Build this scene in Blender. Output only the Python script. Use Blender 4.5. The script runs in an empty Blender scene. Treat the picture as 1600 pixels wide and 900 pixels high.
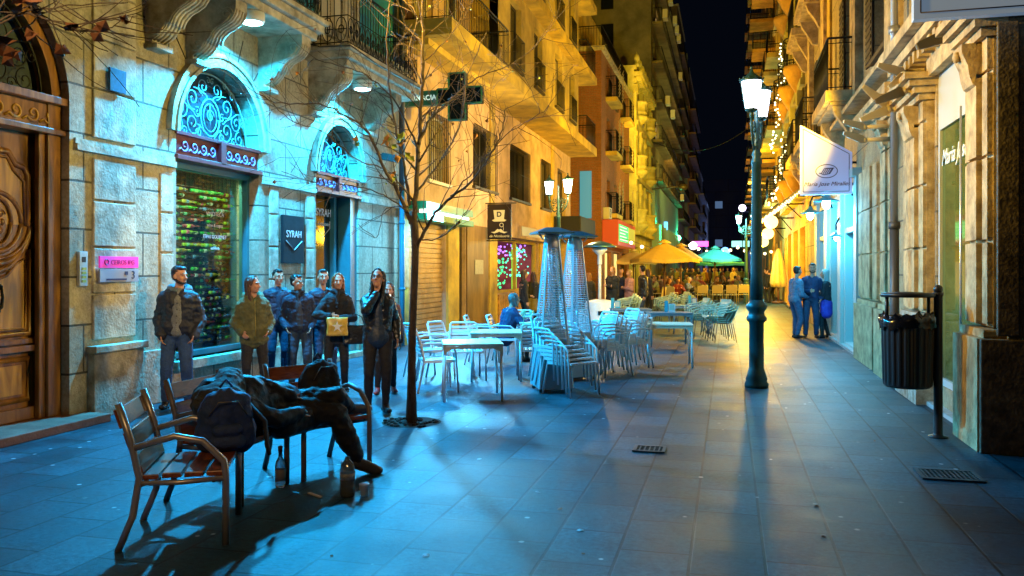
import bpy, bmesh, math, random
from mathutils import Vector as V, Matrix, noise
from mathutils.geometry import tessellate_polygon
R = math.radians
PI = math.pi
random.seed(11)
SC = bpy.context.scene
COL = SC.collection

# ------------------------------------------------------------------ camera, world, exposure
CH, FP, TH = 1.65, 1300.0, R(14.57)
CT, ST = math.cos(TH), math.sin(TH)
cd = bpy.data.cameras.new('camera'); cam = bpy.data.objects.new('camera', cd); COL.objects.link(cam)
cam.location = (0, 0, CH); cam.rotation_euler = (PI/2, 0, TH)
cd.sensor_width = 36; cd.lens = 36*FP/1600; cd.shift_y = -30/1600; cd.clip_end = 2000; cd.clip_start = .05
SC.camera = cam
w = bpy.data.worlds.new('World'); SC.world = w; w.use_nodes = True
nt = w.node_tree; nt.nodes.clear()
o_ = nt.nodes.new('ShaderNodeOutputWorld'); bg = nt.nodes.new('ShaderNodeBackground'); sk = nt.nodes.new('ShaderNodeTexSky')
sk.sky_type = 'NISHITA'; sk.sun_disc = False; sk.sun_elevation = R(-7); sk.sun_rotation = R(200)
mx = nt.nodes.new('ShaderNodeMixRGB'); mx.blend_type = 'ADD'; mx.inputs[0].default_value = 1
mx.inputs[2].default_value = (.0012, .002, .0045, 1)
nt.links.new(sk.outputs[0], mx.inputs[1]); nt.links.new(mx.outputs[0], bg.inputs[0]); bg.inputs[1].default_value = .9
nt.links.new(bg.outputs[0], o_.inputs[0])
vs = SC.view_settings
SC.display_settings.display_device = 'sRGB'
vs.view_transform = 'Standard'; vs.look = 'None'; vs.exposure = 0; vs.gamma = 1; vs.use_curve_mapping = False
SC.cycles.use_denoising = True
SC.cycles.max_bounces = 6; SC.cycles.sample_clamp_indirect = 4; SC.cycles.sample_clamp_direct = 0
SC.cycles.transparent_max_bounces = 16
SC.cycles.caustics_reflective = False; SC.cycles.caustics_refractive = False

def lamp(name, kind, loc, power, col, size=.1, target=None, spot=None, blend=.5, spread=None):
    l = bpy.data.lights.new(name, kind); l.energy = power; l.color = col
    if kind == 'AREA':
        l.shape = 'DISK'; l.size = size
        if spread: l.spread = spread
    else: l.shadow_soft_size = size
    if kind == 'SPOT': l.spot_size = spot; l.spot_blend = blend
    o = bpy.data.objects.new(name, l); COL.objects.link(o); o.location = loc
    if target is not None:
        d = V(target) - V(loc); o.rotation_euler = d.to_track_quat('-Z', 'Y').to_euler()
    return o

CY = (.05, .52, 1.0); SOD = (1.0, .64, .03); COOL = (.15, .5, 1.0)
# the two downlights under the stone balconies, the street lanterns, floodlights on the facades
lamp('balcony_downlight', 'AREA', (-6.2, 9.95, 4.92), 1300, (.01, .47, 1.0), .22, (-5.2, 9.4, 0))
lamp('balcony_downlight', 'AREA', (-6.25, 13.55, 4.78), 1300, (.01, .47, 1.0), .22, (-5.2, 12.6, 0))

# ------------------------------------------------------------------ pixel <-> place helpers
def at(u, y, z=0):
    zc = FP*(CH-z)/(y-420); xc = (u-800)/FP*zc
    return V((xc*CT-zc*ST, xc*ST+zc*CT, z))
def pt(u, y, zc):
    xc = (u-800)/FP*zc
    return V((xc*CT-zc*ST, xc*ST+zc*CT, CH+zc*(420-y)/FP))

# ------------------------------------------------------------------ materials
_m = {}
def hexa(c): return (c[0], c[1], c[2], 1)
def M(name, col=(.5, .5, .5), rough=.6, metal=0, var=.0, vs_=6, bump=0, bs=40, emit=None, es=0, trans=0, coat=0, spec=.5, rnd=None, stretch=None, alpha=1, grime=None):
    if name in _m: return _m[name]
    m = bpy.data.materials.new(name); m.use_nodes = True; n = m.node_tree; b = n.nodes['Principled BSDF']
    b.inputs['Base Color'].default_value = hexa(col); b.inputs['Roughness'].default_value = rough
    b.inputs['Metallic'].default_value = metal; b.inputs['Transmission Weight'].default_value = trans
    b.inputs['Coat Weight'].default_value = coat; b.inputs['Specular IOR Level'].default_value = spec
    b.inputs['Alpha'].default_value = alpha
    if emit: b.inputs['Emission Color'].default_value = hexa(emit); b.inputs['Emission Strength'].default_value = es
    src = None
    g = n.nodes.new('ShaderNodeNewGeometry')
    vec = g.outputs['Position']
    if stretch:
        mp = n.nodes.new('ShaderNodeMapping'); mp.inputs['Scale'].default_value = stretch
        n.links.new(vec, mp.inputs[0]); vec = mp.outputs[0]
    if var or grime:
        t = n.nodes.new('ShaderNodeTexNoise'); t.inputs['Scale'].default_value = vs_; t.inputs['Detail'].default_value = 8; t.inputs['Roughness'].default_value = .65
        n.links.new(vec, t.inputs['Vector'])
        r = n.nodes.new('ShaderNodeValToRGB'); r.color_ramp.elements[0].position = .33; r.color_ramp.elements[1].position = .67
        r.color_ramp.elements[0].color = hexa(grime if grime else [c*(1-var) for c in col]); r.color_ramp.elements[1].color = hexa([min(1, c*(1+var)) for c in col])
        n.links.new(t.outputs['Fac'], r.inputs[0]); src = r.outputs[0]
    if rnd:
        oi = n.nodes.new('ShaderNodeObjectInfo'); r = n.nodes.new('ShaderNodeValToRGB'); r.color_ramp.interpolation = 'CONSTANT'
        while len(r.color_ramp.elements) < len(rnd): r.color_ramp.elements.new(.5)
        for i, c in enumerate(rnd):
            r.color_ramp.elements[i].position = i/len(rnd); r.color_ramp.elements[i].color = hexa(c)
        n.links.new(oi.outputs['Random'], r.inputs[0]); src = r.outputs[0]
    if src: n.links.new(src, b.inputs['Base Color'])
    if bump:
        t = n.nodes.new('ShaderNodeTexNoise'); t.inputs['Scale'].default_value = bs; t.inputs['Detail'].default_value = 6
        n.links.new(vec, t.inputs['Vector'])
        bm_ = n.nodes.new('ShaderNodeBump'); bm_.inputs['Strength'].default_value = bump; bm_.inputs['Distance'].default_value = .02
        n.links.new(t.outputs['Fac'], bm_.inputs['Height']); n.links.new(bm_.outputs[0], b.inputs['Normal'])
    _m[name] = m
    return m

def paving():
    m = bpy.data.materials.new('paving'); m.use_nodes = True; n = m.node_tree; b = n.nodes['Principled BSDF']; L = n.links.new
    b.inputs['Specular IOR Level'].default_value = .32
    g = n.nodes.new('ShaderNodeNewGeometry'); mp = n.nodes.new('ShaderNodeMapping'); mp.inputs['Rotation'].default_value = (0, 0, PI/2)
    mp.inputs['Location'].default_value = (.1, .21, 0)
    L(g.outputs['Position'], mp.inputs[0])
    def brick(c1, c2, mort, ms):
        t = n.nodes.new('ShaderNodeTexBrick'); t.offset = .5; t.inputs['Color1'].default_value = c1; t.inputs['Color2'].default_value = c2
        t.inputs['Mortar'].default_value = mort; t.inputs['Scale'].default_value = 1; t.inputs['Mortar Size'].default_value = ms
        t.inputs['Brick Width'].default_value = .6; t.inputs['Row Height'].default_value = .41; t.inputs['Bias'].default_value = -.15
        L(mp.outputs[0], t.inputs[0]); return t
    t = brick((.009, .038, .054, 1), (.032, .090, .120, 1), (.003, .004, .005, 1), .010)
    # a few pale replacement slabs
    t2 = brick((0, 0, 0, 1), (1, 1, 1, 1), (.3, .3, .3, 1), .006)
    r2 = n.nodes.new('ShaderNodeValToRGB'); r2.color_ramp.elements[0].position = .86; r2.color_ramp.elements[1].position = .9
    L(t2.outputs['Color'], r2.inputs[0])
    ns_ = n.nodes.new('ShaderNodeTexNoise'); ns_.inputs['Scale'].default_value = 1.1; L(g.outputs['Position'], ns_.inputs['Vector'])
    rs_ = n.nodes.new('ShaderNodeValToRGB'); rs_.color_ramp.elements[0].position = .45; rs_.color_ramp.elements[1].position = .6; L(ns_.outputs['Fac'], rs_.inputs[0])
    mxp = n.nodes.new('ShaderNodeMixRGB'); mxp.inputs[2].default_value = (.10, .16, .19, 1); L(r2.outputs[0], mxp.inputs[0]); L(t.outputs['Color'], mxp.inputs[1])
    no = n.nodes.new('ShaderNodeTexNoise'); no.inputs['Scale'].default_value = 1.6; no.inputs['Detail'].default_value = 10; no.inputs['Roughness'].default_value = .7
    L(g.outputs['Position'], no.inputs['Vector'])
    r = n.nodes.new('ShaderNodeValToRGB'); r.color_ramp.elements[0].position = .3; r.color_ramp.elements[0].color = (.28, .28, .28, 1); r.color_ramp.elements[1].position = .66; r.color_ramp.elements[1].color = (1.35, 1.35, 1.35, 1)
    L(no.outputs['Fac'], r.inputs[0])
    m1 = n.nodes.new('ShaderNodeMixRGB'); m1.blend_type = 'MULTIPLY'; m1.inputs[0].default_value = 1; L(mxp.outputs[0], m1.inputs[1]); L(r.outputs[0], m1.inputs[2])
    # fine speckle of the granite
    n3 = n.nodes.new('ShaderNodeTexNoise'); n3.inputs['Scale'].default_value = 26; n3.inputs['Detail'].default_value = 10; n3.inputs['Roughness'].default_value = .8; L(g.outputs['Position'], n3.inputs['Vector'])
    r3 = n.nodes.new('ShaderNodeValToRGB'); r3.color_ramp.elements[0].position = .35; r3.color_ramp.elements[0].color = (.35, .35, .35, 1); r3.color_ramp.elements[1].position = .68; r3.color_ramp.elements[1].color = (1.7, 1.7, 1.7, 1)
    L(n3.outputs['Fac'], r3.inputs[0])
    m3 = n.nodes.new('ShaderNodeMixRGB'); m3.blend_type = 'MULTIPLY'; m3.inputs[0].default_value = 1; L(m1.outputs[0], m3.inputs[1]); L(r3.outputs[0], m3.inputs[2])
    # chewing gum spots
    v = n.nodes.new('ShaderNodeTexVoronoi'); v.inputs['Scale'].default_value = 4.2; L(g.outputs['Position'], v.inputs['Vector'])
    rg = n.nodes.new('ShaderNodeValToRGB'); rg.color_ramp.elements[0].position = .06; rg.color_ramp.elements[0].color = (1, 1, 1, 1); rg.color_ramp.elements[1].position = .09; rg.color_ramp.elements[1].color = (0, 0, 0, 1)
    L(v.outputs['Distance'], rg.inputs[0])
    m2 = n.nodes.new('ShaderNodeMixRGB'); m2.inputs[2].default_value = (.6, .6, .6, 1); gm_ = n.nodes.new('ShaderNodeMath'); gm_.operation = 'MULTIPLY'; L(rg.outputs[0], gm_.inputs[0]); L(rs_.outputs[0], gm_.inputs[1]); L(gm_.outputs[0], m2.inputs[0]); L(m3.outputs[0], m2.inputs[1])
    # old dark stains
    n5 = n.nodes.new('ShaderNodeTexNoise'); n5.inputs['Scale'].default_value = 5.5; n5.inputs['Detail'].default_value = 12; n5.inputs['Roughness'].default_value = .8; L(g.outputs['Position'], n5.inputs['Vector'])
    r5 = n.nodes.new('ShaderNodeValToRGB'); r5.color_ramp.elements[0].position = .36; r5.color_ramp.elements[0].color = (.3, .27, .22, 1); r5.color_ramp.elements[1].position = .47; r5.color_ramp.elements[1].color = (1, 1, 1, 1); L(n5.outputs['Fac'], r5.inputs[0])
    m5 = n.nodes.new('ShaderNodeMixRGB'); m5.blend_type = 'MULTIPLY'; m5.inputs[0].default_value = .8; L(m2.outputs[0], m5.inputs[1]); L(r5.outputs[0], m5.inputs[2])
    L(m5.outputs[0], b.inputs['Base Color'])
    rr = n.nodes.new('ShaderNodeMapRange'); rr.inputs[3].default_value = .30; rr.inputs[4].default_value = .70; L(no.outputs['Fac'], rr.inputs[0]); L(rr.outputs[0], b.inputs['Roughness'])
    ad = n.nodes.new('ShaderNodeMath'); ad.operation = 'MULTIPLY_ADD'; ad.inputs[1].default_value = -1.0; L(t.outputs['Fac'], ad.inputs[0]); L(n3.outputs['Fac'], ad.inputs[2])
    bu = n.nodes.new('ShaderNodeBump'); bu.inputs['Strength'].default_value = .6; bu.inputs['Distance'].default_value = .008; L(ad.outputs[0], bu.inputs['Height']); L(bu.outputs[0], b.inputs['Normal'])
    return m

def masonry(name, c1, c2, mort, bw, rh, ms=.012, axis='x', bumpd=.02, grime=(.12, .11, .09), rough=.8, noise_s=.9, strength=.6):
    """ashlar or brickwork on a wall in the plane X = const (axis x) or Y = const (axis y)"""
    if name in _m: return _m[name]
    m = bpy.data.materials.new(name); m.use_nodes = True; n = m.node_tree; b = n.nodes['Principled BSDF']; L = n.links.new
    b.inputs['Roughness'].default_value = rough
    g = n.nodes.new('ShaderNodeNewGeometry'); sx = n.nodes.new('ShaderNodeSeparateXYZ'); cx = n.nodes.new('ShaderNodeCombineXYZ')
    L(g.outputs['Position'], sx.inputs[0]); L(sx.outputs['Y' if axis == 'x' else 'X'], cx.inputs[0]); L(sx.outputs['Z'], cx.inputs[1])
    t = n.nodes.new('ShaderNodeTexBrick'); t.inputs['Color1'].default_value = hexa(c1); t.inputs['Color2'].default_value = hexa(c2); t.inputs['Mortar'].default_value = hexa(mort)
    t.inputs['Scale'].default_value = 1; t.inputs['Mortar Size'].default_value = ms; t.inputs['Brick Width'].default_value = bw; t.inputs['Row Height'].default_value = rh
    t.inputs['Mortar Smooth'].default_value = .2
    L(cx.outputs[0], t.inputs[0])
    no = n.nodes.new('ShaderNodeTexNoise'); no.inputs['Scale'].default_value = noise_s; no.inputs['Detail'].default_value = 12; no.inputs['Roughness'].default_value = .72
    mp = n.nodes.new('ShaderNodeMapping'); mp.inputs['Scale'].default_value = (1, 1, .45); L(g.outputs['Position'], mp.inputs[0]); L(mp.outputs[0], no.inputs['Vector'])
    r = n.nodes.new('ShaderNodeValToRGB'); r.color_ramp.elements[0].position = .36; r.color_ramp.elements[0].color = (0, 0, 0, 1); r.color_ramp.elements[1].position = .56; r.color_ramp.elements[1].color = (1, 1, 1, 1)
    L(no.outputs['Fac'], r.inputs[0])
    m1 = n.nodes.new('ShaderNodeMixRGB'); m1.inputs[1].default_value = hexa(grime); L(r.outputs[0], m1.inputs[0]); L(t.outputs['Color'], m1.inputs[2])
    m0 = n.nodes.new('ShaderNodeMixRGB'); m0.inputs[0].default_value = strength; L(t.outputs['Color'], m0.inputs[1]); L(m1.outputs[0], m0.inputs[2])
    n2 = n.nodes.new('ShaderNodeTexNoise'); n2.inputs['Scale'].default_value = 22; n2.inputs['Detail'].default_value = 8; n2.inputs['Roughness'].default_value = .7; L(g.outputs['Position'], n2.inputs['Vector'])
    r2 = n.nodes.new('ShaderNodeValToRGB'); r2.color_ramp.elements[0].position = .3; r2.color_ramp.elements[0].color = (.62, .6, .55, 1); r2.color_ramp.elements[1].position = .62; r2.color_ramp.elements[1].color = (1.12, 1.12, 1.12, 1)
    L(n2.outputs['Fac'], r2.inputs[0])
    m4 = n.nodes.new('ShaderNodeMixRGB'); m4.blend_type = 'MULTIPLY'; m4.inputs[0].default_value = 1; L(m0.outputs[0], m4.inputs[1]); L(r2.outputs[0], m4.inputs[2])
    L(m4.outputs[0], b.inputs['Base Color'])
    ad = n.nodes.new('ShaderNodeMath'); ad.operation = 'MULTIPLY_ADD'; ad.inputs[1].default_value = -1.2; L(t.outputs['Fac'], ad.inputs[0]); L(n2.outputs['Fac'], ad.inputs[2])
    bu = n.nodes.new('ShaderNodeBump'); bu.inputs['Strength'].default_value = .7; bu.inputs['Distance'].default_value = bumpd; L(ad.outputs[0], bu.inputs['Height']); L(bu.outputs[0], b.inputs['Normal'])
    _m[name] = m
    return m

def woodmat(name, c1, c2, sc=(1.5, 1.5, 14), rough=.35, coat=.3):
    if name in _m: return _m[name]
    m = M(name, c1, rough, coat=coat); n = m.node_tree; b = n.nodes['Principled BSDF']; L = n.links.new
    tc = n.nodes.new('ShaderNodeTexCoord'); mp = n.nodes.new('ShaderNodeMapping'); mp.inputs['Scale'].default_value = sc; L(tc.outputs['Object'], mp.inputs[0])
    no = n.nodes.new('ShaderNodeTexNoise'); no.inputs['Scale'].default_value = 3; no.inputs['Detail'].default_value = 8; no.inputs['Distortion'].default_value = 1.2; L(mp.outputs[0], no.inputs['Vector'])
    r = n.nodes.new('ShaderNodeValToRGB'); r.color_ramp.elements[0].position = .35; r.color_ramp.elements[0].color = hexa(c2); r.color_ramp.elements[1].position = .65; r.color_ramp.elements[1].color = hexa(c1)
    L(no.outputs['Fac'], r.inputs[0]); L(r.outputs[0], b.inputs['Base Color'])
    bu = n.nodes.new('ShaderNodeBump'); bu.inputs['Strength'].default_value = .25; bu.inputs['Distance'].default_value = .005; L(no.outputs['Fac'], bu.inputs['Height']); L(bu.outputs[0], b.inputs['Normal'])
    return m

IRON = M('wrought_iron', (.012, .012, .013), .5, .6)
GLASSD = M('dark_glass', (.01, .016, .018), .08, 0, spec=.8)
GLASSC = M('clear_glass', (.9, .95, .95), .02, trans=1)
STEEL = M('brushed_steel', (.5, .5, .5), .34, .55, var=.15)
WHITEP = M('white_paint', (.72, .72, .7), .4, var=.08)
BLACKP = M('black_paint', (.012, .012, .012), .45)

# ------------------------------------------------------------------ mesh builder
SPLIT = {'pilaster', 'plinth', 'string_course', 'column', 'voussoir_joint', 'wheels', 'curtain', 'bulb', 'end_wall', 'end_window', 'lit_window', 'end_window', 'security_mesh_', 'upper_trim', 'shop_screen'}
class MB:
    def __init__(s): s.v = []; s.f = []; s.m = []; s.s = []
    def add(s, vs, fs, mi=0, sm=False):
        k = len(s.v); s.v += [tuple(x) for x in vs]
        for f in fs: s.f.append([i+k for i in f]); s.m.append(mi); s.s.append(sm)
        return s
    def box(s, c, d, rot=None, mi=0, taper=1):
        x, y, z = d[0]/2, d[1]/2, d[2]/2
        vs = [V((a*x*(taper if e > 0 else 1), b*y*(taper if e > 0 else 1), e*z)) for e in (-1, 1) for b in (-1, 1) for a in (-1, 1)]
        if rot is not None:
            Q = rot if isinstance(rot, Matrix) else Matrix.Rotation(rot, 3, 'Z'); vs = [Q @ q for q in vs]
        vs = [q+V(c) for q in vs]
        return s.add(vs, [(0, 2, 3, 1), (4, 5, 7, 6), (0, 1, 5, 4), (2, 6, 7, 3), (0, 4, 6, 2), (1, 3, 7, 5)], mi)
    def bb(s, a, b, mi=0):
        return s.box([(a[i]+b[i])/2 for i in range(3)], [abs(b[i]-a[i]) for i in range(3)], None, mi)
    def tube(s, pts, r, n=8, mi=0, sm=True, flat=1, cap=True):
        pts = [V(p) for p in pts]; N = len(pts)
        if not hasattr(r, '__len__'): r = [r]*N
        rings = []; prev = None
        for i, p in enumerate(pts):
            d = (pts[min(i+1, N-1)]-pts[max(i-1, 0)])
            if d.length < 1e-9: d = V((0, 0, 1))
            d.normalize()
            if prev is None:
                up = V((0, 0, 1)) if abs(d.z) < .95 else V((1, 0, 0)); a = d.cross(up).normalized()
            else:
                a = prev-d*prev.dot(d)
                a = a.normalized() if a.length > 1e-6 else d.orthogonal().normalized()
            prev = a; b = d.cross(a)
            rings.append([p+(a*math.cos(2*PI*j/n)+b*math.sin(2*PI*j/n)*flat)*r[i] for j in range(n)])
        vs = [q for g in rings for q in g]; fs = []
        for i in range(N-1):
            for j in range(n): fs.append((i*n+j, i*n+(j+1) % n, (i+1)*n+(j+1) % n, (i+1)*n+j))
        if cap: fs += [tuple(range(n-1, -1, -1)), tuple((N-1)*n+j for j in range(n))]
        return s.add(vs, fs, mi, sm)
    def lathe(s, prof, c=(0, 0, 0), n=20, mi=0, sm=True, flute=0, fn=0):
        vs = []; fs = []
        for (r, z) in prof:
            for j in range(n):
                a = 2*PI*j/n; rr = r*(1+(flute*math.cos(a*fn) if fn else 0)); vs.append((c[0]+rr*math.cos(a), c[1]+rr*math.sin(a), c[2]+z))
        for i in range(len(prof)-1):
            for j in range(n): fs.append((i*n+j, i*n+(j+1) % n, (i+1)*n+(j+1) % n, (i+1)*n+j))
        if prof[0][0] > 1e-4: fs.append(tuple(range(n-1, -1, -1)))
        if prof[-1][0] > 1e-4: fs.append(tuple((len(prof)-1)*n+j for j in range(n)))
        return s.add(vs, fs, mi, sm)
    def ball(s, c, r, n=12, mi=0, rot=None):
        if not hasattr(r, '__len__'): r = (r, r, r)
        vs = []; fs = []; k = n//2
        for i in range(k+1):
            t = PI*i/k
            for j in range(n):
                a = 2*PI*j/n; q = V((r[0]*math.sin(t)*math.cos(a), r[1]*math.sin(t)*math.sin(a), r[2]*math.cos(t)))
                if rot is not None: q = rot @ q
                vs.append(q+V(c))
        for i in range(k):
            for j in range(n): fs.append((i*n+j, (i+1)*n+j, (i+1)*n+(j+1) % n, i*n+(j+1) % n))
        return s.add(vs, fs, mi, True)
    def prism(s, poly, fn, d0, d1, mi=0, sm=False):
        """poly: 2D points; fn(a, b, d) -> 3D"""
        n = len(poly); vs = [fn(a, b, d0) for a, b in poly]+[fn(a, b, d1) for a, b in poly]
        tri = tessellate_polygon([[V((a, b, 0)) for a, b in poly]])
        fs = [tuple(t) for t in tri]+[tuple(i+n for i in reversed(t)) for t in tri]
        s.add(vs, fs, mi, False)
        return s.add(vs, [(i, (i+1) % n, (i+1) % n+n, i+n) for i in range(n)], mi, sm)
    def holed(s, outer, holes, fn, d0, d1, mi=0):
        loops = [outer]+holes; flat = [p for l in loops for p in l]
        tri = tessellate_polygon([[V((a, b, 0)) for a, b in l] for l in loops])
        s.add([fn(a, b, d0) for a, b in flat], [tuple(t) for t in tri], mi)
        k = 0
        for l in loops:
            n = len(l); vs = [fn(a, b, d0) for a, b in l]+[fn(a, b, d1) for a, b in l]
            s.add(vs, [(i, (i+1) % n, (i+1) % n+n, i+n) for i in range(n)], mi)
        return s
    def islands(s):
        par = list(range(len(s.v)))
        def fd(i):
            while par[i] != i: par[i] = par[par[i]]; i = par[i]
            return i
        for f in s.f:
            for j in f[1:]: par[fd(j)] = fd(f[0])
        gr = {}
        for k, f in enumerate(s.f): gr.setdefault(fd(f[0]), []).append(k)
        out = []
        for fs in gr.values():
            m = MB(); ids = sorted({i for k in fs for i in s.f[k]}); mp = {i: j for j, i in enumerate(ids)}
            m.v = [s.v[i] for i in ids]; m.f = [[mp[i] for i in s.f[k]] for k in fs]; m.m = [s.m[k] for k in fs]; m.s = [s.s[k] for k in fs]; out.append(m)
        return out
    def build(s, name, mat, parent=None, world=False, bevel=0, fix=True):
        if name in SPLIT and parent is not None:
            isl = s.islands()
            if 1 < len(isl) <= 99:
                rs = [m._build(name, mat, parent, world, bevel, fix) for m in isl]; return rs[0]
        return s._build(name, mat, parent, world, bevel, fix)
    def _build(s, name, mat, parent=None, world=False, bevel=0, fix=True):
        me = bpy.data.meshes.new(name)
        off = V((0, 0, 0))
        if world and parent is not None:
            q = parent
            while q is not None: off += V(q.location); q = q.parent
        me.from_pydata([tuple(V(p)-off) for p in s.v] if off.length else s.v, [], s.f)
        for p, mi, sm in zip(me.polygons, s.m, s.s): p.material_index = mi; p.use_smooth = sm
        if fix:
            bm = bmesh.new(); bm.from_mesh(me); bmesh.ops.recalc_face_normals(bm, faces=bm.faces); bm.to_mesh(me); bm.free()
        for x in (mat if isinstance(mat, (list, tuple)) else [mat]): me.materials.append(x)
        o = bpy.data.objects.new(name, me); COL.objects.link(o)
        if parent is not None: o.parent = parent
        if bevel:
            bv = o.modifiers.new('bevel', 'BEVEL'); bv.width = bevel; bv.segments = 2; bv.limit_method = 'ANGLE'
        return o

def tag(o, label=None, cat=None, group=None, kind=None):
    if label: o['label'] = label
    if cat: o['category'] = cat
    if group: o['group'] = group
    if kind: o['kind'] = kind
    return o
def thing(name, label, cat, loc=(0, 0, 0), rz=0, group=None):
    o = bpy.data.objects.new(name, None); COL.objects.link(o); o.location = loc; o.rotation_euler = (0, 0, rz); o.empty_display_size = .1
    return tag(o, label, cat, group)
def kids(o): return list(o.children)
def dup(o, loc=None, rz=None, label=None, group=None, parent=None, scale=None):
    c = o.copy(); COL.objects.link(c)
    if parent is not None: c.parent = parent
    if loc is not None: c.location = loc
    if rz is not None: c.rotation_euler = (0, 0, rz)
    if scale: c.scale = (scale,)*3 if not hasattr(scale, '__len__') else scale
    if label: c['label'] = label
    if group: c['group'] = group
    for ch in kids(o):
        dup(ch, parent=c)
    return c
def text_mesh(txt, size, depth=.004, shear=0, align='CENTER', space=1, bold=0):
    c = bpy.data.curves.new('t', 'FONT'); c.body = txt; c.size = size; c.extrude = depth; c.shear = shear; c.align_x = align; c.align_y = 'CENTER'; c.space_character = space; c.offset = bold
    o = bpy.data.objects.new('t', c); COL.objects.link(o)
    dg = bpy.context.evaluated_depsgraph_get(); me = bpy.data.meshes.new_from_object(o.evaluated_get(dg))
    bpy.data.objects.remove(o); bpy.data.curves.remove(c)
    return me
def put_text(txt, size, loc, face, mat, parent=None, name='lettering', **k):
    """face: '+X' reads for a viewer on the +X side, '-Y' for a viewer at smaller Y, '-X'"""
    me = text_mesh(txt, size, **k)
    Q = {'+X': Matrix.Rotation(PI/2, 4, 'Z') @ Matrix.Rotation(PI/2, 4, 'X'), '-Y': Matrix.Rotation(PI/2, 4, 'X'), '-X': Matrix.Rotation(-PI/2, 4, 'Z') @ Matrix.Rotation(PI/2, 4, 'X')}[face]
    off = V((0, 0, 0))
    q = parent
    while q is not None: off += V(q.location); q = q.parent
    me.transform(Matrix.Translation(V(loc)-off) @ Q); me.materials.clear(); me.materials.append(mat)
    o = bpy.data.objects.new(name, me); COL.objects.link(o)
    if parent is not None: o.parent = parent
    return o

def arc(cx, cy, r, a0, a1, n): return [(cx+r*math.cos(a0+(a1-a0)*i/n), cy+r*math.sin(a0+(a1-a0)*i/n)) for i in range(n+1)]
def archloop(a0, a1, z0, zs, n=24, ry=None):
    """bottom left, bottom right, then over the arch"""
    c = (a0+a1)/2; r = (a1-a0)/2; ry = ry or r
    return [(a0, z0), (a1, z0)]+[(c+r*math.cos(PI*i/n), zs+ry*math.sin(PI*i/n)) for i in range(n+1)]
def rect(a0, a1, z0, z1): return [(a0, z0), (a1, z0), (a1, z1), (a0, z1)]
def face(X, side):
    """side +1: left row of the street, fronts look to +X; -1: right row"""
    return lambda a, z, d: (X+side*d, a, z)
def spiral(cx, cy, r, turns, a0, n=26, inner=.12):
    return [(cx+r*(1-(1-inner)*i/n)*math.cos(a0+turns*2*PI*i/n), cy+r*(1-(1-inner)*i/n)*math.sin(a0+turns*2*PI*i/n)) for i in range(n+1)]
def tri3(mb, pts, fn, d, r, n=5, mi=0): mb.tube([fn(a, b, d) for a, b in pts], r, n, mi)

# ------------------------------------------------------------------ ground and sky surround
g = MB(); g.add([(-60, -30, 0), (60, -30, 0), (60, 320, 0), (-60, 320, 0)], [(0, 1, 2, 3)])
tag(g.build('pavement', paving(), fix=False), kind='structure')
# ================================================================== LEFT ROW
XL = -6.8
FL = face(XL, 1)
STONE = masonry('ashlar_stone', (.50, .43, .30), (.40, .34, .23), (.08, .07, .045), .95, .52, .013, bumpd=.018, grime=(.15, .135, .085), strength=.85)
STONEP = M('dressed_stone', (.50, .44, .32), .8, var=.25, vs_=4, bump=.45, bs=30, grime=(.2, .17, .11))
WOOD = woodmat('door_wood', (.36, .16, .035), (.12, .045, .012), sc=(1.5, 3, .5))
WOODL = woodmat('door_panel_wood', (.66, .36, .05), (.34, .16, .02), sc=(1.5, 3, .5))
MAROON = M('maroon_paint', (.16, .015, .02), .4, var=.2)
TEALP = M('teal_paint', (.03, .16, .18), .45, var=.2, vs_=3)
STUCCO = M('teal_stucco', (.02, .22, .30), .85, var=.25, vs_=2, bump=.3)

A = thing('stone_building', 'old cream stone building with arched openings, carved door and teal upper storey', 'building', (XL, 5, 0))
mb = MB()
holes = [archloop(5.05, 7.40, -.01, 3.42), archloop(9.17, 11.10, .48, 3.40, ry=1.0), archloop(12.88, 14.58, -.01, 3.3, ry=.92)]
mb.holed(rect(.5, 16.55, -.02, 5.45), holes, FL, 0, -.38)
mb.bb((XL-4, .5, 0), (XL-.02, .52, 12)); mb.bb((XL-5, 16.5, 0), (XL-.02, 16.55, 12))
mb.build('wall', STONE, A, world=True)
mb = MB(); mb.bb((XL-.3, .5, 5.75), (XL-.08, 16.55, 12)); mb.build('upper_wall', STUCCO, A, world=True)
# cornice and string courses
mb = MB()
for (z0, z1, d) in ((5.40, 5.52, .10), (5.52, 5.62, .18), (5.62, 5.74, .28), (5.74, 5.80, .32)):
    mb.bb((XL-.2, .5, z0), (XL+d, 16.6, z1))
mb.build('cornice', STONEP, A, world=True)
mb = MB()
for (a, b) in ((7.46, 9.12), (11.15, 12.83), (14.63, 16.5)):
    mb.bb((XL-.1, a, 2.93), (XL+.05, b, 3.0)); mb.bb((XL-.1, a, 3.0), (XL+.025, b, 3.06))
mb.build('string_course', STONEP, A, world=True)
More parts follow.
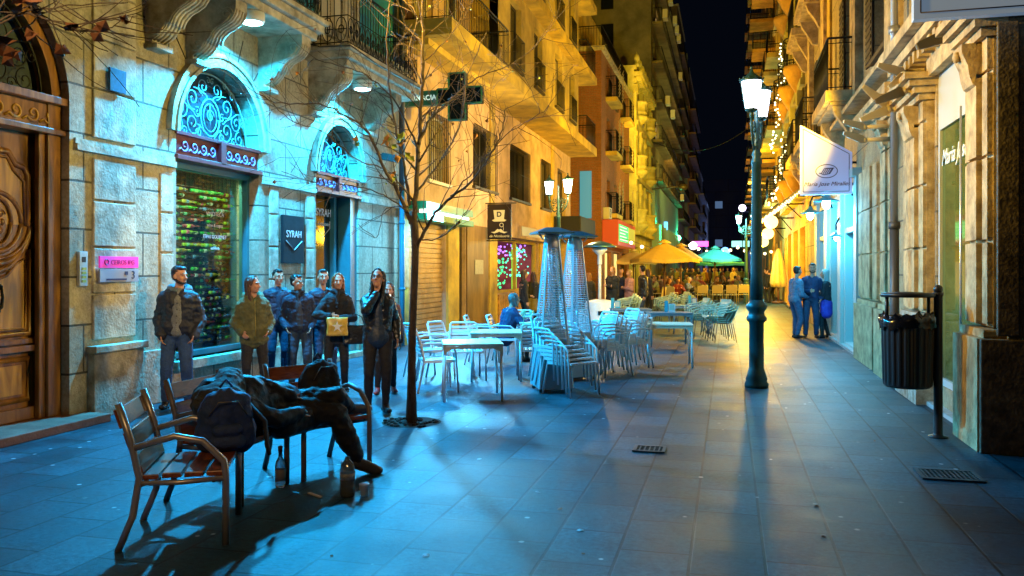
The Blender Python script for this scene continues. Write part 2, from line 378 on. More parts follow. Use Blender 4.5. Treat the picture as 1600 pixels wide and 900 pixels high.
# raised blocks of the pilasters beside the openings
random.seed(4)
def blocks(name, a, b, z0, z1, hgt, d=.03, gap=.022):
    mb = MB(); z = z0
    while z < z1-.1:
        h = min(hgt, z1-z)-gap
        mb.bb((XL-.05, a, z), (XL+d, b, z+h)); z += hgt
    return mb.build(name, STONEP, A, world=True, bevel=.012)
blocks('rusticated_pier', 7.72, 8.40, .86, 2.9, .52)
blocks('rusticated_pier', 7.72, 8.40, 3.1, 5.3, .56)
blocks('rusticated_pier', 11.38, 11.62, .5, 2.9, .5, .03)
blocks('rusticated_pier', 12.5, 12.78, .5, 2.9, .5, .03)
blocks('rusticated_pier', 8.85, 9.10, .86, 2.9, .5, .02)
mb = MB(); mb.bb((XL-.05, 7.66, 0), (XL+.09, 8.46, .72)); mb.bb((XL-.05, 7.64, .72), (XL+.13, 8.5, .80)); mb.bb((XL-.05, 8.5, 0), (XL+.03, 9.1, .66)); mb.bb((XL-.05, 11.2, 0), (XL+.03, 12.8, .44)); mb.bb((XL-.05, 14.7, 0), (XL+.03, 16.5, .44))
mb.build('plinth', STONEP, A, world=True, bevel=.01)
mb = MB(); mb.bb((XL-.36, 9.05, .36), (XL+.12, 11.22, .48)); mb.build('window_sill', STONEP, A, world=True, bevel=.008)
mb = MB(); mb.bb((XL-.6, 4.9, 0), (XL+.34, 7.62, .09)); mb.build('doorstep', M('worn_red_stone', (.24, .10, .06), .6, var=.4, vs_=5, bump=.3), A, world=True, bevel=.01)
mb = MB(); mb.bb((XL-.6, 12.88, 0), (XL+.1, 14.58, .1)); mb.build('doorstep', STONEP, A, world=True, bevel=.01)
# archivolt mouldings
def archivolt(c, r, zs, wd, d, ry=None, leg=0):
    mb = MB(); k = (ry or r)/r; n = 30
    for (ro, ri, dd) in ((r+wd, r+wd*.72, d), (r+wd*.70, r+wd*.35, d*.6), (r+wd*.33, r+.012, d*.85)):
        vs = []
        pts = [(PI*i/n) for i in range(n+1)]
        for t in pts:
            for (rr, q) in ((ro, -.02), (ro, dd), (ri, dd), (ri, -.02)): vs.append(FL(c+rr*math.cos(t), zs+(rr-r+r*k)*math.sin(t) if rr else 0, q))
        fs = []
        for i in range(n):
            for j in range(4): fs.append((i*4+j, i*4+(j+1) % 4, (i+1)*4+(j+1) % 4, (i+1)*4+j))
        mb.add(vs, fs+[(0, 1, 2, 3), (n*4+3, n*4+2, n*4+1, n*4)])
    mb.build('archivolt', STONEP, A, world=True)
archivolt(10.135, .965, 3.40, .2, .09, 1.0); archivolt(13.73, .85, 3.3, .18, .09, .92); 
# voussoir joints around the shop window arch
mb = MB()
for c, r, z in ((10.135, 1.17, 3.45), (13.73, 1.05, 3.35)):
    for t in (50, 70, 90, 110, 130):
        a = R(t); p0 = FL(c+r*math.cos(a), z+r*math.sin(a), .0); p1 = FL(c+(r+.42)*math.cos(a), z+(r+.42)*math.sin(a), .0)
        mb.tube([p0, p1], .010, 4)
mb.build('voussoir_joint', M('dark_joint', (.05, .045, .035), .9), A, world=True)

# ---- big carved door
D = thing('carved_door', 'tall double wooden door with carved oval panels, knocker and arched iron fanlight', 'door', (XL-.3, 6.2, 0))
fd = face(XL-.26, 1)
mb = MB()
mb.bb((XL-.36, 7.22, .09), (XL-.10, 7.40, 3.42)); mb.bb((XL-.36, 5.05, .09), (XL-.10, 5.22, 3.42))
mb.bb((XL-.2, 7.14, .09), (XL-.14, 7.24, 3.2))
mb.build('door_frame', WOOD, D, world=True, bevel=.01)
c, r = 6.225, 1.175; n = 32; vs = []
for i in range(n+1):
    t = PI*i/n
    for (rr, q) in ((r, -.30), (r, -.1), (r-.13, -.1), (r-.13, -.30)): vs.append(FL(c+rr*math.cos(t), 3.42+rr*math.sin(t), q))
mb = MB(); mb.add(vs, [(i*4+j, i*4+(j+1) % 4, (i+1)*4+(j+1) % 4, (i+1)*4+j) for i in range(n) for j in range(4)])
mb.build('arch_frame', WOOD, D, world=True)
mb = MB(); mb.bb((XL-.36, 5.06, 3.06), (XL-.04, 7.50, 3.12)); mb.bb((XL-.36, 5.06, 3.12), (XL-.12, 7.46, 3.38)); mb.bb((XL-.36, 5.06, 3.38), (XL-.02, 7.52, 3.46))
fr = mb.build('transom', WOOD, D, world=True, bevel=.008)
def vitruvian(a0, a1, z, h, d, rad, X=XL):
    mb = MB(); f = face(X, 1); n = round((a1-a0)/(h*1.05)); st = (a1-a0)/n
    for i in range(n):
        cx = a0+st*(i+.5); pts = spiral(cx, z, h*.42, 1.25, PI*1.15, 18, .15)
        pts = [(cx-st*.62, z-h*.38)]+pts
        mb.tube([f(a, b, d) for a, b in pts], rad, 5)
    return mb
vitruvian(5.2, 7.36, 3.25, .2, -.115, .014).build('scroll_carving', WOODL, fr, world=True)
mb = MB()
for k in range(2):
    s = 1 if k == 0 else -1
    mb.bb((XL-.36, 6.225+s*.004, .09), (XL-.26, 6.225+s*1.0, 3.06))
lf = mb.build('door_leaf', WOOD, D, world=True)
mb = MB()
for s in (1, -1):
    def q(a, z, d): return FL(6.225+s*a, z, d-.26)
    # upper shaped panel with oval boss, long middle panel, low panel
    def ring(pts, r_, d=.0): mb.tube([q(a, b, d) for a, b in pts+[pts[0]]], r_, 6, 0)
    up = [(.12, 1.98), (.12, 2.62), (.17, 2.70), (.28, 2.72), (.36, 2.84), (.64, 2.84), (.72, 2.72), (.83, 2.70), (.88, 2.62), (.88, 1.98)]
    low = arc(.5, 2.12, .42, PI*1.02, PI*1.98, 12)
    ring([(.12, 2.1), (.12, 2.62), (.17, 2.70), (.28, 2.72), (.36, 2.84), (.64, 2.84), (.72, 2.72), (.83, 2.70), (.88, 2.62), (.88, 2.1)]+[(a, b) for a, b in reversed(low)], .035)
    ring([(.16, 2.1), (.17, 2.55), (.3, 2.66), (.38, 2.78), (.62, 2.78), (.7, 2.66), (.83, 2.55), (.84, 2.1)]+[(a, b+.05) for a, b in reversed(low)], .018, .01)
    ring(arc(.5, 2.12, .30, 0, 2*PI, 28)[:-1], .03)
    ring([(.5+.17*math.cos(t*PI/12), 2.12+.24*math.sin(t*PI/12)) for t in range(24)], .022, .012)
    ring([(.10, .98), (.10, 1.86), (.22, 1.80), (.36, 1.66), (.5, 1.62), (.64, 1.66), (.78, 1.80), (.90, 1.86), (.90, .98)], .04)
    ring([(.15, 1.03), (.15, 1.76), (.26, 1.70), (.38, 1.58), (.5, 1.54), (.62, 1.58), (.74, 1.70), (.85, 1.76), (.85, 1.03)], .016, .01)
    ring([(.12, .3), (.12, .72), (.88, .72), (.88, .3)], .035)
    mb.bb((XL-.27, 6.225+s*.02, .80), (XL-.19, 6.225+s*.98, .86)); mb.bb((XL-.27, 6.225+s*.02, .88), (XL-.215, 6.225+s*.98, .93)); mb.bb((XL-.27, 6.225+s*.02, .10), (XL-.20, 6.225+s*.98, .22))
mb.build('panel_moulding', WOOD, lf, world=True)
mb = MB()
for s in (1, -1):
    def q(a, z, d): return FL(6.225+s*a, z, d-.26)
    mb.prism([(.16, 2.1), (.17, 2.55), (.3, 2.66), (.38, 2.78), (.62, 2.78), (.7, 2.66), (.83, 2.55), (.84, 2.1)], q, -.01, .006)
    mb.prism([(.15, 1.03), (.15, 1.76), (.26, 1.70), (.38, 1.58), (.5, 1.54), (.62, 1.58), (.74, 1.70), (.85, 1.76), (.85, 1.03)], q, -.01, .006)
    mb.prism([(.2, .36), (.2, .66), (.8, .66), (.8, .36)], q, -.01, .014)
mb.build('raised_panel', WOODL, lf, world=True)
mb = MB()   # carved boss inside the ovals
for s in (1, -1):
    def q(a, z, d): return FL(6.225+s*a, z, d-.26)
    for k in range(7):
        a = 2*PI*k/7; mb.ball(q(.5+.07*math.cos(a), 2.12+.11*math.sin(a), .01), (.018, .03, .04), 8)
    for sg in (1, -1): mb.tube([q(.5+sg*(u_), z_, .016) for u_, z_ in spiral(.05, 2.2, .05, 1.2, 0, 14)], .007, 5)
    mb.ball(q(.5, 2.12, .01), (.03, .05, .07), 10)
mb.build('oval_carving', WOOD, lf, world=True)
kn = MB()
for s in (1,):
    def q(a, z, d): return FL(6.225+s*a, z, d-.24)
    kn.ball(q(.47, 1.50, .02), (.025, .04, .035), 10)
    kn.tube([q(.47-.045, 1.47, .03), q(.47-.06, 1.36, .035), q(.47-.045, 1.27, .035), q(.47, 1.24, .035), q(.47+.045, 1.27, .035), q(.47+.06, 1.36, .035), q(.47+.045, 1.47, .03)], [.014, .014, .018, .022, .018, .014, .014], 8)
    kn.ball(q(.47, 1.23, .035), .03, 10); kn.ball(q(.47, 1.54, .03), .016, 8)
    kn.tube([q(.47-.05, 1.47, .03), q(.47, 1.5, .035), q(.47+.05, 1.47, .03)], .016, 8)
kn.build('knocker', IRON, lf, world=True)

def fanlight(c, zs, r, ry, X, parent, mat, glass):
    f = face(X, 1); mb = MB(); k = ry/r
    def P(a, b, d=0): return f(c+a*r, zs+b*ry, d)
    def run(pts, rad=.0085, d=0): mb.tube([P(a, b, d) for a, b in pts], rad, 5)
    run(arc(0, 0, .965, 0, PI, 30), .014); run([(-.96, .02), (.96, .02)], .014)
    run([(.235*math.cos(t*PI/12), .34+.27*math.sin(t*PI/12)) for t in range(25)], .011)
    run([(.165*math.cos(t*PI/12), .34+.2*math.sin(t*PI/12)) for t in range(25)], .007)
    run(spiral(0, .36, .1, 1.6, 0, 24)); run([(0, .14), (0, .54)], .006)
    for s in (1, -1):
        for (x, y, rr, tn, a0) in ((.42, .2, .17, 1.5, PI), (.42, .55, .16, 1.5, -PI*.6), (.68, .36, .14, 1.5, PI*.8), (.76, .13, .12, 1.4, PI*.5),
                                   (.17, .76, .13, 1.5, -PI*.5), (.6, .07, .065, 1.2, 0), (.28, .08, .07, 1.3, 0), (.56, .74, .075, 1.3, 0), (.84, .38, .07, 1.3, 2), (.3, .38, .07, 1.2, 1), (.37, .86, .05, 1.2, 1), (.05, .87, .05, 1.1, 1)):
            run([(s*a, b) for a, b in spiral(x, y, rr, tn, a0, 24)], .0075)
        run([(s*.24, .34), (s*.33, .3), (s*.42, .37), (s*.55, .42), (s*.68, .5), (s*.8, .52)])
        run([(s*.05, .6), (s*.12, .66), (s*.28, .7), (s*.4, .71)])
        run([(s*.1, .05), (s*.2, .16), (s*.3, .2)])
    g = mb.build('fanlight_grille', mat, parent, world=True)
    mb = MB(); mb.prism([(c+r*math.cos(t*PI/24), zs+ry*math.sin(t*PI/24)) for t in range(25)], f, -.09, -.08); mb.build('fanlight_glass', glass, parent, world=True)
fanlight(6.225, 3.46, 1.04, 1.02, XL-.2, D, IRON, M('dim_blue_glass', (.06, .08, .10), .15, var=.4, vs_=2))

# ---- shop window with a wall of bottles
S = thing('shop_window', 'arched shop window with maroon scroll band and teal iron fanlight above racks of bottles', 'window', (XL-.3, 10.1, .48))
TEALI = M('pale_teal_iron', (.17, .32, .32), .6)
fanlight(10.135, 3.42, .93, .96, XL-.17, S, TEALI, M('teal_glass', (.004, .03, .04), .3, var=.5, vs_=2))
mb = MB(); mb.bb((XL-.36, 9.17, 3.10), (XL-.02, 11.1, 3.40)); mb.bb((XL-.36, 9.14, 3.05), (XL+.05, 11.13, 3.11)); mb.bb((XL-.36, 9.14, 3.37), (XL+.03, 11.13, 3.42)); mb.bb((XL-.2, 10.08, 3.08), (XL+.05, 10.2, 3.40))
bnd = mb.build('scroll_band', MAROON, S, world=True, bevel=.006)
PINKC = M('pale_mauve_paint', (.42, .2, .36), .5)
m2 = vitruvian(9.25, 10.05, 3.245, .2, -.005, .012); m3 = vitruvian(10.24, 11.04, 3.245, .2, -.005, .012); m2.add(m3.v, m3.f, 0, True)
m2.build('scroll_carving', PINKC, bnd, world=True)
mb = MB()
for a in (9.17, 11.04): mb.bb((XL-.3, a, .48), (XL-.16, a+.06, 3.05))
mb.bb((XL-.3, 9.23, .48), (XL-.16, 11.04, .55)); mb.bb((XL-.3, 9.23, 2.97), (XL-.16, 11.04, 3.05))
mb.build('frame', TEALP, S, world=True)
mb = MB(); mb.bb((XL-.25, 9.23, .55), (XL-.242, 11.04, 2.97)); mb.build('pane', GLASSC, S, world=True)
mb = MB()
for k in range(19): mb.bb((XL-.235, 9.3+k*.094, 2.75), (XL-.23, 9.305+k*.094, 2.95))
for k in range(4): mb.bb((XL-.235, 9.23, 2.79+k*.05), (XL-.23, 11.04, 2.793+k*.05))
mb.build('security_mesh', IRON, S, world=True)
LETW = M('white_vinyl', (.75, .8, .8), .5)
for i, (t, s_) in enumerate((('VINOTECA', .085), ('wine & copas', .07), ('ESPAI GOURMET', .075), ('sumilleria', .055))):
    put_text(t, s_, (XL-.236, 10.35, 2.42-.16*i), '+X', LETW, S, depth=.001)
# dark room behind
def room(x0, x1, y0, y1, z0, z1, mat, parent, name='interior'):
    mb = MB(); v = [(x, y, z) for x in (x0, x1) for y in (y0, y1) for z in (z0, z1)]
    mb.add(v, [(0, 1, 3, 2), (0, 1, 5, 4), (2, 3, 7, 6), (0, 2, 6, 4), (1, 3, 7, 5)]); return mb.build(name, mat, parent, world=True)
room(XL-2.2, XL-.385, 8.9, 11.4, .3, 4.5, M('green_interior', (.03, .09, .06), .8, var=.5, vs_=2), S)
for (y_, z_, sx_, sy_, p_) in ((9.27, 1.75, .05, 2.3, 34), (10.13, 2.93, 1.7, .05, 34)):  # strips added behind the frame only to brighten the bottles
    l_ = lamp('bottle_fill_strip', 'AREA', (XL-.33, y_, z_), p_, (.62, 1.0, .55), .1, (XL-1.0, 10.1, 1.75)); l_.data.shape = 'RECTANGLE'; l_.rotation_euler = (V((XL-1.0, 10.13+(y_-10.13)*.3, z_ if sy_ > 1 else 1.2))-V((XL-.33, y_, z_))).to_track_quat('-Z', 'Y').to_euler(); l_.data.size = sx_; l_.data.size_y = sy_
rk = thing('wine_rack', 'black wire wine rack filling the shop window behind the glass', 'rack', (XL-.75, 10.1, .5))
mb = MB()
for k in range(27): mb.bb((XL-.86, 9.1, .56+k*.087), (XL-.62, 11.25, .565+k*.087))
rk_s = mb.build('shelf', IRON, rk, world=True)
mb = MB()
for k in range(10): mb.bb((XL-.88, 9.15+k*.23, .5), (XL-.865, 9.165+k*.23, 2.95))
mb.build('post', IRON, rk, world=True)
mb = MB()
mb.lathe([(0, 0), (.024, .004), (.026, .02), (.026, .17), (.02, .2), (.010, .22), (.009, .275), (.011, .277), (.011, .29), (0, .292)], n=10)
mb.lathe([(.0268, .07), (.0268, .13)], n=10, mi=1)
BOTM = M('bottle_glass', (.02, .1, .03), .12, rnd=[(.01, .16, .04), (.02, .3, .06), (.01, .05, .02), (.25, .5, .03), (.02, .2, .12), (.2, .03, .03), (.01, .03, .06), (.35, .3, .05), (.02, .28, .02)])
LABM = M('bottle_label', (.8, .8, .7), .6, rnd=[(.85, .95, .8), (.3, .9, .25), (.9, .95, .85), (.1, .6, .4), (.8, .2, .3), (.7, .85, .95), (.7, .9, .1), (.1, .3, .6), (.02, .1, .03), (.02, .05, .02)])
bo = mb.build('wine_bottle', [BOTM, LABM])
bo.rotation_euler = (R(-86), 0, R(8))
random.seed(2); first = True; nb = 0
for k in range(26):
    for j in range(11):
        if random.random() < .12 or nb > 285: continue
        y = 9.14+j*.2+random.uniform(-.03, .03)
        b = bo if first else bo.copy()
        if not first: COL.objects.link(b)
        first = False; nb += 1
        b.location = (XL-.66+random.uniform(-.04, .05), y, .605+k*.087); b.rotation_euler = (R(-88), R(random.uniform(0, 360)), R(random.uniform(-16, 20)))
        tag(b, 'wine bottle lying on its side in the wire rack behind the shop window', 'bottle', 'wine bottles lying in the window rack')

# ---- second doorway
E2 = thing('shop_doorway', 'narrow arched shop doorway with teal reveal, maroon band and dark glass door', 'doorway', (XL-.3, 13.7, 0))
fanlight(13.73, 3.34, .82, .86, XL-.17, E2, TEALI, M('teal_glass', (.004, .03, .04), .3, var=.5, vs_=2))
mb = MB(); mb.bb((XL-.36, 12.88, 3.02), (XL-.02, 14.58, 3.3)); mb.bb((XL-.36, 12.85, 2.97), (XL+.05, 14.6, 3.03)); mb.bb((XL-.36, 12.85, 3.28), (XL+.03, 14.6, 3.33)); mb.bb((XL-.2, 13.68, 3.0), (XL+.04, 13.8, 3.3))
bnd = mb.build('scroll_band', MAROON, E2, world=True, bevel=.006)
m2 = vitruvian(12.95, 13.65, 3.16, .18, -.005, .011); m3 = vitruvian(13.84, 14.52, 3.16, .18, -.005, .011); m2.add(m3.v, m3.f, 0, True)
m2.build('scroll_carving', PINKC, bnd, world=True)
mb = MB(); mb.bb((XL-.37, 14.3, .1), (XL-.04, 14.56, 2.97)); mb.bb((XL-.37, 12.9, .1), (XL-.2, 13.0, 2.97)); mb.bb((XL-.36, 14.0, .1), (XL-.22, 14.08, 2.97)); mb.build('door_frame', TEALP, E2, world=True)
mb = MB(); mb.bb((XL-.33, 13.0, .1), (XL-.31, 14.0, 2.97)); mb.build('door_glass', M('green_black_glass', (.008, .02, .012), .08), E2, world=True)
mb = MB(); mb.bb((XL-.33, 14.08, .1), (XL-.31, 14.3, 2.97)); mb.build('side_glass', M('teal_glass', (.004, .03, .04), .3), E2, world=True)
put_text('SYRAH', .19, (XL-.29, 13.72, 2.66), '+X', LETW, E2, depth=.003, bold=.003)
mb = MB(); ff = face(XL-.295, 1)
mb.tube([ff(13.42, 2.52, 0), ff(13.42, 2.42, 0), ff(13.72, 2.24, 0), ff(13.97, 2.39, 0), ff(13.97, 2.52, 0)], .008, 4); mb.build('chevron_mark', LETW, E2, world=True)
put_text('Restaurante', .09, (XL-.29, 13.72, 2.46), '+X', LETW, E2, depth=.002, shear=.3)

# ---- signs on the stone
pl = MB(); pl.bb((XL-.0, 11.72, 1.74), (XL+.05, 12.38, 2.5)); pq = pl.build('wall_plaque', M('slate_plaque', (.016, .016, .018), .85, var=.2, spec=.15), None, bevel=.004)
tag(pq, 'square slate plaque reading SYRAH beside the shop doorway', 'plaque')
put_text('SYRAH', .16, (XL+.053, 12.05, 2.2), '+X', M('plaque_letters', (.45, .47, .47), .4), pq, depth=.003)
mb = MB(); ff = face(XL+.054, 1); mb.tube([ff(11.8, 2.1, 0), ff(12.05, 1.95, 0), ff(12.3, 2.1, 0)], .008, 4); mb.build('chevron_mark', M('plaque_letters'), pq)
mb = MB(); mb.bb((XL+.055, 7.91, 3.66), (XL+.08, 8.17, 3.92)); tag(mb.build('blue_tile', M('blue_tile', (.01, .07, .16), .4, var=.3, vs_=20), None, bevel=.003), 'small square dark blue tile high on the stone pier', 'tile')
mb = MB(); mb.bb((XL+.055, 7.76, 1.66), (XL+.075, 8.38, 1.79)); sg = mb.build('pink_sign', M('pink_acrylic', (.85, .03, .42), .3, emit=(1, .03, .5), es=.35), None, bevel=.002)
tag(sg, 'bright pink nameplate reading CEIROS IPG on the stone pier', 'sign')
PK = M('dark_pink', (.35, .0, .2), .4)
put_text('CEIROS IPG', .075, (XL+.077, 8.12, 1.722), '+X', PK, sg, depth=.002)
mb = MB(); ff = face(XL+.077, 1); mb.tube([ff(a, b, 0) for a, b in arc(7.86, 1.725, .03, 0, 2*PI, 16)], .008, 5); mb.build('emblem', PK, sg)
mb = MB(); mb.bb((XL+.055, 7.76, 1.50), (XL+.075, 8.38, 1.645)); sg = mb.build('grey_sign', M('grey_plate', (.35, .35, .42), .35, .4), None, bevel=.002)
tag(sg, 'grey metal plate with the number 3 under the pink nameplate', 'sign')
NAVY = M('navy_paint', (.01, .02, .08), .5)
put_text('3', .13, (XL+.077, 8.29, 1.575), '+X', NAVY, sg, depth=.002)
mb = MB(); mb.bb((XL+.076, 7.86, 1.52), (XL+.079, 8.18, 1.54)); mb.bb((XL+.076, 8.15, 1.58), (XL+.079, 8.2, 1.62)); mb.build('printed_bar', NAVY, sg)
ic = MB(); ic.bb((XL, 7.50, 1.46), (XL+.04, 7.62, 1.84)); i_ = ic.build('intercom', STEEL, None, bevel=.006); tag(i_, 'narrow metal intercom panel beside the carved door', 'intercom')
mb = MB(); mb.bb((XL+.041, 7.535, 1.72), (XL+.046, 7.585, 1.78)); mb.build('camera_eye', BLACKP, i_)
mb = MB()
for k in range(4): mb.bb((XL+.041, 7.53, 1.50+k*.045), (XL+.048, 7.59, 1.53+k*.045))
mb.build('buttons', M('brass', (.5, .38, .1), .35, .8), i_)

# ---- balconies: slab, consoles, railing
def console(mb, y, w_, zt, proj, h):
    prof = [(0, 0), (proj, 0), (proj, -.13), (proj*.97, -.20), (proj*.90, -.27), (proj*.78, -.32), (proj*.66, -.36), (proj*.56, -.43), (proj*.50, -.52), (proj*.46, -.62*h-.02), (proj*.40, -.76*h), (proj*.28, -.87*h), (.12, -.93*h), (.12, -h), (0, -h)]
    mb.prism(prof, lambda a, b, d: (XL-.02+a, y+d, zt+b), -w_/2, w_/2)
    for s in (-1, 1):
        yy = y+s*(w_/2+.002)
        mb.tube([(XL+a, yy, zt+b) for a, b in spiral(proj*.80, -.19, .085, 1.5, 0, 20)], .013, 6)
        mb.tube([(XL+a, yy, zt+b) for a, b in spiral(.17, -h*.74, .10, 1.4, PI, 18)], .013, 6)
        mb.tube([(XL+a*.93-.02, yy, zt+b*.97) for a, b in prof[3:12]], .012, 6)
    for q in range(4): mb.tube([(XL-.02+a, y+(q-1.5)*w_*.25, zt+b) for a, b in prof[2:13]], .017, 6)
    mb.box((XL+.08, y, zt-h-.03), (.2, w_+.04, .06))
def railing(mb, p0, p1, z, h, ornate=True, step=.11):
    p0 = V((*p0, z)); p1 = V((*p1, z)); L = (p1-p0).length; d = (p1-p0).normalized(); up = V((0, 0, 1)); nb_ = max(1, int(L/step))
    mb.tube([p0+up*h, p1+up*h], .022, 6); mb.tube([p0+up*.06, p1+up*.06], .012, 5); mb.tube([p0+up*(h-.1), p1+up*(h-.1)], .009, 4)
    for i in range(nb_+1): mb.tube([p0+d*(L*i/nb_)+up*(0.0), p0+d*(L*i/nb_)+up*h], .008, 4)
    if ornate:
        mb.tube([p0+up*.5, p1+up*.5], .01, 4)
        n2 = max(1, int(L/.22))
        for i in range(n2):
            c = p0+d*(L*(i+.5)/n2)+up*.28
            mb.tube([c+d*(.1*math.cos(t*PI/6))+up*(.2*math.sin(t*PI/6)) for t in range(13)], .008, 4)
            mb.tube([c+d*(.045*math.cos(t*PI/4))+up*(.07*math.sin(t*PI/4)) for t in range(9)], .01, 4)
            mb.tube([c-d*.1, c+d*.1], .008, 4)
def balcony(name, label, y0, y1, zt, proj, cons, rail=True, ch=1.0, cw=.34):
    B = thing(name, label, 'balcony', (XL, (y0+y1)/2, zt))
    mb = MB(); mb.bb((XL-.05, y0+.08, zt-.12), (XL+proj-.08, y1-.08, zt-.004)); mb.bb((XL-.05, y0, zt), (XL+proj, y1, zt+.12)); mb.bb((XL-.05, y0-.05, zt+.124), (XL+proj+.05, y1+.05, zt+.2))
    mb.build('slab', STONEP, B, world=True, bevel=.012)
    for y in cons:
        mb = MB(); console(mb, y, cw, zt-.12, proj-.1, ch); mb.build('console', STONEP, B, world=True)
    if rail:
        mb = MB(); X1 = XL+proj-.04
        railing(mb, (XL+.02, y0+.04), (X1, y0+.04), zt+.2, 1.02); railing(mb, (X1, y0+.04), (X1, y1-.04), zt+.2, 1.02); railing(mb, (X1, y1-.04), (XL+.02, y1-.04), zt+.2, 1.02)
        mb.build('railing', IRON, B, world=True)
    return B
balcony('stone_balcony', 'stone balcony on scrolled consoles above the arched shop window', 8.35, 11.55, 5.22, .85, (8.72, 9.5, 11.2), ch=.74, cw=.26)
balcony('stone_balcony', 'stone balcony with ornate black iron railing above the narrow doorway', 12.5, 15.7, 5.12, .8, (12.75, 14.9), ch=.72, cw=.28)
# downlight fittings
for (x, y, z, l) in ((-6.2, 9.95, 4.96, 'round downlight glowing under the balcony over the shop window'), (-6.25, 13.55, 4.82, 'round downlight glowing under the balcony over the narrow doorway')):
    mb = MB(); mb.lathe([(.16, 0), (.17, .03), (.17, .13)], (x, y, z), 20); f_ = mb.build('downlight', WHITEP); tag(f_, l, 'light')
    mb = MB(); mb.lathe([(.0, -.03), (.08, -.024), (.14, -.004)], (x, y, z), 20); mb.build('diffuser', M('downlight_glow', (1, 1, 1), .5, emit=(.45, .95, 1), es=24), f_)
# upper windows of the teal storey
def shutter_door(y0, y1, z0, z1, label):
    t = thing('balcony_door', label, 'door', (XL-.05, (y0+y1)/2, z0))
    mb = MB(); x = XL-.06
    mb.holed(rect(y0-.1, y1+.1, z0, z1+.1), [rect(y0, y1, z0+.02, z1)], lambda a, b, d: (x+.06+d, a, b), 0, -.08); mb.build('frame', M('cream_wood', (.5, .42, .28), .6), t, world=True)
    n = 3
    for k in range(n):
        a0 = y0+(y1-y0)*k/n+.01; a1 = y0+(y1-y0)*(k+1)/n-.01; mb = MB()
        for zz in range(int((z1-z0-.2)/.06)): mb.box((x+.0, (a0+a1)/2, z0+.13+zz*.06), (.012, a1-a0-.1, .055), Matrix.Rotation(R(35), 3, 'Y'))
        mb.bb((x-.03, a0, z0+.02), (x+.03, a0+.05, z1)); mb.bb((x-.03, a1-.05, z0+.02), (x+.03, a1, z1)); mb.bb((x-.03, a0+.05, z1-.08), (x+.03, a1-.05, z1)); mb.bb((x-.03, a0+.05, z0+.02), (x+.03, a1-.05, z0+.1))
        mb.build('shutter', M('cream_wood', (.5, .42, .28), .6), t, world=True)
shutter_door(13.1, 14.5, 5.82, 8.3, 'cream louvred shutters of the balcony door above the narrow doorway')
shutter_door(9.3, 10.7, 5.82, 8.3, 'cream louvred shutters of the balcony door above the shop window')
# drainpipe at the corner of the stone building
mb = MB(); mb.tube([(XL+.12, 16.45, 3.3), (XL+.12, 16.45, 11)], .06, 10); mb.tube([(XL+.12, 16.45, .02), (XL+.12, 16.45, 3.3)], .055, 10, 1)
for z in (1.2, 2.6, 4, 5.4, 7): mb.lathe([(.07, 0), (.07, .05)], (XL+.12, 16.45, z), 10, 1 if z < 3.3 else 0)
tag(mb.build('drainpipe', [M('dark_pipe', (.04, .045, .05), .5), M('teal_pipe', (.02, .2, .3), .45)]), 'drainpipe, dark above and blue below, at the far corner of the stone building', 'drainpipe')
mb = MB(); mb.box((XL+.28, 15.4, 3.86), (.3, .16, .14), Matrix.Rotation(R(12), 3, 'Y')); mb.tube([(XL, 15.4, 3.95), (XL+.2, 15.4, 3.9)], .02, 6); mb.box((XL+.44, 15.4, 3.83), (.03, .18, .16))
tag(mb.build('security_camera', BLACKP, None, bevel=.01), 'small black camera on a bracket beside the narrow doorway arch', 'camera')
mb = MB(); p = [(XL+.35, 8.2, 5.2)]
mb.tube([(XL+.12, 11.6, 5.38), (XL+.14, 12.0, 5.34), (XL+.13, 12.48, 5.36), (XL+.3, 12.45, 5.30), (XL+.86, 12.43, 5.28), (XL+.84, 13.5, 5.24), (XL+.85, 15.8, 5.26), (XL+.2, 15.85, 5.3), (XL+.12, 16.3, 5.25)], .012, 5)
tag(mb.build('facade_cable', BLACKP), 'black cable sagging along the stone ledge between the balconies', 'cable')

